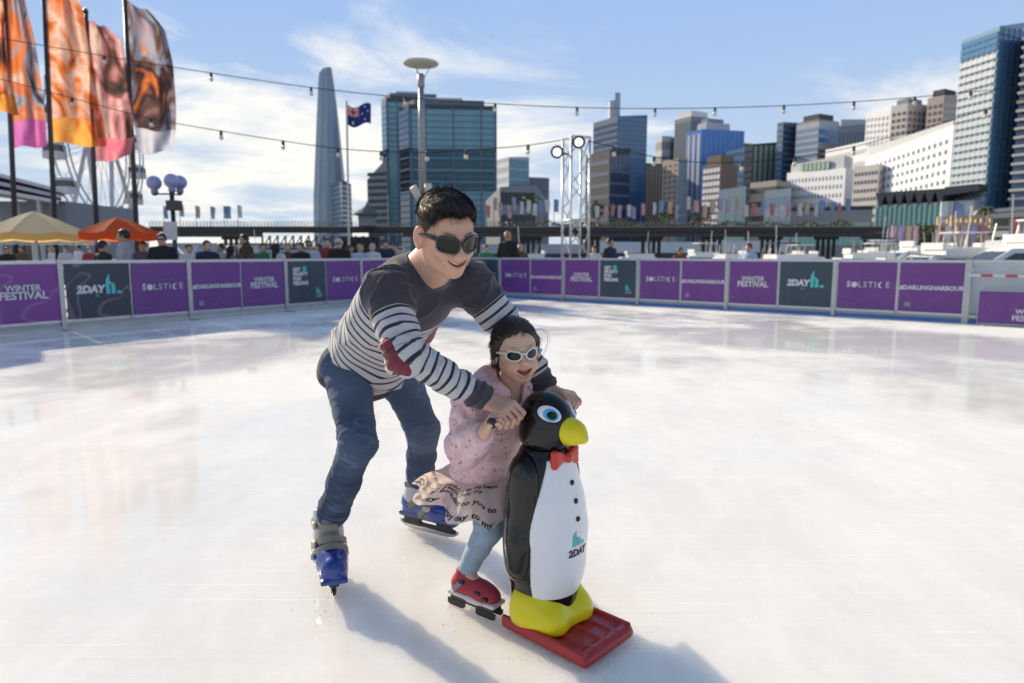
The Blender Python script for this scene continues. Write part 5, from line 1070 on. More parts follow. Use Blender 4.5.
ppl = [
 (104, 240, 13.2, 2.6, 0, 'black', 'black', 'short', 'black', 1, 'dark haired person in black with back turned, left of the grey shirt', 0), (125, 229, 13.5, -1.3, 1, 'grey', 'jean', 'short', 'black', 1, 'man in grey short sleeved shirt in profile under the orange parasol', 0),
 (144, 241, 15.5, .4, 0, 'blue', 'jean', 'short', 'brown', 0, 'person in blue top right behind the man in grey shirt', 0), (163, 233, 14.2, .2, 0, 'black', 'black', 'short', 'black', 0, 'person in black jacket and sunglasses left of the globe lamp', 1),
 (208, 240, 15.0, .8, 2, 'navy', 'jean', 'short', 'brown', 0, 'person in navy jacket right of the standing white letters', 0), (245, 234, 16.0, -.6, 1, 'black', 'jean', 'short', 'black', 1, 'tall dark haired person in black behind a long haired one', 0),
 (248, 241, 15.0, 2.9, 0, 'brown', 'black', 'long', 'brown', 0, 'person with long brown hair, back to the rink', 0), (264, 243, 16.5, .3, 0, 'green', 'jean', 'short', 'brown', 0, 'person in green jacket among the left spectators', 0),
 (277, 243, 16.5, 2.8, 0, 'white', 'jean', 'long', 'black', 1, 'person in white top with long dark hair', 0), (301, 242, 17.0, -.3, 1, 'black', 'black', 'short', 'brown', 0, 'person in dark jacket left of the pale blouse', 0),
 (310, 240, 17.2, .5, 1, 'pale', 'jean', 'bun', 'brown', 0, 'person in pale blouse with hair tied up', 1), (328, 238, 18.0, .2, 0, 'red', 'jean', 'short', 'brown', 0, 'person in dark red top behind the grey haired one', 0),
 (339.5, 238, 16.6, .1, 1, 'black', 'black', 'short', 'grey', 0, 'grey haired person in black jacket and glasses beside the barrier', 1), (361, 244, 19.0, .6, 0, 'ltblue', 'jean', 'short', 'blond', 0, 'blond person in light blue top behind the skater\'s back', 0),
 (372.5, 243, 19.0, -.4, 0, 'white', 'jean', 'short', 'grey', 0, 'grey haired person in white top behind the skater\'s back', 0), (386, 240, 19.5, .3, 0, 'navy', 'jean', 'short', 'black', 1, 'dark haired person nearest the skater\'s shoulder', 0),
 (508, 231, 20.5, 2.7, 0, 'black', 'black', 'short', 'blond', 0, 'person in long black coat standing left of the truss tower', 0), (486, 245, 22.0, .4, 0, 'green', 'jean', 'bun', 'brown', 0, 'person in green right beside the skater\'s sunglasses', 0),
 (521, 244, 21.5, .5, 0, 'brown', 'jean', 'long', 'blond', 0, 'blond long haired person just left of the truss tower', 0), (610, 238, 20.0, .8, 0, 'navy', 'black', 'short', 'black', 1, 'person in dark suit right of the truss tower', 0),
 (748, 243, 18.0, -.9, 1, 'ltblue', 'jean', 'short', 'brown', 0, 'person in light blue shirt behind the right barrier', 0),
 (190, 244, 17, .5, 0, 'white', 'jean', 'short', 'brown', 0, 'person in white top just right of the standing letters', 0), (221, 243, 17.5, -.5, 1, 'grey', 'jean', 'short', 'black', 1, 'person in grey top right of the navy jacket', 0), (232, 245, 17, 2.5, 0, 'blue', 'jean', 'long', 'black', 1, 'long haired person in blue left of the tall dark haired one', 0),
 (288, 243, 18, .4, 1, 'brown', 'black', 'short', 'blond', 0, 'blond person in brown between the white top and dark jacket', 0), (319, 244, 18.5, -.6, 0, 'navy', 'jean', 'long', 'brown', 0, 'long haired person in navy left of the dark red top', 0), (351, 245, 19.5, .8, 0, 'pale', 'jean', 'bun', 'black', 1, 'person with tied up black hair right of the grey haired one', 0), (396, 244, 20, -.2, 0, 'grey', 'jean', 'short', 'brown', 0, 'person in grey close behind the skater\'s neck', 0), (470, 247, 23, .1, 0, 'blue', 'jean', 'short', 'black', 1, 'person in blue behind the far barrier corner', 0), (594, 246, 23, -.4, 0, 'white', 'jean', 'long', 'brown', 0, 'person in white just right of the truss tower', 0), (680, 247, 21, .3, 0, 'red', 'jean', 'short', 'black', 1, 'person in red behind the middle right barrier', 0),
 (22, 246, 27, .3, 1, 'brown', 'jean', 'short', 'black', 1, 'terrace guest in brown under the cream parasol', 0), (8, 247, 24, 1.0, 1, 'black', 'black', 'short', 'black', 1, 'terrace guest in black at the left edge', 0), (52, 246, 28, -.7, 1, 'white', 'jean', 'long', 'blond', 0, 'blond terrace guest in white left of the second flagpole', 0),
 (66, 247, 29, .5, 1, 'pale', 'jean', 'short', 'brown', 0, 'terrace guest in pale top right of the second flagpole', 0), (79, 245, 28, -.4, 0, 'white', 'jean', 'short', 'black', 1, 'terrace guest in white below the small parasol', 0), (90, 247, 27, .9, 1, 'red', 'jean', 'bun', 'brown', 0, 'terrace guest in red left of the third flagpole', 0)]
for (px, yt, Y, rz, arm, tp, tr, hk, hc, sk, lab, gl) in ppl: person(px, yt, Y, rz, arm, FB[tp], FB[tr], hk, HC[hc], sk, lab, glasses=bool(gl))
# terrace tables
def table(px, Y, label):
    r = empty('terrace_table', on(px, Y), label, 'table', 'terrace tables'); MB().lathe([(.45, .72), (.45, .75)], 20).build('table_top', M_white, r, world=False); MB().tube([(0, 0, .02), (0, 0, .72)], .035, 8).build('leg', M_steel, r, world=False); MB().lathe([(.25, 0), (.25, .02)], 16).build('base', M_steel, r, world=False)
for px, Y, l in ((15, 25.5, 'white round terrace table at the left edge'), (60, 27, 'white round terrace table between the flagpoles'), (84, 26, 'white round terrace table under the orange parasol')): table(px, Y, l)
# ================================================================ PENGUIN SKATING AID
HF = nrm((0.727, -0.686, 0)); HL = V3(-HF[1], HF[0], 0); PEN = V3(0.128, 2.09, 0)-HF*.026-HL*.004; PRZ = math.atan2(HF[1], HF[0])
def plastic(name, c, rough=.28, coat=.5, var=.08):
    m, nt, b = newmat(name); v = objco(nt); nt.links.new(mixc_(nt, noise(nt, 14, 5, .6, v), tuple(x*(1-var) for x in c), tuple(min(1, x*(1+var)) for x in c)), b.inputs['Base Color'])
    sc = noise(nt, 90, 4, .7, v); nt.links.new(mth(nt, 'MULTIPLY_ADD', noise(nt, 7, 4, .6, v), .18, rough-.08), b.inputs['Roughness']); b.inputs['Coat Weight'].default_value = coat; b.inputs['Coat Roughness'].default_value = .06; b.inputs['Specular IOR Level'].default_value = .4
    bumpn(nt, b, noise(nt, 9, 2, .5, v), .10, .004); return m
P_blk = plastic('black_plastic', (.006, .006, .0065), .17, .15); P_wht = plastic('white_plastic', (.82, .82, .84), .34, .3, .03); P_yel = plastic('yellow_plastic', (.80, .66, .01), .34, .3); P_red = plastic('red_plastic', (.60, .035, .02), .3, .4); P_sled = plastic('dark_red_plastic', (.42, .012, .02), .35, .3); P_cyan = plastic('cyan_print', (.04, .45, .75), .35, .2); P_grip = pm('handle_grip', (.02, .02, .02), .6)
pen = empty('penguin_skate_aid', PEN, 'black and white plastic penguin skating aid on a red sled base', 'skating aid', rz=PRZ)
def body_field(g=0.0):
    f = Field(); f.chain([(-.005, 0, .10), (0, 0, .22), (0, 0, .34), (-.004, 0, .44), (-.006, 0, .53), (-.004, 0, .585)], [.098+g, .117+g, .123+g, .110+g, .084+g, .066+g], .05); return f
def head_field(g=0.0):
    f = Field(); f.ell((.004, 0, .672), (.087+g, .077+g, .086+g), .03); f.ell((.035, 0, .655), (.064+g, .060+g, .066+g), .05); f.ell((-.004, 0, .628), (.078+g, .075+g, .05+g), .04); f.ell((-.010, 0, .705), (.066+g, .060+g, .062+g), .04); return f
def sdf_part(name, f, h, mat, parent, post=None, sm=1):
    V, F = f.mesh(h); V = smooth_mesh(V, F, sm)
    if post: V = post(V, F)
    return np_mesh(name, V, F, mat, parent)
f = body_field(); f.rc((0, 0, .03), (0, 0, .10), .110, .104, .03); f.plane((0, 0, .03), (0, 0, -1)); f.plane((0, 0, .600), (0, 0, 1), .006); sdf_part('body', f, .006, P_blk, pen)
hd = head_field(); hd.plane((0, 0, .598), (0, 0, -1), .012); hd = sdf_part('head', hd, .005, P_blk, pen)
# white belly: a shell on the front
f = body_field(.0035)
def front(P):
    a = np.abs(np.arctan2(P[:, 1], P[:, 0])); z = P[:, 2]; lim = np.radians(70)-np.clip((z-.36)/.2, 0, 1)**1.3*np.radians(22); r = np.hypot(P[:, 0], P[:, 1])
    return np.maximum(np.maximum((a-lim)*np.maximum(r, .03), z-.572), .05-z)
f.fn(front, (0, 0, .3), 1e9, .004, 'i'); belly = sdf_part('belly', f, .005, P_wht, pen)
f = Field()   # yellow feet: two round toes joined by a band round the base
for s in (-1, 1): f.rc((-.01, s*.058, .070), (.088, s*.062, .062), .062, .052, .03)
f.rc((-.004, -.04, .095), (-.004, .04, .095), .092, .092, .05); f.rc((.03, 0, .06), (.085, 0, .05), .06, .035, .04); f.plane((0, 0, .033), (0, 0, -1), .006); f.plane((-.035, 0, 0), (-1, 0, 0), .006); f.plane((0, 0, .155), (0, 0, 1), .02); sdf_part('feet', f, .005, P_yel, pen)
for s in (-1, 1):
    f = Field(); tl = .12; R = np.array([[math.cos(tl), 0, math.sin(tl)], [0, 1, 0], [-math.sin(tl), 0, math.cos(tl)]]); f.ell((-.012, s*.103, .36), (.064, .033, .195), .02, R=R); f.ell((-.02, s*.078, .50), (.058, .042, .085), .05); f.rc((.0, s*.108, .30), (-.005, s*.108, .235), .046, .038, .05)
    f.ell((-.0, s*.05, .36), (.02, .02, .02), .01); f.fn(lambda P, s=s: .072-P[:, 1]*s, (0, 0, 0), 1e9, .01, 'i'); sdf_part('wing', f, .005, P_blk, pen)
f = Field(); f.ell((.086, 0, .660), (.048, .044, .044), .02); f.ell((.122, 0, .658), (.025, .027, .024), .04); f.rc((.125, 0, .660), (.154, 0, .645), .016, .010, .03); bk = sdf_part('beak', f, .004, P_yel, hd)
def eye(s):
    c = V3(.060, s*.053, .718); n = nrm((.64, s*.62, .42)); uv_ = V3(.30, s*-.30, 1); up = nrm(uv_-n*np.dot(uv_, n)); u = np.cross(up, n)
    par = hd
    for nm, g, ru, rv, ou, ov, mt in (('eye_white', .0035, .038, .0240, 0, 0, P_wht), ('iris', .0055, .025, .0195, .006*s, -.003, P_cyan), ('pupil', .0075, .016, .0135, .009*s, -.004, P_blk)):
        f = head_field(g); cc = c+u*ou*-1+up*ov
        f.fn(lambda P, cc=cc, ru=ru, rv=rv: np.maximum((np.sqrt((((P-cc)@u)/ru)**2+(((P-cc)@up)/rv)**2)-1)*rv, .02-(P-V3(0, 0, .672))@n), cc, 1e9, .001, 'i'); o = sdf_part(nm, f, .0025, mt, hd)
eye(-1); eye(1)
f = Field()   # bow tie
for s in (-1, 1): f.chain([(.080, s*.008, .578), (.078, s*.050, .594)], [.010, .013], .004); f.rc((.080, s*.008, .574), (.080, s*.050, .556), .010, .012, .004); f.rc((.080, s*.02, .576), (.077, s*.048, .575), .012, .015, .008)
f.ell((.092, 0, .576), (.016, .014, .017), .006); sdf_part('bow_tie', f, .003, P_red, pen)
_bf = body_field(.0035); _rt = np.linspace(.05, .2, 301)
def RZ(z):   # radius of the belly's surface straight ahead
    d = _bf.eval(np.stack([_rt, 0*_rt, 0*_rt+z], 1)); return float(np.interp(0, d, _rt))
for z in (.500, .445, .390): x = RZ(z)+.001; M3 = np.array([[0, 0, 1], [1, 0, 0], [0, 1, 0]], float); MB().lathe([(.0085, -.003), (.0085, .002), (.006, .0045), (.001, .005)], 14, (x, 0, z), M=M3).build('button', P_blk, belly, smooth=True, world=False)
def wrap(me, z0, dz=.0015):
    for v in me.vertices:
        y, z = v.co.x, z0+v.co.y; r = RZ(z)+dz+v.co.z; a = y/RZ(z); v.co = (r*math.cos(a), r*math.sin(a), z)
    me.update()
me = text_mesh('lettering', '2DAY', .032, .0006, 'CENTER', .0, .0012); wrap(me, .285); me.materials.append(pm('black_print', (.02, .02, .025), .4)); mobj('lettering', me, None, belly)
lg = MB(); z = .308
for p in ([(-.028, 0), (-.013, 0), (-.013, .050), (-.028, .034)], [(-.009, 0), (.006, 0), (.006, .022), (-.009, .03)], [(-.013, .02), (-.009, .02), (-.009, .03), (-.013, .03)], [(.012, 0), (.024, 0), (.024, .011), (.012, .011)]):
    pts = [((RZ(z+b)+.0022)*math.cos(a/RZ(z+b)), (RZ(z+b)+.0022)*math.sin(a/RZ(z+b)), z+b) for a, b in p]; lg.add(pts, [(0, 1, 2, 3)])
lg.build('logo', M_teal, belly, world=False)
# handle bar through the back of the head
HBAR = V3(-.035, 0, .700)
MB().tube([HBAR+V3(0, -.205, 0), HBAR+V3(0, .205, 0)], .0125, 14).build('handle_bar', P_grip, pen, smooth=True, world=False)
for s in (-1, 1): MB().lathe([(.013, 0), (.0165, .003), (.0165, .012), (.004, .016)], 14, HBAR+V3(0, s*.198, 0), M=np.array([[1, 0, 0], [0, 0, s], [0, 1, 0]], float)).build('handle_cap', P_grip, pen, smooth=True, world=False)
# sled
f = Field(); f.box((.094, 0, .018), (.172, .127, .014), .012, .004); f.rc((.243, -.10, .024), (.243, .10, .024), .016, .016, .02)
for y in (-.06, .0, .06): f.box((.106, y, .034), (.145, .008, .008), .006, .006)
for y in (-.117, .117): f.box((.088, y, .034), (.167, .009, .014), .008, .008)
f.plane((0, 0, .003), (0, 0, -1), .004); sdf_part('sled_base', f, .005, P_sled, pen)
def pen2w(p): return PEN+HF*p[0]+HL*p[1]+V3(0, 0, p[2])
# ================================================================ PEOPLE: shared builders
def skin_attr_mat(name):
    m, nt, b = newmat(name); a = nd(nt, 'ShaderNodeAttribute', attribute_name='col'); v = objco(nt)
    c = mixc_(nt, mth(nt, 'MULTIPLY', noise(nt, 180, 3, .6, v), .25), a.outputs['Color'], (.30, .13, .09)); c = mixc_(nt, mth(nt, 'MULTIPLY', noise(nt, 35, 4, .6, v), .22), c, (.80, .50, .38)); c = mixc_(nt, mth(nt, 'MULTIPLY', mth(nt, 'GREATER_THAN', noise(nt, 420, 2, .5, v), .66), .22), c, (.36, .16, .10)); c = mixc_(nt, mth(nt, 'MULTIPLY', noise(nt, 14, 3, .6, v), .14), c, (.62, .24, .18)); nt.links.new(c, b.inputs['Base Color'])
    nt.links.new(mth(nt, 'MULTIPLY_ADD', noise(nt, 60, 3, .5, v), .2, .36), b.inputs['Roughness']); b.inputs['Subsurface Weight'].default_value = .22; b.inputs['Subsurface Radius'].default_value = (.010, .0038, .002); b.inputs['Subsurface Scale'].default_value = 1.0
    bumpn(nt, b, mth(nt, 'ADD', noise(nt, 600, 2, .5, v), mth(nt, 'MULTIPLY', noise(nt, 120, 3, .6, v), 1.2)), .16, .0012); return m
M_skin = skin_attr_mat('skin')
def frame(fwd, up):
    f = nrm(fwd); u = V3(*up); u = nrm(u-f*np.dot(u, f)); return np.stack([f, np.cross(u, f), u], 1)    # columns: forward, left, up
def head_sdf(f, hc, R, s=1.0, smile=0.0, child=False, tag_=1):
    W = lambda *p: hc+R@(V3(*p)*s)
    E = lambda c, r, k=.012, op='u', Rl=None: f.ell(W(*c), V3(*r)*s, k*s, op, tag_, R if Rl is None else R@Rl)
    C = lambda a, b, ra, rb, k=.012, op='u': f.rc(W(*a), W(*b), ra*s, rb*s, k*s, op, tag_)
    E((-.014, 0, .034), (.097, .077, .084), .02); E((.030, 0, -.012), (.062, .060, .082), .03)
    jw = .046 if not child else .043
    for q in (-1, 1):
        C((.0, q*jw, -.048), (.062, q*.013, -.086), .025, .019, .03)
        if child: E((.062, q*.036, -.046), (.030, .027, .030), .02)
        else: E((.064, q*.040, -.030), (.022, .021, .020), .02)
        C((.086, q*.010, .020), (.070, q*.046, .020), .010, .010, .015)
        E((.1045, q*.0135, -.034), (.0105, .0085, .0085), .008) if not child else E((.099, q*.0105, -.032), (.009, .0068, .0068), .008)
        Re = np.array([[math.cos(.42), math.sin(.42)*q, 0], [-math.sin(.42)*q, math.cos(.42), 0], [0, 0, 1]]); E((-.010, q*.084, -.006), (.021, .009, .034), .008, Rl=Re); E((-.004, q*.093, -.003), (.011, .006, .020), .006, 's', Rl=Re); E((-.002, q*.086, -.034), (.009, .007, .009), .006)
        E((.086, q*.031, .000), (.016, .017, .010), .012, 's'); E((.073, q*.031, -.001), (.015, .016, .011), .004)
    E((.069, 0, -.091), (.021, .021, .016), .02)
    if child: C((.088, 0, .004), (.103, 0, -.026), .006, .009, .014); E((.104, 0, -.028), (.010, .0105, .0085), .01)
    else: C((.092, 0, .012), (.113, 0, -.026), .0085, .011, .014); E((.114, 0, -.031), (.0135, .0145, .0115), .01)
    if not child:
        for q in (-1, 1): C((.099, q*.021, -.034), (.086, q*.038, -.058), .0022, .0018, .007, 's'); C((.060, q*.056, .004), (.050, q*.062, .010), .0012, .0008, .004, 's')
    # mouth
    w = .034; zc = -.057; up_ = .0105
    E((.078, 0, -.058), (.024, .034, .025), .02)
    UL = [(.079, -w, zc+up_), (.0985, -.012, zc+.0045), (.1015, 0, zc+.0035), (.0985, .012, zc+.0045), (.079, w, zc+up_)]
    lo = zc-.0105-(.011 if smile > 1 else 0); LL = [(.079, -w, zc+up_), (.094, -.015, lo+.004), (.0965, 0, lo), (.094, .015, lo+.004), (.079, w, zc+up_)]
    op_ = 1.35 if smile <= 1 else 1.9
    for k in range(4): C(UL[k], UL[k+1], .0042 if k in (1, 2) else .0032, .0042 if k in (1, 2) else .0032, .005); C(LL[k], LL[k+1], .0050, .0050, .006)
    for y in np.linspace(-.021, .021, 9)*1.15:
        zm = zc+.0105*(abs(y)/.024)**1.6-.004-(.005 if smile > 1 else 0); f.ell(W(.100-.35*y*y/.03, y, zm), V3(.016, .0055, .0044*op_*(1-.55*(abs(y)/.024)**2))*s, .002*s, 's', tag_, R)
    lips = [(W(*UL[k]), W(*UL[k+1])) for k in range(4)]+[(W(*LL[k]), W(*LL[k+1])) for k in range(4)]
    return W, lips
def hand_sdf(f, wrist, fd, n, side, s=1.0, curl=(40, 75, 60), tag_=2, thumb=1.0):
    """side: +1 when the thumb lies towards cross(n, fd)"""
    fd = nrm(fd); n = nrm(V3(*n)-fd*np.dot(n, fd)); lat = np.cross(n, fd)*side; W = lambda x, y, z: wrist+fd*x*s+lat*y*s+n*z*s
    f.rc(W(-.02, 0, 0), W(.015, 0, 0), .026*s, .025*s, .015, tag=tag_)
    for y0, y1 in ((-.016, -.030), (-.006, -.010), (.006, .010), (.014, .029)): f.rc(W(.012, y0, -.002), W(.082, y1, 0), .0165*s, .0125*s, .012, tag=tag_)
    tips = []
    for y, L, sp in ((-.032, .80, -.10), (-.011, .96, -.03), (.011, 1.0, .03), (.032, .92, .09)):
        p = W(.084, y, .001); a = 0.0; r = [.0098, .0088, .0080, .0068]
        for j, (ln, dg) in enumerate(((.044, curl[0]), (.027, curl[1]), (.021, curl[2]))):
            a += math.radians(dg); d = fd*math.cos(a)-n*math.sin(a)+lat*sp*math.cos(a); q = p+nrm(d)*ln*L*s; f.rc(p, q, r[j]*s, r[j+1]*s, .004, tag=tag_); p = q
        tips.append(p)
    t0 = W(.022, .024, -.006); t1 = W(.055, .040, -.026*thumb); t2 = W(.078, .030, -.046*thumb); t3 = W(.090, .014, -.058*thumb)
    f.rc(W(.01, .012, -.004), t0, .017*s, .016*s, .012, tag=tag_); f.chain([t0, t1, t2, t3], [.0155*s, .0115*s, .0105*s, .0085*s], .006, tag_)
    return tips
def skin_colors(V, base, lips, lipcol, red=None):
    c = np.tile(np.array(base), (len(V), 1)); d = np.full(len(V), 9.0)
    for a, b in lips: d = np.minimum(d, seg_t(V, a, b)[1])
    w = np.clip((.0085-d)/.004, 0, 1)[:, None]; c = c*(1-w)+np.array(lipcol)*w
    for p, r, cc, k in (red or []):
        w = (np.exp(-((V-p)**2).sum(1)/(r*r))*k)[:, None]; c = c*(1-w)+np.array(cc)*w
    return c
def strands(roots, dirs, norms, L, lift, width, curve, rs, seg=4):
    """hair as thin tapered strips; all arrays are (n,3)"""
    n = len(roots); side = np.cross(dirs, norms); side /= np.maximum(np.linalg.norm(side, axis=1), 1e-9)[:, None]; V = []
    Ls = L*(.6+.8*rs.rand(n)); lf = lift*(.3+1.2*rs.rand(n)); cv = curve*(rs.rand(n)-.5)*2
    for j in range(seg+1):
        t = j/seg; p = roots+dirs*(Ls*t)[:, None]+norms*(lf*(t-.55*t*t))[:, None]*1.0+side*(cv*t*t)[:, None]; w = width*(1-t)**.7+.0002
        V.append(p-side*w); V.append(p+side*w)
    V = np.stack(V, 1); m = 2*(seg+1); F = []
    base = np.arange(n)*m
    for j in range(seg): F.append(np.stack([base+2*j, base+2*j+1, base+2*j+3, base+2*j+2], 1))
    return V.reshape(-1, 3), np.concatenate(F)
def hair_mat(name, c, spec=.5):
    m, nt, b = newmat(name); v = objco(nt); nt.links.new(mixc_(nt, noise(nt, 90, 3, .6, v), tuple(x*.6 for x in c), tuple(x*1.7 for x in c)), b.inputs['Base Color']); b.inputs['Roughness'].default_value = .5; b.inputs['Specular IOR Level'].default_value = spec; b.inputs['Anisotropic'].default_value = .5; return m
M_hair = hair_mat('black_hair', (.022, .015, .011)); M_teeth = pm('teeth', (.78, .74, .66), .25, var=.03)
def sunglasses(W, R, s, parent, off, fm, lm, rx, rz, yo, zo, xo, thick, label=None, curve=.5, ex=(.72, .80)):
    """frame of two rims, bridge and temples plus two lenses; W maps head coordinates to the world"""
    g = empty('sunglasses', (0, 0, 0)); g.parent = parent; n = 28
    for q in (-1, 1):
        ring = []; ln = []
        for k in range(n):
            a = 2*math.pi*k/n; sx = abs(math.cos(a))**ex[0]*math.copysign(1, math.cos(a)); sz = abs(math.sin(a))**ex[1]*math.copysign(1, math.sin(a)); y = q*yo+rx*sx; z = zo+rz*sz+(.003 if sz > 0 and q*sx > 0 else 0)
            x = xo-curve*abs(y)**2/.06; ring.append(W(x, y, z)); ln.append(W(x-.0005, q*yo+(rx*.98)*sx, zo+(rz*.98)*sz))
        MB().tube(ring+[ring[0], ring[1]], thick*s, 8, cap=False).build('rim', fm, g, smooth=True)
        ctr = W(xo-curve*yo**2/.06+.002, q*yo, zo); o = MB().add(ln+[ctr], [(k, (k+1) % n, n) for k in range(n)]).build('lens', lm, g, smooth=True)
        ye = q*(yo+rx); xe = xo-curve*ye*ye/.06; MB().tube([W(xe, ye, zo+rz*.55), W(xe-.02, q*(abs(ye)+.008), zo+rz*.55), W(.0, q*.0835, zo+.004), W(-.028, q*.083, zo-.004), W(-.045, q*.078, zo-.02)], np.array([1.3, 1.3, 1.0, .8, .6])*thick*1.25*s, 6).build('temple', fm, g, smooth=True)
    MB().tube([W(xo-curve*.008**2, -(yo-rx), zo+rz*.35), W(xo+.003, 0, zo+rz*.5), W(xo-curve*.008**2, yo-rx, zo+rz*.35)], thick*1.2*s, 8).build('bridge', fm, g, smooth=True)
    # parts were built in world space under the wearer
    for o in g.children: pass
    return g
def endcut(f, c, d, R=.09, k=.003):
    """cut a sleeve or trouser leg off square at c, beyond direction d"""
    c = V3(*c); d = nrm(d); f.fn(lambda P, c=c, d=d, R=R: np.maximum(-((P-c)@d), np.linalg.norm(P-c-d*R*.6, axis=1)-R), c+d*R*.6, R, k, 's')
# ================================================================ THE MAN
MAN0 = V3(*ground(372, 560)); MAN0[2] = 0
SKR = (ground(335, 604), nrm((.33, -.944, 0))); SKL = (ground(458, 540), nrm((.86, -.51, 0)))
ank = lambda sk: sk[0]-sk[1]*.20+V3(0, 0, .215)
J = dict(hipR=at(347, 366, 2.46), hipL=at(391, 358, 2.62), kneeR=at(358, 443, 2.24), kneeL=at(423, 430, 2.52), ankR=ank(SKR), ankL=ank(SKL), c7=at(423, 268, 2.19),
         shR=at(388, 293, 2.09), shL=at(472, 284, 2.29), elR=at(404, 354, 1.97), elL=at(520, 345, 2.30))
MR = HL*-1; pelv = (J['hipR']+J['hipL'])/2
barR = pen2w(HBAR+V3(0, -.125, 0)); barL = pen2w(HBAR+V3(0, .155, 0))
fdR = nrm(HF*.96+V3(-.03, 0, .10)); nR = nrm(V3(0, 0, 1)+HF*.2-HL*.35); fdR = nrm(fdR-nR*np.dot(fdR, nR)); wrR = barR-fdR*.092+nR*.034
fdL = nrm(HF*.92+V3(.06, .0, .0)); nL_ = nrm(V3(0, 0, 1)+HL*.25); fdL = nrm(fdL-nL_*np.dot(fdL, nL_)); wrL = barL-fdL*.092+nL_*.034
HC0 = at(446.5, 235, 2.03); HR_ = frame((.48, -.86, -.33), (-.10, .10, 1)); HS = 0.985
taxis = nrm(J['c7']-pelv)
def man():
    dist = lambda a, b: np.linalg.norm(a-b)
    f = Field(); W, lips = head_sdf(f, HC0, HR_, HS)
    nb = J['c7']+taxis*-.01; f.rc(W(-.025, 0, -.05), nb, .056, .062, .03, tag=1); f.rc(W(.01, 0, -.07), nb+HF*.06-V3(0, 0, .01), .045, .05, .03, tag=1)
    mid = pelv*.5+J['c7']*.5
    TR = np.stack([MR, taxis, np.cross(MR, taxis)], 1)
    f.ell(J['c7']-taxis*.17, (.155, .2, .095), .03, R=TR); f.ell(pelv+taxis*.08, (.135, .16, .09), .03, R=TR)
    for s in 'RL':
        f.chain([J['sh'+s], J['el'+s]], [.045, .038], .03); f.chain([J['el'+s], wrR if s == 'R' else wrL], [.036, .026], .02); f.rc(J['c7']-taxis*.04, J['sh'+s], .05, .045, .04)
        f.chain([J['hip'+s], J['knee'+s], J['ank'+s]], [.075, .05, .036], .03)
    # feet inside the skates
    for a, d in ((J['ankR'], SKR[1]), (J['ankL'], SKL[1])): f.chain([a, a+d*.02-V3(0, 0, .09), a+d*.12-V3(0, 0, .105)], [.034, .03, .028], .02)
    hand_sdf(f, wrR, fdR, nR, 1 if np.dot(np.cross(nR, fdR), HL) > 0 else -1, 1.0, (38, 78, 62)); hand_sdf(f, wrL, fdL, nL_, -1 if np.dot(np.cross(nL_, fdL), HL) > 0 else 1, 1.0, (38, 78, 62))
    V, F = f.mesh(.0032)
    base = (.64, .39, .285); red = [(W(.062, q*.045, -.03), .03, (.58, .24, .16), .45) for q in (-1, 1)]+[(W(.114, 0, -.03), .018, (.55, .23, .16), .35)]+[(W(-.005, q*.08, 0), .03, (.66, .20, .12), .55) for q in (-1, 1)]
    col = skin_colors(V, base, lips, (.42, .13, .11), red)
    for q in (-1, 1):   # eyebrows
        d = np.minimum(seg_t(V, W(.093, q*.014, .024), W(.083, q*.036, .029))[1], seg_t(V, W(.083, q*.036, .029), W(.066, q*.052, .022))[1]); w = np.clip((.0065-d)/.003, 0, 1)[:, None]*.9; col = col*(1-w)+np.array((.02, .015, .012))*w
    d = np.linalg.norm((V-W(.095, 0, -.059))@HR_/np.array([.014, .026, .013]), axis=1); inn = ((V-HC0)@HR_)[:, 0]/HS < .092; w = (np.clip((1.05-d)/.2, 0, 1)*inn)[:, None]; col = col*(1-w)+np.array((.12, .02, .02))*w
    o = np_mesh('person', V, F, M_skin, None, MAN0, {'col': col}); o.location = tuple(MAN0)
    tag(o, 'man in striped sweater and jeans bending over the penguin, skating', 'person')
    return o, W, TR
man_o, MW, TRm = man()
def mpart(name, V, F, mat, attrs=None): return np_mesh(name, V, F, mat, man_o, MAN0, attrs)
# teeth
f = Field()
for y in np.linspace(-.025, .025, 10): f.ell(MW(.0905-.4*y*y/.03, y, -.0585+.0095*(abs(y)/.024)**1.6), V3(.004, .0032, .0052)*HS, .0008, R=HR_)
V, F = f.mesh(.0012); mpart('teeth', V, F, M_teeth)
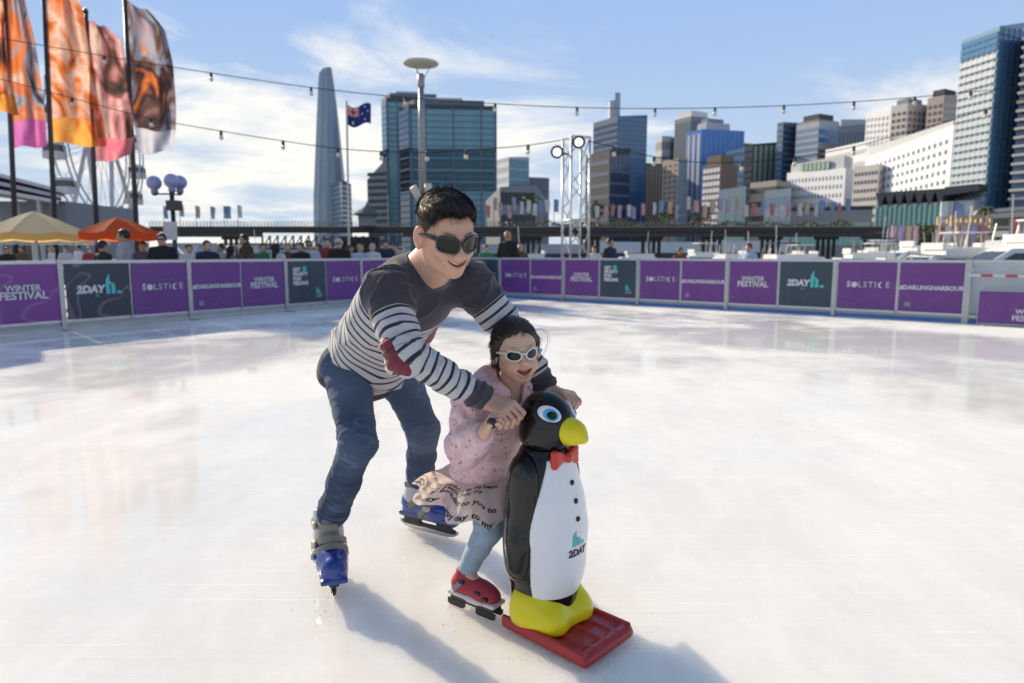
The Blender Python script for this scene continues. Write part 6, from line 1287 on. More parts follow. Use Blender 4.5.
# hair
def man_hair():
    h = Field(); W = MW; h.ell(W(-.018, 0, .038), V3(.101, .081, .086)*HS, .01, R=HR_); h.ell(W(.040, 0, .080), V3(.050, .056, .028)*HS, .03, R=HR_); h.ell(W(-.02, 0, .080), V3(.070, .062, .034)*HS, .03, R=HR_)
    def cut(P):
        q = (P-HC0)@HR_/HS; x, y, z = q[:, 0], np.abs(q[:, 1]), q[:, 2]
        zl = np.interp(x, [-.12, -.06, -.035, -.012, .012, .030, .046, .060, .09], [-.060, -.055, -.035, .012, -.012, .018, .056, .080, .088])-.006*np.exp(-(q[:, 1]/.025)**2)+.004*np.sin(q[:, 1]*160+x*60); return (zl-z)*.75*HS
    h.fn(cut, HC0, 1e9, .006, 'i'); V, F = h.mesh(.003); N = vnormals(V, F); q = (V-HC0)@HR_/HS
    V = V+N*(vnoise(V@HR_*np.array([.35, 1, 1]), 150, 2)*.0022*(q[:, 2] > .05))[:, None]
    rs = np.random.RandomState(5); top = np.nonzero(q[:, 2] > .046)[0]; sd_ = np.nonzero((q[:, 2] <= .055))[0]
    i1 = rs.choice(top, 9000); i2 = rs.choice(sd_, 5000); out = [(V, F)]
    for idx, cb, L, lf, jit, wd in ((i1, V3(.80, -.35, .20), .026, .012, .34, .0006), (i2, V3(.30, 0, -.80), .013, .002, .18, .0006)):
        cl_ = vnoise(V[idx], 45, 9)[:, None]*.5; d = (HR_@cb)+rs.normal(size=(len(idx), 3))*jit+(HR_@V3(0, 1, .3))*cl_; n = N[idx]; d = d-n*(d*n).sum(1)[:, None]; d /= np.linalg.norm(d, axis=1)[:, None]; out.append(strands(V[idx]-n*.0015, d, n, L, lf, wd, .004, rs))
    idx = rs.choice(np.nonzero((q[:, 2] > .09) & (q[:, 0] < .0))[0], 26); d = HR_@V3(.5, 0, .8)+rs.normal(size=(26, 3))*.3; d /= np.linalg.norm(d, axis=1)[:, None]; out.append(strands(V[idx], d, N[idx], .028, .01, .0005, .012, rs))
    vs = []; fs = []; o = 0
    for v, f_ in out: vs.append(v); fs.append(f_+o); o += len(v)
    mpart('hair', np.concatenate(vs), np.concatenate(fs), M_hair)
man_hair()
M_frame = pm('black_acetate', (.010, .010, .011), .25, coat=.4); M_lens, _nt, _b = newmat('dark_lens'); _b.inputs['Base Color'].default_value = (.008, .011, .010, 1); _b.inputs['Roughness'].default_value = .06; _b.inputs['Specular IOR Level'].default_value = .32
sunglasses(MW, HR_, HS, man_o, None, M_frame, M_lens, .0282, .0215, .0345, .001, .113, .0039, curve=.55, ex=(.62, .72))
# ---------------------------------------------------------------- striped sweater
def sweater_mat():
    m, nt, b = newmat('striped_knit'); st = nd(nt, 'ShaderNodeAttribute', attribute_name='stripe').outputs['Fac']; zn = nd(nt, 'ShaderNodeAttribute', attribute_name='zone').outputs['Fac']; pt = nd(nt, 'ShaderNodeAttribute', attribute_name='patch').outputs['Fac']; v = objco(nt)
    ph = mth(nt, 'FRACT', mth(nt, 'DIVIDE', mth(nt, 'ADD', st, mth(nt, 'MULTIPLY', noise(nt, 14, 2, .5, v), .004)), .030)); dark = nd(nt, 'ShaderNodeMapRange'); nt.links.new(mth(nt, 'ABSOLUTE', mth(nt, 'SUBTRACT', ph, .5)), dark.inputs[0]); dark.inputs[1].default_value = .17; dark.inputs[2].default_value = .12
    navy = mixc_(nt, noise(nt, 240, 2, .5, v), (.020, .020, .036), (.045, .045, .068)); pale = mixc_(nt, noise(nt, 200, 2, .5, v), (.40, .40, .43), (.60, .60, .62)); yoke = mixc_(nt, noise(nt, 260, 2, .5, v), (.036, .034, .050), (.068, .064, .086))
    c = mixc_(nt, dark.outputs[0], pale, navy); z = nd(nt, 'ShaderNodeMapRange'); nt.links.new(zn, z.inputs[0]); z.inputs[1].default_value = .48; z.inputs[2].default_value = .52; c = mixc_(nt, z.outputs[0], c, yoke)
    p = nd(nt, 'ShaderNodeMapRange'); nt.links.new(pt, p.inputs[0]); p.inputs[1].default_value = .48; p.inputs[2].default_value = .52; c = mixc_(nt, p.outputs[0], c, mixc_(nt, noise(nt, 200, 2, .5, v), (.13, .018, .035), (.22, .035, .06)))
    nt.links.new(c, b.inputs['Base Color']); b.inputs['Roughness'].default_value = .92; b.inputs['Specular IOR Level'].default_value = .2; b.inputs['Sheen Weight'].default_value = .25; b.inputs['Sheen Roughness'].default_value = .5
    wv = nd(nt, 'ShaderNodeTexVoronoi'); nt.links.new(v, wv.inputs[0]); wv.inputs['Scale'].default_value = 330; bumpn(nt, b, mth(nt, 'ADD', wv.outputs[0], mth(nt, 'MULTIPLY', noise(nt, 40, 3, .5, v), 1.5)), .5, .0016); return m
M_sweat = sweater_mat()
def sweater():
    f = Field(); ax, D = taxis, TRm[:, 2]; c7 = J['c7']
    hem = pelv+ax*.015
    f.ell(c7-ax*.15, (.168, .17, .112), .05, R=TRm, tag=1); f.ell(c7-ax*.26, (.168, .19, .122), .06, R=TRm, tag=1); f.ell(pelv+ax*.15, (.165, .17, .126), .06, R=TRm, tag=1); f.ell(pelv+ax*.05, (.176, .12, .136), .05, R=TRm, tag=1); f.ell(pelv-ax*.03, (.178, .10, .138), .05, R=TRm, tag=1)
    f.rc(c7-ax*.06+MR*.06, c7-ax*.06-MR*.06, .060, .060, .05, tag=1); f.rc(c7-ax*.02, c7+ax*.004+HF*.035, .070, .071, .03, tag=1)
    for s in 'RL':
        sh, el = J['sh'+s], J['el'+s]; wr, fd = (wrR, fdR) if s == 'R' else (wrL, fdL); t = 2 if s == 'R' else 3; cuff = wr-nrm(wr-el)*.015
        f.rc(c7-ax*.06+(sh-c7)*.35, sh, .068, .068, .05, tag=1); f.rc(sh, el, .070, .056, .045, tag=t); f.rc(el, cuff, .055, .040, .03, tag=t)
    # open neck, hem and cuffs
    f.rc(c7+ax*.025, MW(-.02, 0, -.05), .058, .066, .004, 's'); f.rc(c7+ax*.035+HF*.03, c7+ax*.03+HF*.125, .060, .055, .01, 's')
    f.plane(pelv+ax*-.055, -ax, .01)
    for s in 'RL': wr = wrR if s == 'R' else wrL; d = nrm(wr-J['el'+s]); endcut(f, wr-d*.004, d); f.rc(wr-d*.05, wr+d*.02, .028, .032, .003, 's')
    V, F = f.mesh(.0045); V = smooth_mesh(V, F, 1); N = vnormals(V, F); td = f.tagdist(V, (1, 2, 3)); w = np.argmin(td, 0)
    sax = nrm(HF*.78+V3(0, 0, .45)); tl = (V-pelv)@ax; stripe = (V-pelv)@sax; ys = (c7-pelv)@sax-.150; zone = np.clip(((stripe-ys)/.01)+.5, 0, 1); zone = np.maximum(zone, np.clip((-.012-tl)/.008+.5, 0, 1)); patch = np.zeros(len(V)); disp = np.zeros(len(V))
    for k, s in ((1, 'R'), (2, 'L')):
        m = w == k; sh, el = J['sh'+s], J['el'+s]; wr = wrR if s == 'R' else wrL; t1, d1, L1 = seg_t(V, sh, el); t2, d2, L2 = seg_t(V, el, wr); s_ = np.where(d1-.012*(t1 < .9) < d2, np.clip(t1, -.5, 1)*L1, L1+np.clip(t2, 0, 1.3)*L2)
        # along the bend blend the two measures so that stripes run round the elbow
        b = 1/(1+np.exp(-(d1-d2)/.012)); s_ = (np.clip(t1, -.5, 1.2)*L1)*(1-b)+(L1+np.clip(t2, -.2, 1.3)*L2)*b
        stripe = np.where(m, s_+.012, stripe); zn = np.maximum(np.clip((.085-s_)/.008+.5, 0, 1), np.clip((s_-(L1+L2-.075))/.006+.5, 0, 1)); zone = np.where(m, zn, zone)
        out = nrm(el-(sh+wr)/2); pe = el+out*.050-nrm(wr-el)*.0-nrm(wr-el)*.0; ad = nrm(nrm(el-sh)+nrm(wr-el)); q = V-pe; along = q@ad; lat = np.linalg.norm(q-np.outer(along, ad), axis=1); e = np.sqrt((along/.085)**2+(lat/.032)**2)+np.clip(.1-((V-el)-np.outer((V-el)@ad, ad))@out/np.maximum(np.linalg.norm((V-el)-np.outer((V-el)@ad, ad), axis=1), 1e-6), 0, 1)*1.5; patch = np.where(m, np.maximum(patch, np.clip((1-e)*2.5+.5, 0, 1)), patch)
        axl = np.where((b < .5)[:, None], (el-sh)/L1, (wr-el)/L2); Q = V+axl*((V*axl).sum(1)*1.3)[:, None]; disp += m*(((1-np.abs(vnoise(Q, 15, 21+k)))**4-.25)*.010)
        # creases at the elbow and along the sleeve
        disp += m*(np.sin(s_*150+vnoise(V, 14, 3)*3)*.0035*np.exp(-((s_-L1)/.07)**2)+np.sin(s_*90+vnoise(V, 9, 6)*4)*.0018)
    # chest pocket
    ps, pl = (V-pelv)@ax, (V-pelv)@MR; pf = (V-pelv)@D; sgn = 1 if np.dot(D, V3(0, 0, -1)) > 0 else -1
    pock = (np.abs(ps-.30) < .05) & (np.abs(pl+.075) < .045) & (pf*sgn > .04) & (w == 0); patch = np.where(pock, 1, patch)
    tor = (w == 0); rg = (1-np.abs(vnoise(V+np.outer((V-pelv)@MR, MR)*-.5, 9, 12)))**4; disp += tor*(rg-.25)*.017*np.clip(1.3-tl/.42, .4, 1); disp += tor*(np.sin(((V-pelv)@ax)*46+vnoise(V, 7, 4)*5+((V-pelv)@MR)*10)*.004*np.clip(1-tl/.36, 0, 1)+vnoise(V, 12, 8)*.005)
    disp += -np.exp(-((tl+.015)/.012)**2)*tor*.004
    V = V+N*disp[:, None]; mpart('sweater', V, F, M_sweat, {'stripe': stripe, 'zone': zone, 'patch': patch})
sweater()
# ---------------------------------------------------------------- jeans
def denim():
    m, nt, b = newmat('denim'); v = objco(nt); fd_ = nd(nt, 'ShaderNodeAttribute', attribute_name='fade_ridge_light').outputs['Fac']
    c = mixc_(nt, noise(nt, 22, 5, .65, v), (.018, .035, .078), (.046, .080, .152)); c = mixc_(nt, mth(nt, 'MULTIPLY', fd_, .8), c, (.15, .22, .34)); c = mixc_(nt, mth(nt, 'MULTIPLY', noise(nt, 420, 2, .5, v), .25), c, (.10, .15, .22)); nt.links.new(c, b.inputs['Base Color']); b.inputs['Roughness'].default_value = .85; b.inputs['Specular IOR Level'].default_value = .25
    tw = nd(nt, 'ShaderNodeTexWave', wave_type='BANDS', bands_direction='DIAGONAL'); nt.links.new(v, tw.inputs[0]); tw.inputs['Scale'].default_value = 300; bumpn(nt, b, mth(nt, 'ADD', mth(nt, 'MULTIPLY', tw.outputs['Fac'], .25), mth(nt, 'ADD', noise(nt, 24, 4, .6, v), mth(nt, 'MULTIPLY', noise(nt, 70, 3, .6, v), .4))), .6, .006); return m
M_denim = denim()
def jeans():
    f = Field(); f.ell(pelv+taxis*.01, (.152, .12, .108), .05, R=TRm, tag=0); f.ell(pelv-taxis*.05, (.148, .09, .106), .05, R=TRm, tag=0)
    for k, s in ((1, 'R'), (2, 'L')):
        h, kn, an = J['hip'+s], J['knee'+s], J['ank'+s]; en = an+(kn-an)*.10; f.rc(h, kn, .090, .059, .05, tag=k); f.rc(kn, kn+(en-kn)*.5, .059, .054, .03, tag=k); f.rc(kn+(en-kn)*.5, en, .054, .056, .03, tag=k)
        endcut(f, en, an-kn, .10); f.rc(en+(kn-an)*.1, en-nrm(kn-an)*.05, .045, .052, .004, 's')
    V, F = f.mesh(.0042); V = smooth_mesh(V, F, 1); N = vnormals(V, F); td = f.tagdist(V, (0, 1, 2)); w = np.argmin(td, 0); disp = vnoise(V, 11, 2)*.0015; fade_ridge_light = np.zeros(len(V))
    for k, s in ((1, 'R'), (2, 'L')):
        h, kn, an = J['hip'+s], J['knee'+s], J['ank'+s]; t1, d1, L1 = seg_t(V, h, kn); t2, d2, L2 = seg_t(V, kn, an); b = 1/(1+np.exp(-(d1-d2)/.015)); s_ = (np.clip(t1, -.3, 1.2)*L1)*(1-b)+(L1+np.clip(t2, -.2, 1.2)*L2)*b; m = w == k
        back = -nrm((kn-h)/L1-(an-kn)/L2); side = (V-kn)@back   # creases gather behind the knee and over the ankle
        axl = np.where((b < .5)[:, None], (kn-h)/L1, (an-kn)/L2); Q = V+axl*((V*axl).sum(1)*1.6)[:, None]
        rid = lambda sc, sd, pw: (1-np.abs(vnoise(Q, sc, sd)))**pw
        knz = np.exp(-((s_-L1-.01)/.09)**2); akz = np.exp(-((s_-L1-L2*.80)/.10)**2); hpz = np.exp(-((s_-.02)/.07)**2)
        disp += m*((rid(14, 4, 7)-.16)*.0065*(.6*knz+akz+.7*hpz+.3)+(rid(20, 8, 6)-.18)*.0024*(knz+akz+.2)+vnoise(V, 9, 5)*.0015)
        fade_ridge_light = np.where(m, np.clip(np.exp(-((s_-L1*.55)/.16)**2)*(.5+.5*vnoise(V, 10, 7))+.35*np.exp(-((s_-L1-.02)/.05)**2), 0, 1), fade_ridge_light)
    V = V+N*disp[:, None]; mpart('jeans', V, F, M_denim, {'fade_ridge_light': np.clip(fade_ridge_light+.75*np.clip(disp/.007, 0, 1), 0, 1)})  # worn fade, with fold highlights painted lighter along the raised creases
    # belt loops / pocket seam
jeans()
# ---------------------------------------------------------------- rental skates
S_blue = plastic('blue_boot_plastic', (.012, .045, .27), .25, .6); S_grey = plastic('pale_cuff_plastic', (.52, .52, .55), .4, .2); S_tong = plastic('grey_tongue', (.13, .135, .14), .5, .1); S_strap = plastic('taupe_strap', (.22, .20, .17), .5, .1); S_buck = plastic('buckle', (.45, .42, .38), .35, .2); S_hold = plastic('black_holder', (.03, .03, .032), .45, .1); S_blade = pm('blade_steel', (.55, .56, .58), .22, .95, .1, 40)
def strap_path(ops, c0, tl, amax=2.2, n=25, gap=.004):
    uf = Field(); uf.ops = [(o_[0], o_[1], o_[2], o_[3], o_[4], 0) for o_ in ops]; rr = np.linspace(0, .13, 131); pts = []; c0 = V3(*c0)
    for a in np.linspace(-amax, amax, n):
        dv = V3(math.cos(a)*math.cos(tl), math.sin(a), math.cos(a)*math.sin(tl)); d_ = uf.eval(c0+np.outer(rr, dv)); i_ = np.nonzero(d_ < 0)[0]; pts.append(c0+dv*((rr[i_[-1]] if len(i_) else .03)+gap))
    for _ in range(2): pts = [pts[0]]+[(pts[i-1]+2*pts[i]+pts[i+1])/4 for i in range(1, len(pts)-1)]+[pts[-1]]
    return pts
def skate(toe, d, lean, label):
    """toe: ground point under the front end of the blade, d: heading"""
    d = nrm(d); rz = math.atan2(d[1], d[0]); org = V3(*toe)-d*.155
    e = empty('ice_skate', org-MAN0); e.parent = man_o; e.rotation_euler = (lean, 0, rz); e['label'] = label
    f = Field(); f.rc((-.085, 0, .128), (.06, 0, .118), .047, .049, .03); f.rc((.05, 0, .116), (.118, .004, .110), .054, .048, .03); f.rc((-.075, 0, .12), (-.06, 0, .19), .046, .045, .03); f.rc((-.02, 0, .14), (.02, 0, .128), .046, .045, .03); f.box((.02, 0, .083), (.152, .047, .010), .009, .012); f.plane((0, 0, .074), (0, 0, -1), .004); f.rc((-.055, 0, .19), (-.045, 0, .30), .032, .036, .006, 's'); f.rc((.088, 0, .190), (.0, 0, .235), .028, .042, .008, 's'); U = f.ops[:5]; sh = sdf_part('boot_shell', f, .004, S_blue, e)
    f = Field(); f.rc((-.062, 0, .17), (-.050, 0, .262), .052, .054, .03); f.rc((-.062, 0, .15), (-.035, 0, .17), .048, .045, .03); f.rc((-.05, 0, .20), (-.040, 0, .30), .034, .037, .006, 's'); f.rc((.03, 0, .19), (.03, 0, .30), .045, .052, .01, 's'); f.plane((-.05, 0, .275), (-.25, 0, 1), .008); U = U+f.ops[:2]; sdf_part('cuff', f, .004, S_grey, e)
    f = Field(); f.chain([(.070, 0, .146), (.026, 0, .178), (.004, 0, .235), (.006, 0, .295)], [.020, .028, .031, .027], .02); U = U+f.ops[:3]; f.rc((-.05, 0, .16), (-.045, 0, .32), .038, .038, .006, 's'); sdf_part('tongue', f, .004, S_tong, e)
    uf = Field(); uf.ops = [(o_[0], o_[1], o_[2], o_[3], o_[4], 0) for o_ in U]; rr = np.linspace(.0, .13, 131)
    for k, (x, z, w_, tl) in enumerate(((.012, .112, 0, .80), (-.020, .150, 0, .55), (-.045, .222, 0, .10))):
        pts = []
        for a in np.linspace(-2.2, 2.2, 25):
            dv = V3(math.cos(a)*math.cos(tl), math.sin(a), math.cos(a)*math.sin(tl)); c0 = V3(x, 0, z); d_ = uf.eval(c0+np.outer(rr, dv)); ins_ = np.nonzero(d_ < 0)[0]; R_ = rr[ins_[-1]]+.004 if len(ins_) else .05; pts.append(c0+dv*R_)
        for _ in range(2): pts = [pts[0]]+[(pts[i-1]+2*pts[i]+pts[i+1])/4 for i in range(1, len(pts)-1)]+[pts[-1]]
        b = MB().ribbon(pts, (-math.sin(tl), 0, math.cos(tl)), .0115, .0022)
        st = b.build('strap', S_strap, e, world=False, smooth=False); g = Field(); cpt = V3(*pts[6]); g.box(cpt+V3(.004, -.004, 0), (.015, .007, .012), .003, .003); g.box(cpt+V3(.016, -.004, .002), (.010, .005, .008), .002, .003); sdf_part('buckle', g, .0025, S_buck, st)
    f = Field(); f.box((0, 0, .066), (.150, .018, .010), .005, .006); f.box((.085, 0, .044), (.040, .009, .022), .005, .01); f.box((-.085, 0, .044), (.045, .009, .022), .005, .01); f.box((0, 0, .030), (.145, .006, .010), .004, .008); hl = sdf_part('blade_holder', f, .004, S_hold, e)
    n = 14; prof = [(-.150, .028)]+[(-.155+.31*i/n, .0035*(abs(i/n-.5)*2)**6*6+.0005) for i in range(n+1)]+[(.158, .030)]
    top = [(x, .034) for x, z in prof]; b = MB(); m = len(prof); vs = [(x, y, z) for y in (-.002, .002) for x, z in prof]+[(x, y, .034) for y in (-.002, .002) for x, z in prof]
    fs = [(i, i+1, 2*m+i+1, 2*m+i) for i in range(m-1)]+[(m+i+1, m+i, 3*m+i, 3*m+i+1) for i in range(m-1)]+[(i+1, i, m+i, m+i+1) for i in range(m-1)]+[(0, 2*m, 3*m, m), (m-1, 2*m-1, 4*m-1, 3*m-1)]
    b.add(vs, fs).build('blade', S_blade, hl, world=False); return e
skate(SKR[0], SKR[1], 0.0, 'blue plastic rental skate with three straps, toe to the camera'); skate(SKL[0], SKL[1], 0.0, 'blue plastic rental skate behind, seen from its side')
# ================================================================ THE GIRL
GIRL0 = V3(*ground(490, 612)); GIRL0[2] = 0
GH = at(516, 350.5, 2.20); GR = frame((.27, -.95, -.06), (-.12, .04, 1)); GS = .86
gb_R = pen2w(HBAR+V3(0, -.180, 0)); gb_L = pen2w(HBAR+V3(0, .062, 0))
gfR = nrm(HF*.55+V3(.05, 0, .62)); gnR = nrm(V3(0, 0, .35)-HL*.75-HF*.5); gfR = nrm(gfR-gnR*np.dot(gfR, gnR)); gwR = gb_R-gfR*.060+gnR*.020
gfL = nrm(HF); gnL = V3(0, 0, 1); gwL = gb_L-gfL*.060+gnL*.020
shoe_t = ground(500, 619); shoe_d = nrm((.80, -.60, 0)); shoe_o = shoe_t-shoe_d*.105
K = dict(pel=at(481, 474, 2.36), neck=at(505, 392, 2.26), shR=at(474, 402, 2.20), shL=at(531, 400, 2.36), elR=at(466, 446, 2.14), elL=at(545, 432, 2.30), hipR=at(487, 486, 2.30), hipL=at(500, 486, 2.42), knR=at(489, 528, 2.20), knL=at(520, 530, 2.34), anR=shoe_o-shoe_d*.045+V3(0, 0, .115), anL=V3(.06, 2.42, .115))
gax = nrm(K['neck']-K['pel']); GRT = HL*-1; GTR = np.stack([GRT, gax, np.cross(GRT, gax)], 1)
def girl():
    f = Field(); W, lips = head_sdf(f, GH, GR, GS, smile=2, child=True)
    f.rc(W(-.02, 0, -.06), K['neck']-gax*.02, .040, .042, .03, tag=1); f.ell(K['neck']-gax*.12, (.095, .14, .065), .03, R=GTR); f.ell(K['pel']+gax*.02, (.09, .10, .065), .03, R=GTR)
    for s, wr in (('R', gwR), ('L', gwL)):
        f.chain([K['sh'+s], K['el'+s], wr], [.030, .026, .018], .02); f.rc(K['neck']-gax*.03, K['sh'+s], .032, .03, .03); f.chain([K['hip'+s], K['kn'+s], K['an'+s]], [.052, .038, .026], .02)
        dd = shoe_d if s == 'R' else HF; f.rc(K['an'+s], K['an'+s]+dd*.09-V3(0, 0, .045), .026, .024, .02)
    hand_sdf(f, gwR, gfR, gnR, 1 if np.dot(np.cross(gnR, gfR), HL) > 0 else -1, .68, (42, 80, 60)); hand_sdf(f, gwL, gfL, gnL, -1 if np.dot(np.cross(gnL, gfL), HL) > 0 else 1, .68, (42, 80, 60))
    V, F = f.mesh(.003)
    col = skin_colors(V, (.70, .45, .33), lips, (.50, .15, .13), [(W(.066, q*.040, -.040), .026, (.62, .25, .17), .5) for q in (-1, 1)]+[(W(.108, 0, -.03), .014, (.6, .25, .18), .3)])
    for q in (-1, 1):
        d = np.minimum(seg_t(V, W(.092, q*.014, .027), W(.082, q*.036, .031))[1], seg_t(V, W(.082, q*.036, .031), W(.066, q*.050, .025))[1]); w = np.clip((.0045-d)/.003, 0, 1)[:, None]*.6; col = col*(1-w)+np.array((.04, .025, .02))*w
    d = np.linalg.norm((V-W(.092, 0, -.064))@GR/np.array([.016, .024, .017]), axis=1); inn = ((V-GH)@GR)[:, 0]/GS < .091; w = (np.clip((1.05-d)/.2, 0, 1)*inn)[:, None]; col = col*(1-w)+np.array((.16, .03, .03))*w
    o = np_mesh('person', V, F, M_skin, None, GIRL0, {'col': col}); o.location = tuple(GIRL0); tag(o, 'laughing girl in pink jacket and tulle skirt holding on behind the penguin', 'person'); return o, W
girl_o, GW = girl()
def gpart(name, V, F, mat, attrs=None, par=None): return np_mesh(name, V, F, mat, par or girl_o, GIRL0, attrs)
f = Field()
for y in np.linspace(-.021, .021, 9): f.ell(GW(.0905-.4*y*y/.03, y, -.0555+.0085*(abs(y)/.024)**1.6), V3(.004, .0030, .0040)*GS, .0008, R=GR)
V, F = f.mesh(.0012); gpart('teeth', V, F, M_teeth)
f = Field(); f.ell(GW(.078, 0, -.074), V3(.012, .016, .006)*GS, .002, R=GR); V, F = f.mesh(.002); gpart('tongue', V, F, pm('tongue_pink', (.50, .14, .14), .35))
def girl_hair():
    h = Field(); W = GW; h.ell(W(-.018, 0, .037), V3(.105, .086, .091)*GS, .01, R=GR); h.ell(W(-.075, 0, .0), V3(.042, .060, .06)*GS, .04, R=GR); h.rc(W(-.085, -.02, -.03), W(-.08, -.03, -.10), .034*GS, .02*GS, .03)
    for q in (-1, 1): h.rc(W(.0, q*.078, .03), W(-.02, q*.082, -.05), .018*GS, .012*GS, .02)
    def cut(P):
        q = (P-GH)@GR/GS; x, y, z = q[:, 0], np.abs(q[:, 1]), q[:, 2]; zl = np.interp(x, [-.12, -.05, -.02, .005, .022, .040, .055, .07, .09], [-.16, -.14, -.075, -.03, .004, .034, .062, .074, .080])+.010*np.exp(-((q[:, 1]-.012)/.02)**2)*(x > .03)+.003*np.sin(q[:, 1]*220); return (zl-z)*.7*GS
    h.fn(cut, GH, 1e9, .008, 'i'); V, F = h.mesh(.003); N = vnormals(V, F); q = (V-GH)@GR/GS; V = V+N*(vnoise(V@GR*np.array([.3, 1, 1]), 130, 4)*.002)[:, None]
    rs = np.random.RandomState(8); idx = rs.choice(np.nonzero((q[:, 0] < .035) | (q[:, 2] > .085))[0], 7000); n = N[idx]; d = W(-.105, -.03, -.075)-V[idx]; d /= np.linalg.norm(d, axis=1)[:, None]; d = d+rs.normal(size=(len(idx), 3))*.06; d = d-n*(d*n).sum(1)[:, None]; d /= np.linalg.norm(d, axis=1)[:, None]; out = [(V, F), strands(V[idx]-n*.001, d, n, .024, .0012, .0006, .002, rs)]
    # loose strands blown forward round the face
    def wisp(pts, r):
        P = np.array(pts); t = np.linspace(0, len(P)-1, 16); C = np.stack([np.interp(t, np.arange(len(P)), P[:, k]) for k in range(3)], 1)
        for _ in range(3): C[1:-1] = (C[:-2]+2*C[1:-1]+C[2:])/4
        b = MB().tube(C, r, 4, cap=False); out.append((np.array(b.v), np.array(b.f)))
    for k in range(3): o_ = rs.normal(size=3)*.0025; wisp([W(.04, .055, .075)+o_, W(.055, .10, .085)+o_*2, W(.045, .125, .05)+o_*2, W(.03, .118, .0)+o_*3, W(.02, .098, -.035)+o_*2], .0004)
    for k in range(6): o_ = rs.normal(size=3)*.006; wisp([W(.01, -.080, .03)+o_, W(.02, -.086, -.02)+o_, W(.015, -.08, -.065)+o_, W(.0, -.07, -.10)+o_], .0006)
    vs = []; fs = []; o = 0
    for v, f_ in out: vs.append(v); fs.append(f_+o); o += len(v)
    gpart('hair', np.concatenate(vs), np.concatenate(fs), M_hair)
girl_hair()
M_wframe = plastic('white_frame', (.66, .64, .60), .3, .3, .03)
sunglasses(GW, GR, GS, girl_o, None, M_wframe, M_lens,   .0250, .0180, .0335, .001, .106, .0036, curve=.6, ex=(.95, .95))
# ---------------------------------------------------------------- pink floral jacket
def jacket_mat():
    m, nt, b = newmat('pink_floral_fabric'); v = objco(nt); c = mixc_(nt, noise(nt, 20, 4, .6, v), (.62, .29, .35), (.92, .72, .73))
    for sc, th, cc, seed in ((38, .34, (.82, .64, .60), 1), (60, .26, (.42, .07, .16), 2), (48, .20, (.22, .10, .22), 3), (70, .24, (.66, .40, .30), 4), (52, .24, (.80, .45, .50), 5)):
        vo = nd(nt, 'ShaderNodeTexVoronoi'); mp = nd(nt, 'ShaderNodeMapping'); mp.inputs['Location'].default_value = (seed*1.3, seed*.7, seed); nt.links.new(v, mp.inputs[0]); nt.links.new(mp.outputs[0], vo.inputs[0]); vo.inputs['Scale'].default_value = sc
        k = mth(nt, 'MULTIPLY', mth(nt, 'LESS_THAN', mth(nt, 'ADD', vo.outputs['Distance'], mth(nt, 'MULTIPLY', noise(nt, 260, 2, .5, v), .12)), th+.05), mth(nt, 'GREATER_THAN', noise(nt, 40+seed*9, 2, .5, mp.outputs[0]), .5)); c = mixc_(nt, mth(nt, 'MULTIPLY', k, .85), c, cc)
    nt.links.new(c, b.inputs['Base Color']); b.inputs['Roughness'].default_value = .6; b.inputs['Sheen Weight'].default_value = .2; bumpn(nt, b, mth(nt, 'ADD', noise(nt, 30, 4, .6, v), mth(nt, 'MULTIPLY', noise(nt, 90, 3, .6, v), .4)), .5, .006); return m
M_jack = jacket_mat()
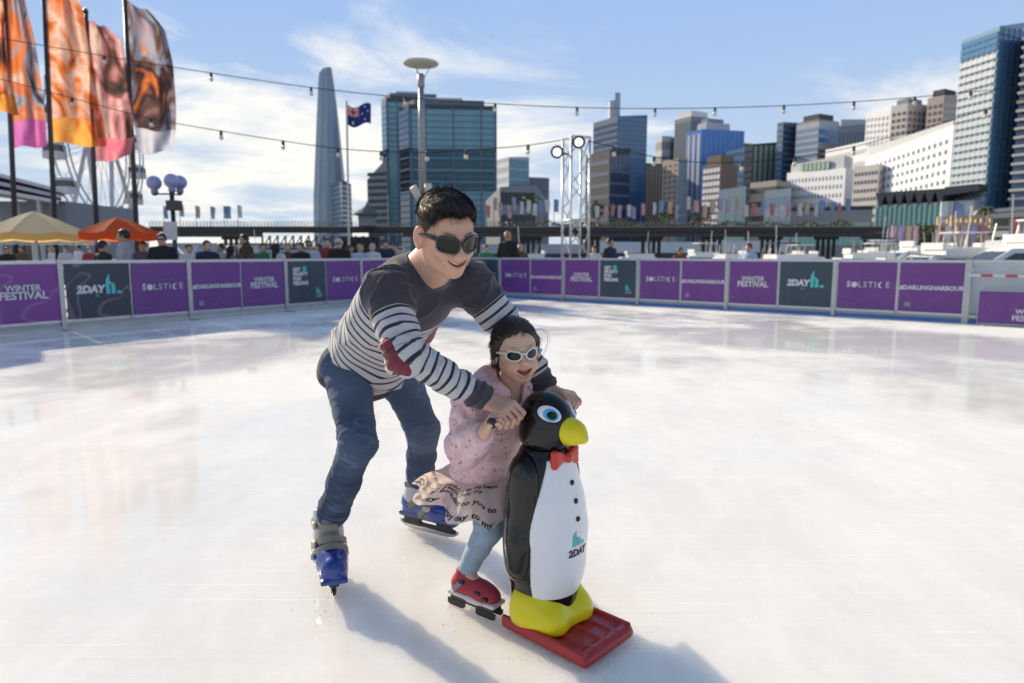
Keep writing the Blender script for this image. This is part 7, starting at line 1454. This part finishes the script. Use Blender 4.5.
def jacket():
    f = Field(); nk, pl = K['neck'], K['pel']; f.ell(nk-gax*.12, (.120, .13, .088), .05, R=GTR, tag=1); f.ell(pl+gax*.10, (.125, .12, .100), .05, R=GTR, tag=1); f.ell(pl+gax*.04, (.128, .06, .105), .04, R=GTR, tag=1); f.rc(nk-gax*.045+GRT*.05, nk-gax*.045-GRT*.05, .055, .055, .04, tag=1)
    for s, wr, t in (('R', gwR, 2), ('L', gwL, 3)):
        sh, el = K['sh'+s], K['el'+s]; f.rc(nk-gax*.05, sh, .055, .058, .04, tag=1); f.rc(sh, el, .068, .064, .04, tag=t); d = nrm(wr-el); f.rc(el, wr-d*.028, .062, .038, .03, tag=t); f.rc(wr-d*.022, wr-d*.012, .034, .032, .008, tag=t)
    # hood lying round the neck, and the open collar
    for k in range(9):
        a = math.pi*(.15+.2125*k/1.0*1.0) if False else (-2.35+4.7*k/8); c0 = nk-gax*.005+GRT*.066*math.sin(a)-HF*.060*math.cos(a)+V3(0, 0, .028+.016*math.cos(a)); a2 = (-2.35+4.7*(k+1)/8); c1 = nk-gax*.005+GRT*.066*math.sin(a2)-HF*.060*math.cos(a2)+V3(0, 0, .028+.016*math.cos(a2))
        if k < 8: f.rc(c0, c1, .036+.012*math.cos(a), .036+.012*math.cos(a2), .02, tag=4)
    f.rc(nk-gax*.03+HF*.02, GW(-.02, 0, -.06), .044, .050, .006, 's'); f.rc(nk-gax*.06+HF*.085, nk+HF*.085+gax*.05, .006, .034, .01, 's'); f.plane(pl+gax*.005, -gax, .008)
    for s, wr in (('R', gwR), ('L', gwL)): d = nrm(wr-K['el'+s]); endcut(f, wr-d*.002, d, .06); f.rc(wr-d*.03, wr+d*.02, .022, .024, .004, 's')
    V, F = f.mesh(.0042); V = smooth_mesh(V, F, 1); N = vnormals(V, F); td = f.tagdist(V, (1, 2, 3, 4)); w = np.argmin(td, 0); s_ = (V-pl)@gax; disp = vnoise(V, 17, 3)*.006+vnoise(V, 38, 5)*.0025+(w == 0)*np.sin(s_*70+vnoise(V, 10, 6)*4)*.003
    for k, s, wr in ((1, 'R', gwR), (2, 'L', gwL)): t1, d1, L1 = seg_t(V, K['sh'+s], K['el'+s]); t2, d2, L2 = seg_t(V, K['el'+s], wr); q = np.where(d1 < d2, t1*L1, L1+t2*L2); disp += (w == k)*(np.sin(q*115+vnoise(V, 12, 9)*4)*.0045)
    gpart('jacket', V+N*disp[:, None], F, M_jack)
jacket()
# ---------------------------------------------------------------- tulle skirt with lettering
def skirt():
    m, nt, b = newmat('pink_tulle'); v = objco(nt); c = mixc_(nt, noise(nt, 12, 4, .6, v), (.76, .58, .55), (.90, .78, .74)); nt.links.new(c, b.inputs['Base Color']); b.inputs['Roughness'].default_value = .7; b.inputs['Sheen Weight'].default_value = .3
    t = nd(nt, 'ShaderNodeBsdfTranslucent'); nt.links.new(c, t.inputs[0]); mx = nd(nt, 'ShaderNodeMixShader'); mx.inputs[0].default_value = .45; nt.links.new(b.outputs[0], mx.inputs[1]); nt.links.new(t.outputs[0], mx.inputs[2])
    tp = nd(nt, 'ShaderNodeBsdfTransparent'); m2 = nd(nt, 'ShaderNodeMixShader'); m2.inputs[0].default_value = .12; nt.links.new(mx.outputs[0], m2.inputs[1]); nt.links.new(tp.outputs[0], m2.inputs[2]); nt.links.new(m2.outputs[0], nt.nodes['Material Output'].inputs[0])
    bumpn(nt, b, noise(nt, 260, 2, .5, v), .3, .002)
    wst = K['pel']+gax*.015; back = nrm(-HF*.8-HL*.45)   # blown towards the back left
    hem_c = at(487, 500, 2.33)
    def S(a, t, lay=0, off=0.0):
        """a: angle, 0 = blown side; t: 0 waist .. 1 hem"""
        dirv = np.cos(a)[:, None]*back+np.sin(a)[:, None]*np.cross(V3(0, 0, 1), back); ca = np.cos(a)
        fold = np.sin(a*9+lay*2+2.2*t)*.020*t+np.sin(a*17+lay+1.0)*.009*t*t+np.sin(a*5+lay*3)*.012*t
        r = .108+t**.8*(.085+.058*np.maximum(ca, 0)**2)+fold*(1-.6*lay)-lay*.036+off
        z = -t*(.118-.050*np.maximum(ca, 0)**1.5)-.012*np.sin(a*9+1+2.2*t)*t+.02*np.sin(t*3.1)+.02*lay*t
        return wst+dirv*r[:, None]+np.outer(z, V3(0, 0, 1))+np.outer(t, hem_c-wst-V3(0, 0, (hem_c-wst)[2]))*.55
    NA, NT = 150, 18; par = None
    for lay in (0, 1):
        A, T = np.meshgrid(np.linspace(-math.pi, math.pi, NA, endpoint=False), np.linspace(0, 1, NT)); P = S(A.ravel(), T.ravel(), lay); F = np.array([(j*NA+i, j*NA+(i+1) % NA, (j+1)*NA+(i+1) % NA, (j+1)*NA+i) for j in range(NT-1) for i in range(NA)])
        o = gpart('skirt' if lay == 0 else 'underskirt', P, F, m)
        if lay == 0: par = o
    Mi = pm('black_print_skirt', (.02, .018, .02), .6)
    for k, (tx, t0, a0, amp) in enumerate((('Happy pretty birthday in my heart', .30, .0, .10), ('lovely birthday - Happy you my', .50, -.2, .12), ('Pretty happy birthday to you on', .70, .0, .10), ('birthday pretty happy day to my', .90, -.1, .05))):
        me = text_mesh('lettering', tx, 1.0, 0, 'LEFT', .25, .03); co = np.zeros(len(me.vertices)*3); me.vertices.foreach_get('co', co); co = co.reshape(-1, 3); sc = .024
        a = a0+co[:, 0]*sc/.15; t = t0+amp*np.sin(a*2.2+k)-(co[:, 1])*sc/.17; P = S(a, np.clip(t, 0, 1), 0, .0022); me.vertices.foreach_set('co', (P-GIRL0).astype(np.float32).ravel()); me.update(); me.materials.append(Mi); mobj('lettering', me, None, par)
skirt()
# ---------------------------------------------------------------- leggings, shoes on double runners
M_leg = pm('pale_denim_leggings', (.30, .40, .50), .8, 0, .25, 30, .4, 160)
f = Field()
for s in 'RL': f.chain([K['hip'+s], K['kn'+s], K['an'+s]+(K['kn'+s]-K['an'+s])*.12], [.062, .048, .034], .02); 
f.ell(K['pel']+gax*.0, (.1, .09, .08), .04, R=GTR)
V, F = f.mesh(.004); N = vnormals(V, F); V = V+N*(vnoise(V, 22, 3)*.0025+np.sin(V[:, 2]*130+vnoise(V, 15, 5)*4)*.0012)[:, None]; gpart('leggings', V, F, M_leg)
K_red = plastic('red_shoe_fabric', (.42, .035, .06), .6, 0, .25); K_sole = plastic('white_sole', (.66, .64, .62), .5, .1); K_str = plastic('grey_webbing', (.30, .28, .29), .7, 0); K_run = plastic('black_runner', (.02, .02, .022), .4, .2)
def strap_skate(org, d, label):
    rz = math.atan2(d[1], d[0]); e = empty('strapped_shoe', V3(*org)-GIRL0); e.parent = girl_o; e.rotation_euler = (0, 0, rz); e['label'] = label
    f = Field(); f.rc((-.065, 0, .076), (.05, 0, .070), .032, .033, .02); f.rc((.04, 0, .068), (.072, .003, .064), .035, .028, .02); f.rc((-.055, 0, .085), (-.045, 0, .122), .034, .032, .02); f.rc((-.02, 0, .09), (.02, 0, .080), .030, .028, .02); f.rc((-.043, 0, .105), (-.04, 0, .17), .022, .025, .004, 's'); f.plane((0, 0, .052), (0, 0, -1), .004); U = f.ops[:4]; sdf_part('shoe', f, .0035, K_red, e)
    f = Field(); f.box((-.035, 0, .047), (.068, .033, .008), .007, .02); f.box((.045, .002, .047), (.058, .035, .008), .007, .02); sdf_part('sole', f, .0035, K_sole, e)
    for x, zz_, w in ((-.038, .118, .036), (.030, .098, .036), (.062, .088, .033)):
        b = MB(); pts = strap_path(U, (x-.035, 0, zz_-.055), .75, 1.9, 15, .003)
        b.ribbon(pts, (-math.sin(.75), 0, math.cos(.75)), .0085, .0016)
        st = b.build('strap', K_str if x < 0 or x > .05 else K_run, e, world=False); MB().box(tuple(pts[5]), (.020, .022, .010)).build('buckle', K_run, st, world=False)
    for s in (-1, 1):
        b = MB(); b.box((0, s*.021, .030), (.185, .006, .016)); b.build('runner_frame', K_run, e, world=False, bevel=.002)
        for x0, x1 in ((-.105, -.030), (.020, .100)): MB().add([(x0, s*.021-.0035, .004), (x0+.010, s*.021-.0035, 0), (x1-.010, s*.021-.0035, 0), (x1, s*.021-.0035, .006), (x1, s*.021-.0035, .0215), (x0, s*.021-.0035, .0215), (x0, s*.021+.0035, .004), (x0+.010, s*.021+.0035, 0), (x1-.010, s*.021+.0035, 0), (x1, s*.021+.0035, .006), (x1, s*.021+.0035, .0215), (x0, s*.021+.0035, .0215)], [(0, 1, 2, 3, 4, 5), (11, 10, 9, 8, 7, 6), (0, 6, 7, 1), (1, 7, 8, 2), (2, 8, 9, 3), (3, 9, 10, 4), (4, 10, 11, 5), (5, 11, 6, 0)]).build('runner', K_run, e, world=False)
    MB().box((0, 0, .0395), (.19, .052, .004)).build('foot_plate', K_run, e, world=False); return e
strap_skate(shoe_o, shoe_d, 'red shoe strapped onto black double runners'); strap_skate(V3(K['anL'][0], K['anL'][1], 0)+HF*.045, HF, 'red shoe on double runners hidden behind the penguin')
# ================================================================ ICE SHAVINGS thrown up round the blades and the sled
def shavings():
    rs = np.random.RandomState(21); P = []; sz = []
    spots = [(pen2w((.25, 0, 0)), .09, 420), (pen2w((.10, -.14, 0)), .06, 260), (SKR[0], .06, 160), (SKL[0]-SKL[1]*.1, .08, 120), (shoe_o, .07, 160)]
    for c, r, n in spots:
        a = rs.normal(size=(n, 2))*r; P.append(np.stack([c[0]+a[:, 0], c[1]+a[:, 1], 0*a[:, 0]], 1)); sz.append((.0008+.0026*rs.rand(n)**3)*(1.0 if r < .2 else .8))
    P = np.concatenate(P); sz = np.concatenate(sz); n = len(P); base = np.array([(1, 0, 0), (-.5, .87, 0), (-.5, -.87, 0), (.1, 0, .9)]); V = base[None]*(.6+.8*rs.rand(n, 4, 1))*sz[:, None, None]
    an = rs.rand(n)*6.28; ca, sa = np.cos(an)[:, None], np.sin(an)[:, None]; V = np.stack([V[..., 0]*ca-V[..., 1]*sa, V[..., 0]*sa+V[..., 1]*ca, V[..., 2]+.0002], -1)+P[:, None, :]
    o4 = np.arange(n)*4; F = np.concatenate([np.stack([o4+i, o4+j, o4+k], 1) for i, j, k in ((0, 1, 3), (1, 2, 3), (2, 0, 3), (0, 2, 1))])
    o = np_mesh('ice_shavings', V.reshape(-1, 3), F, pm('ice_crumbs', (.90, .90, .90), .4), smooth=False); tag(o, 'white ice shavings scattered round the skates and the sled', 'ice', kind='stuff')
shavings()
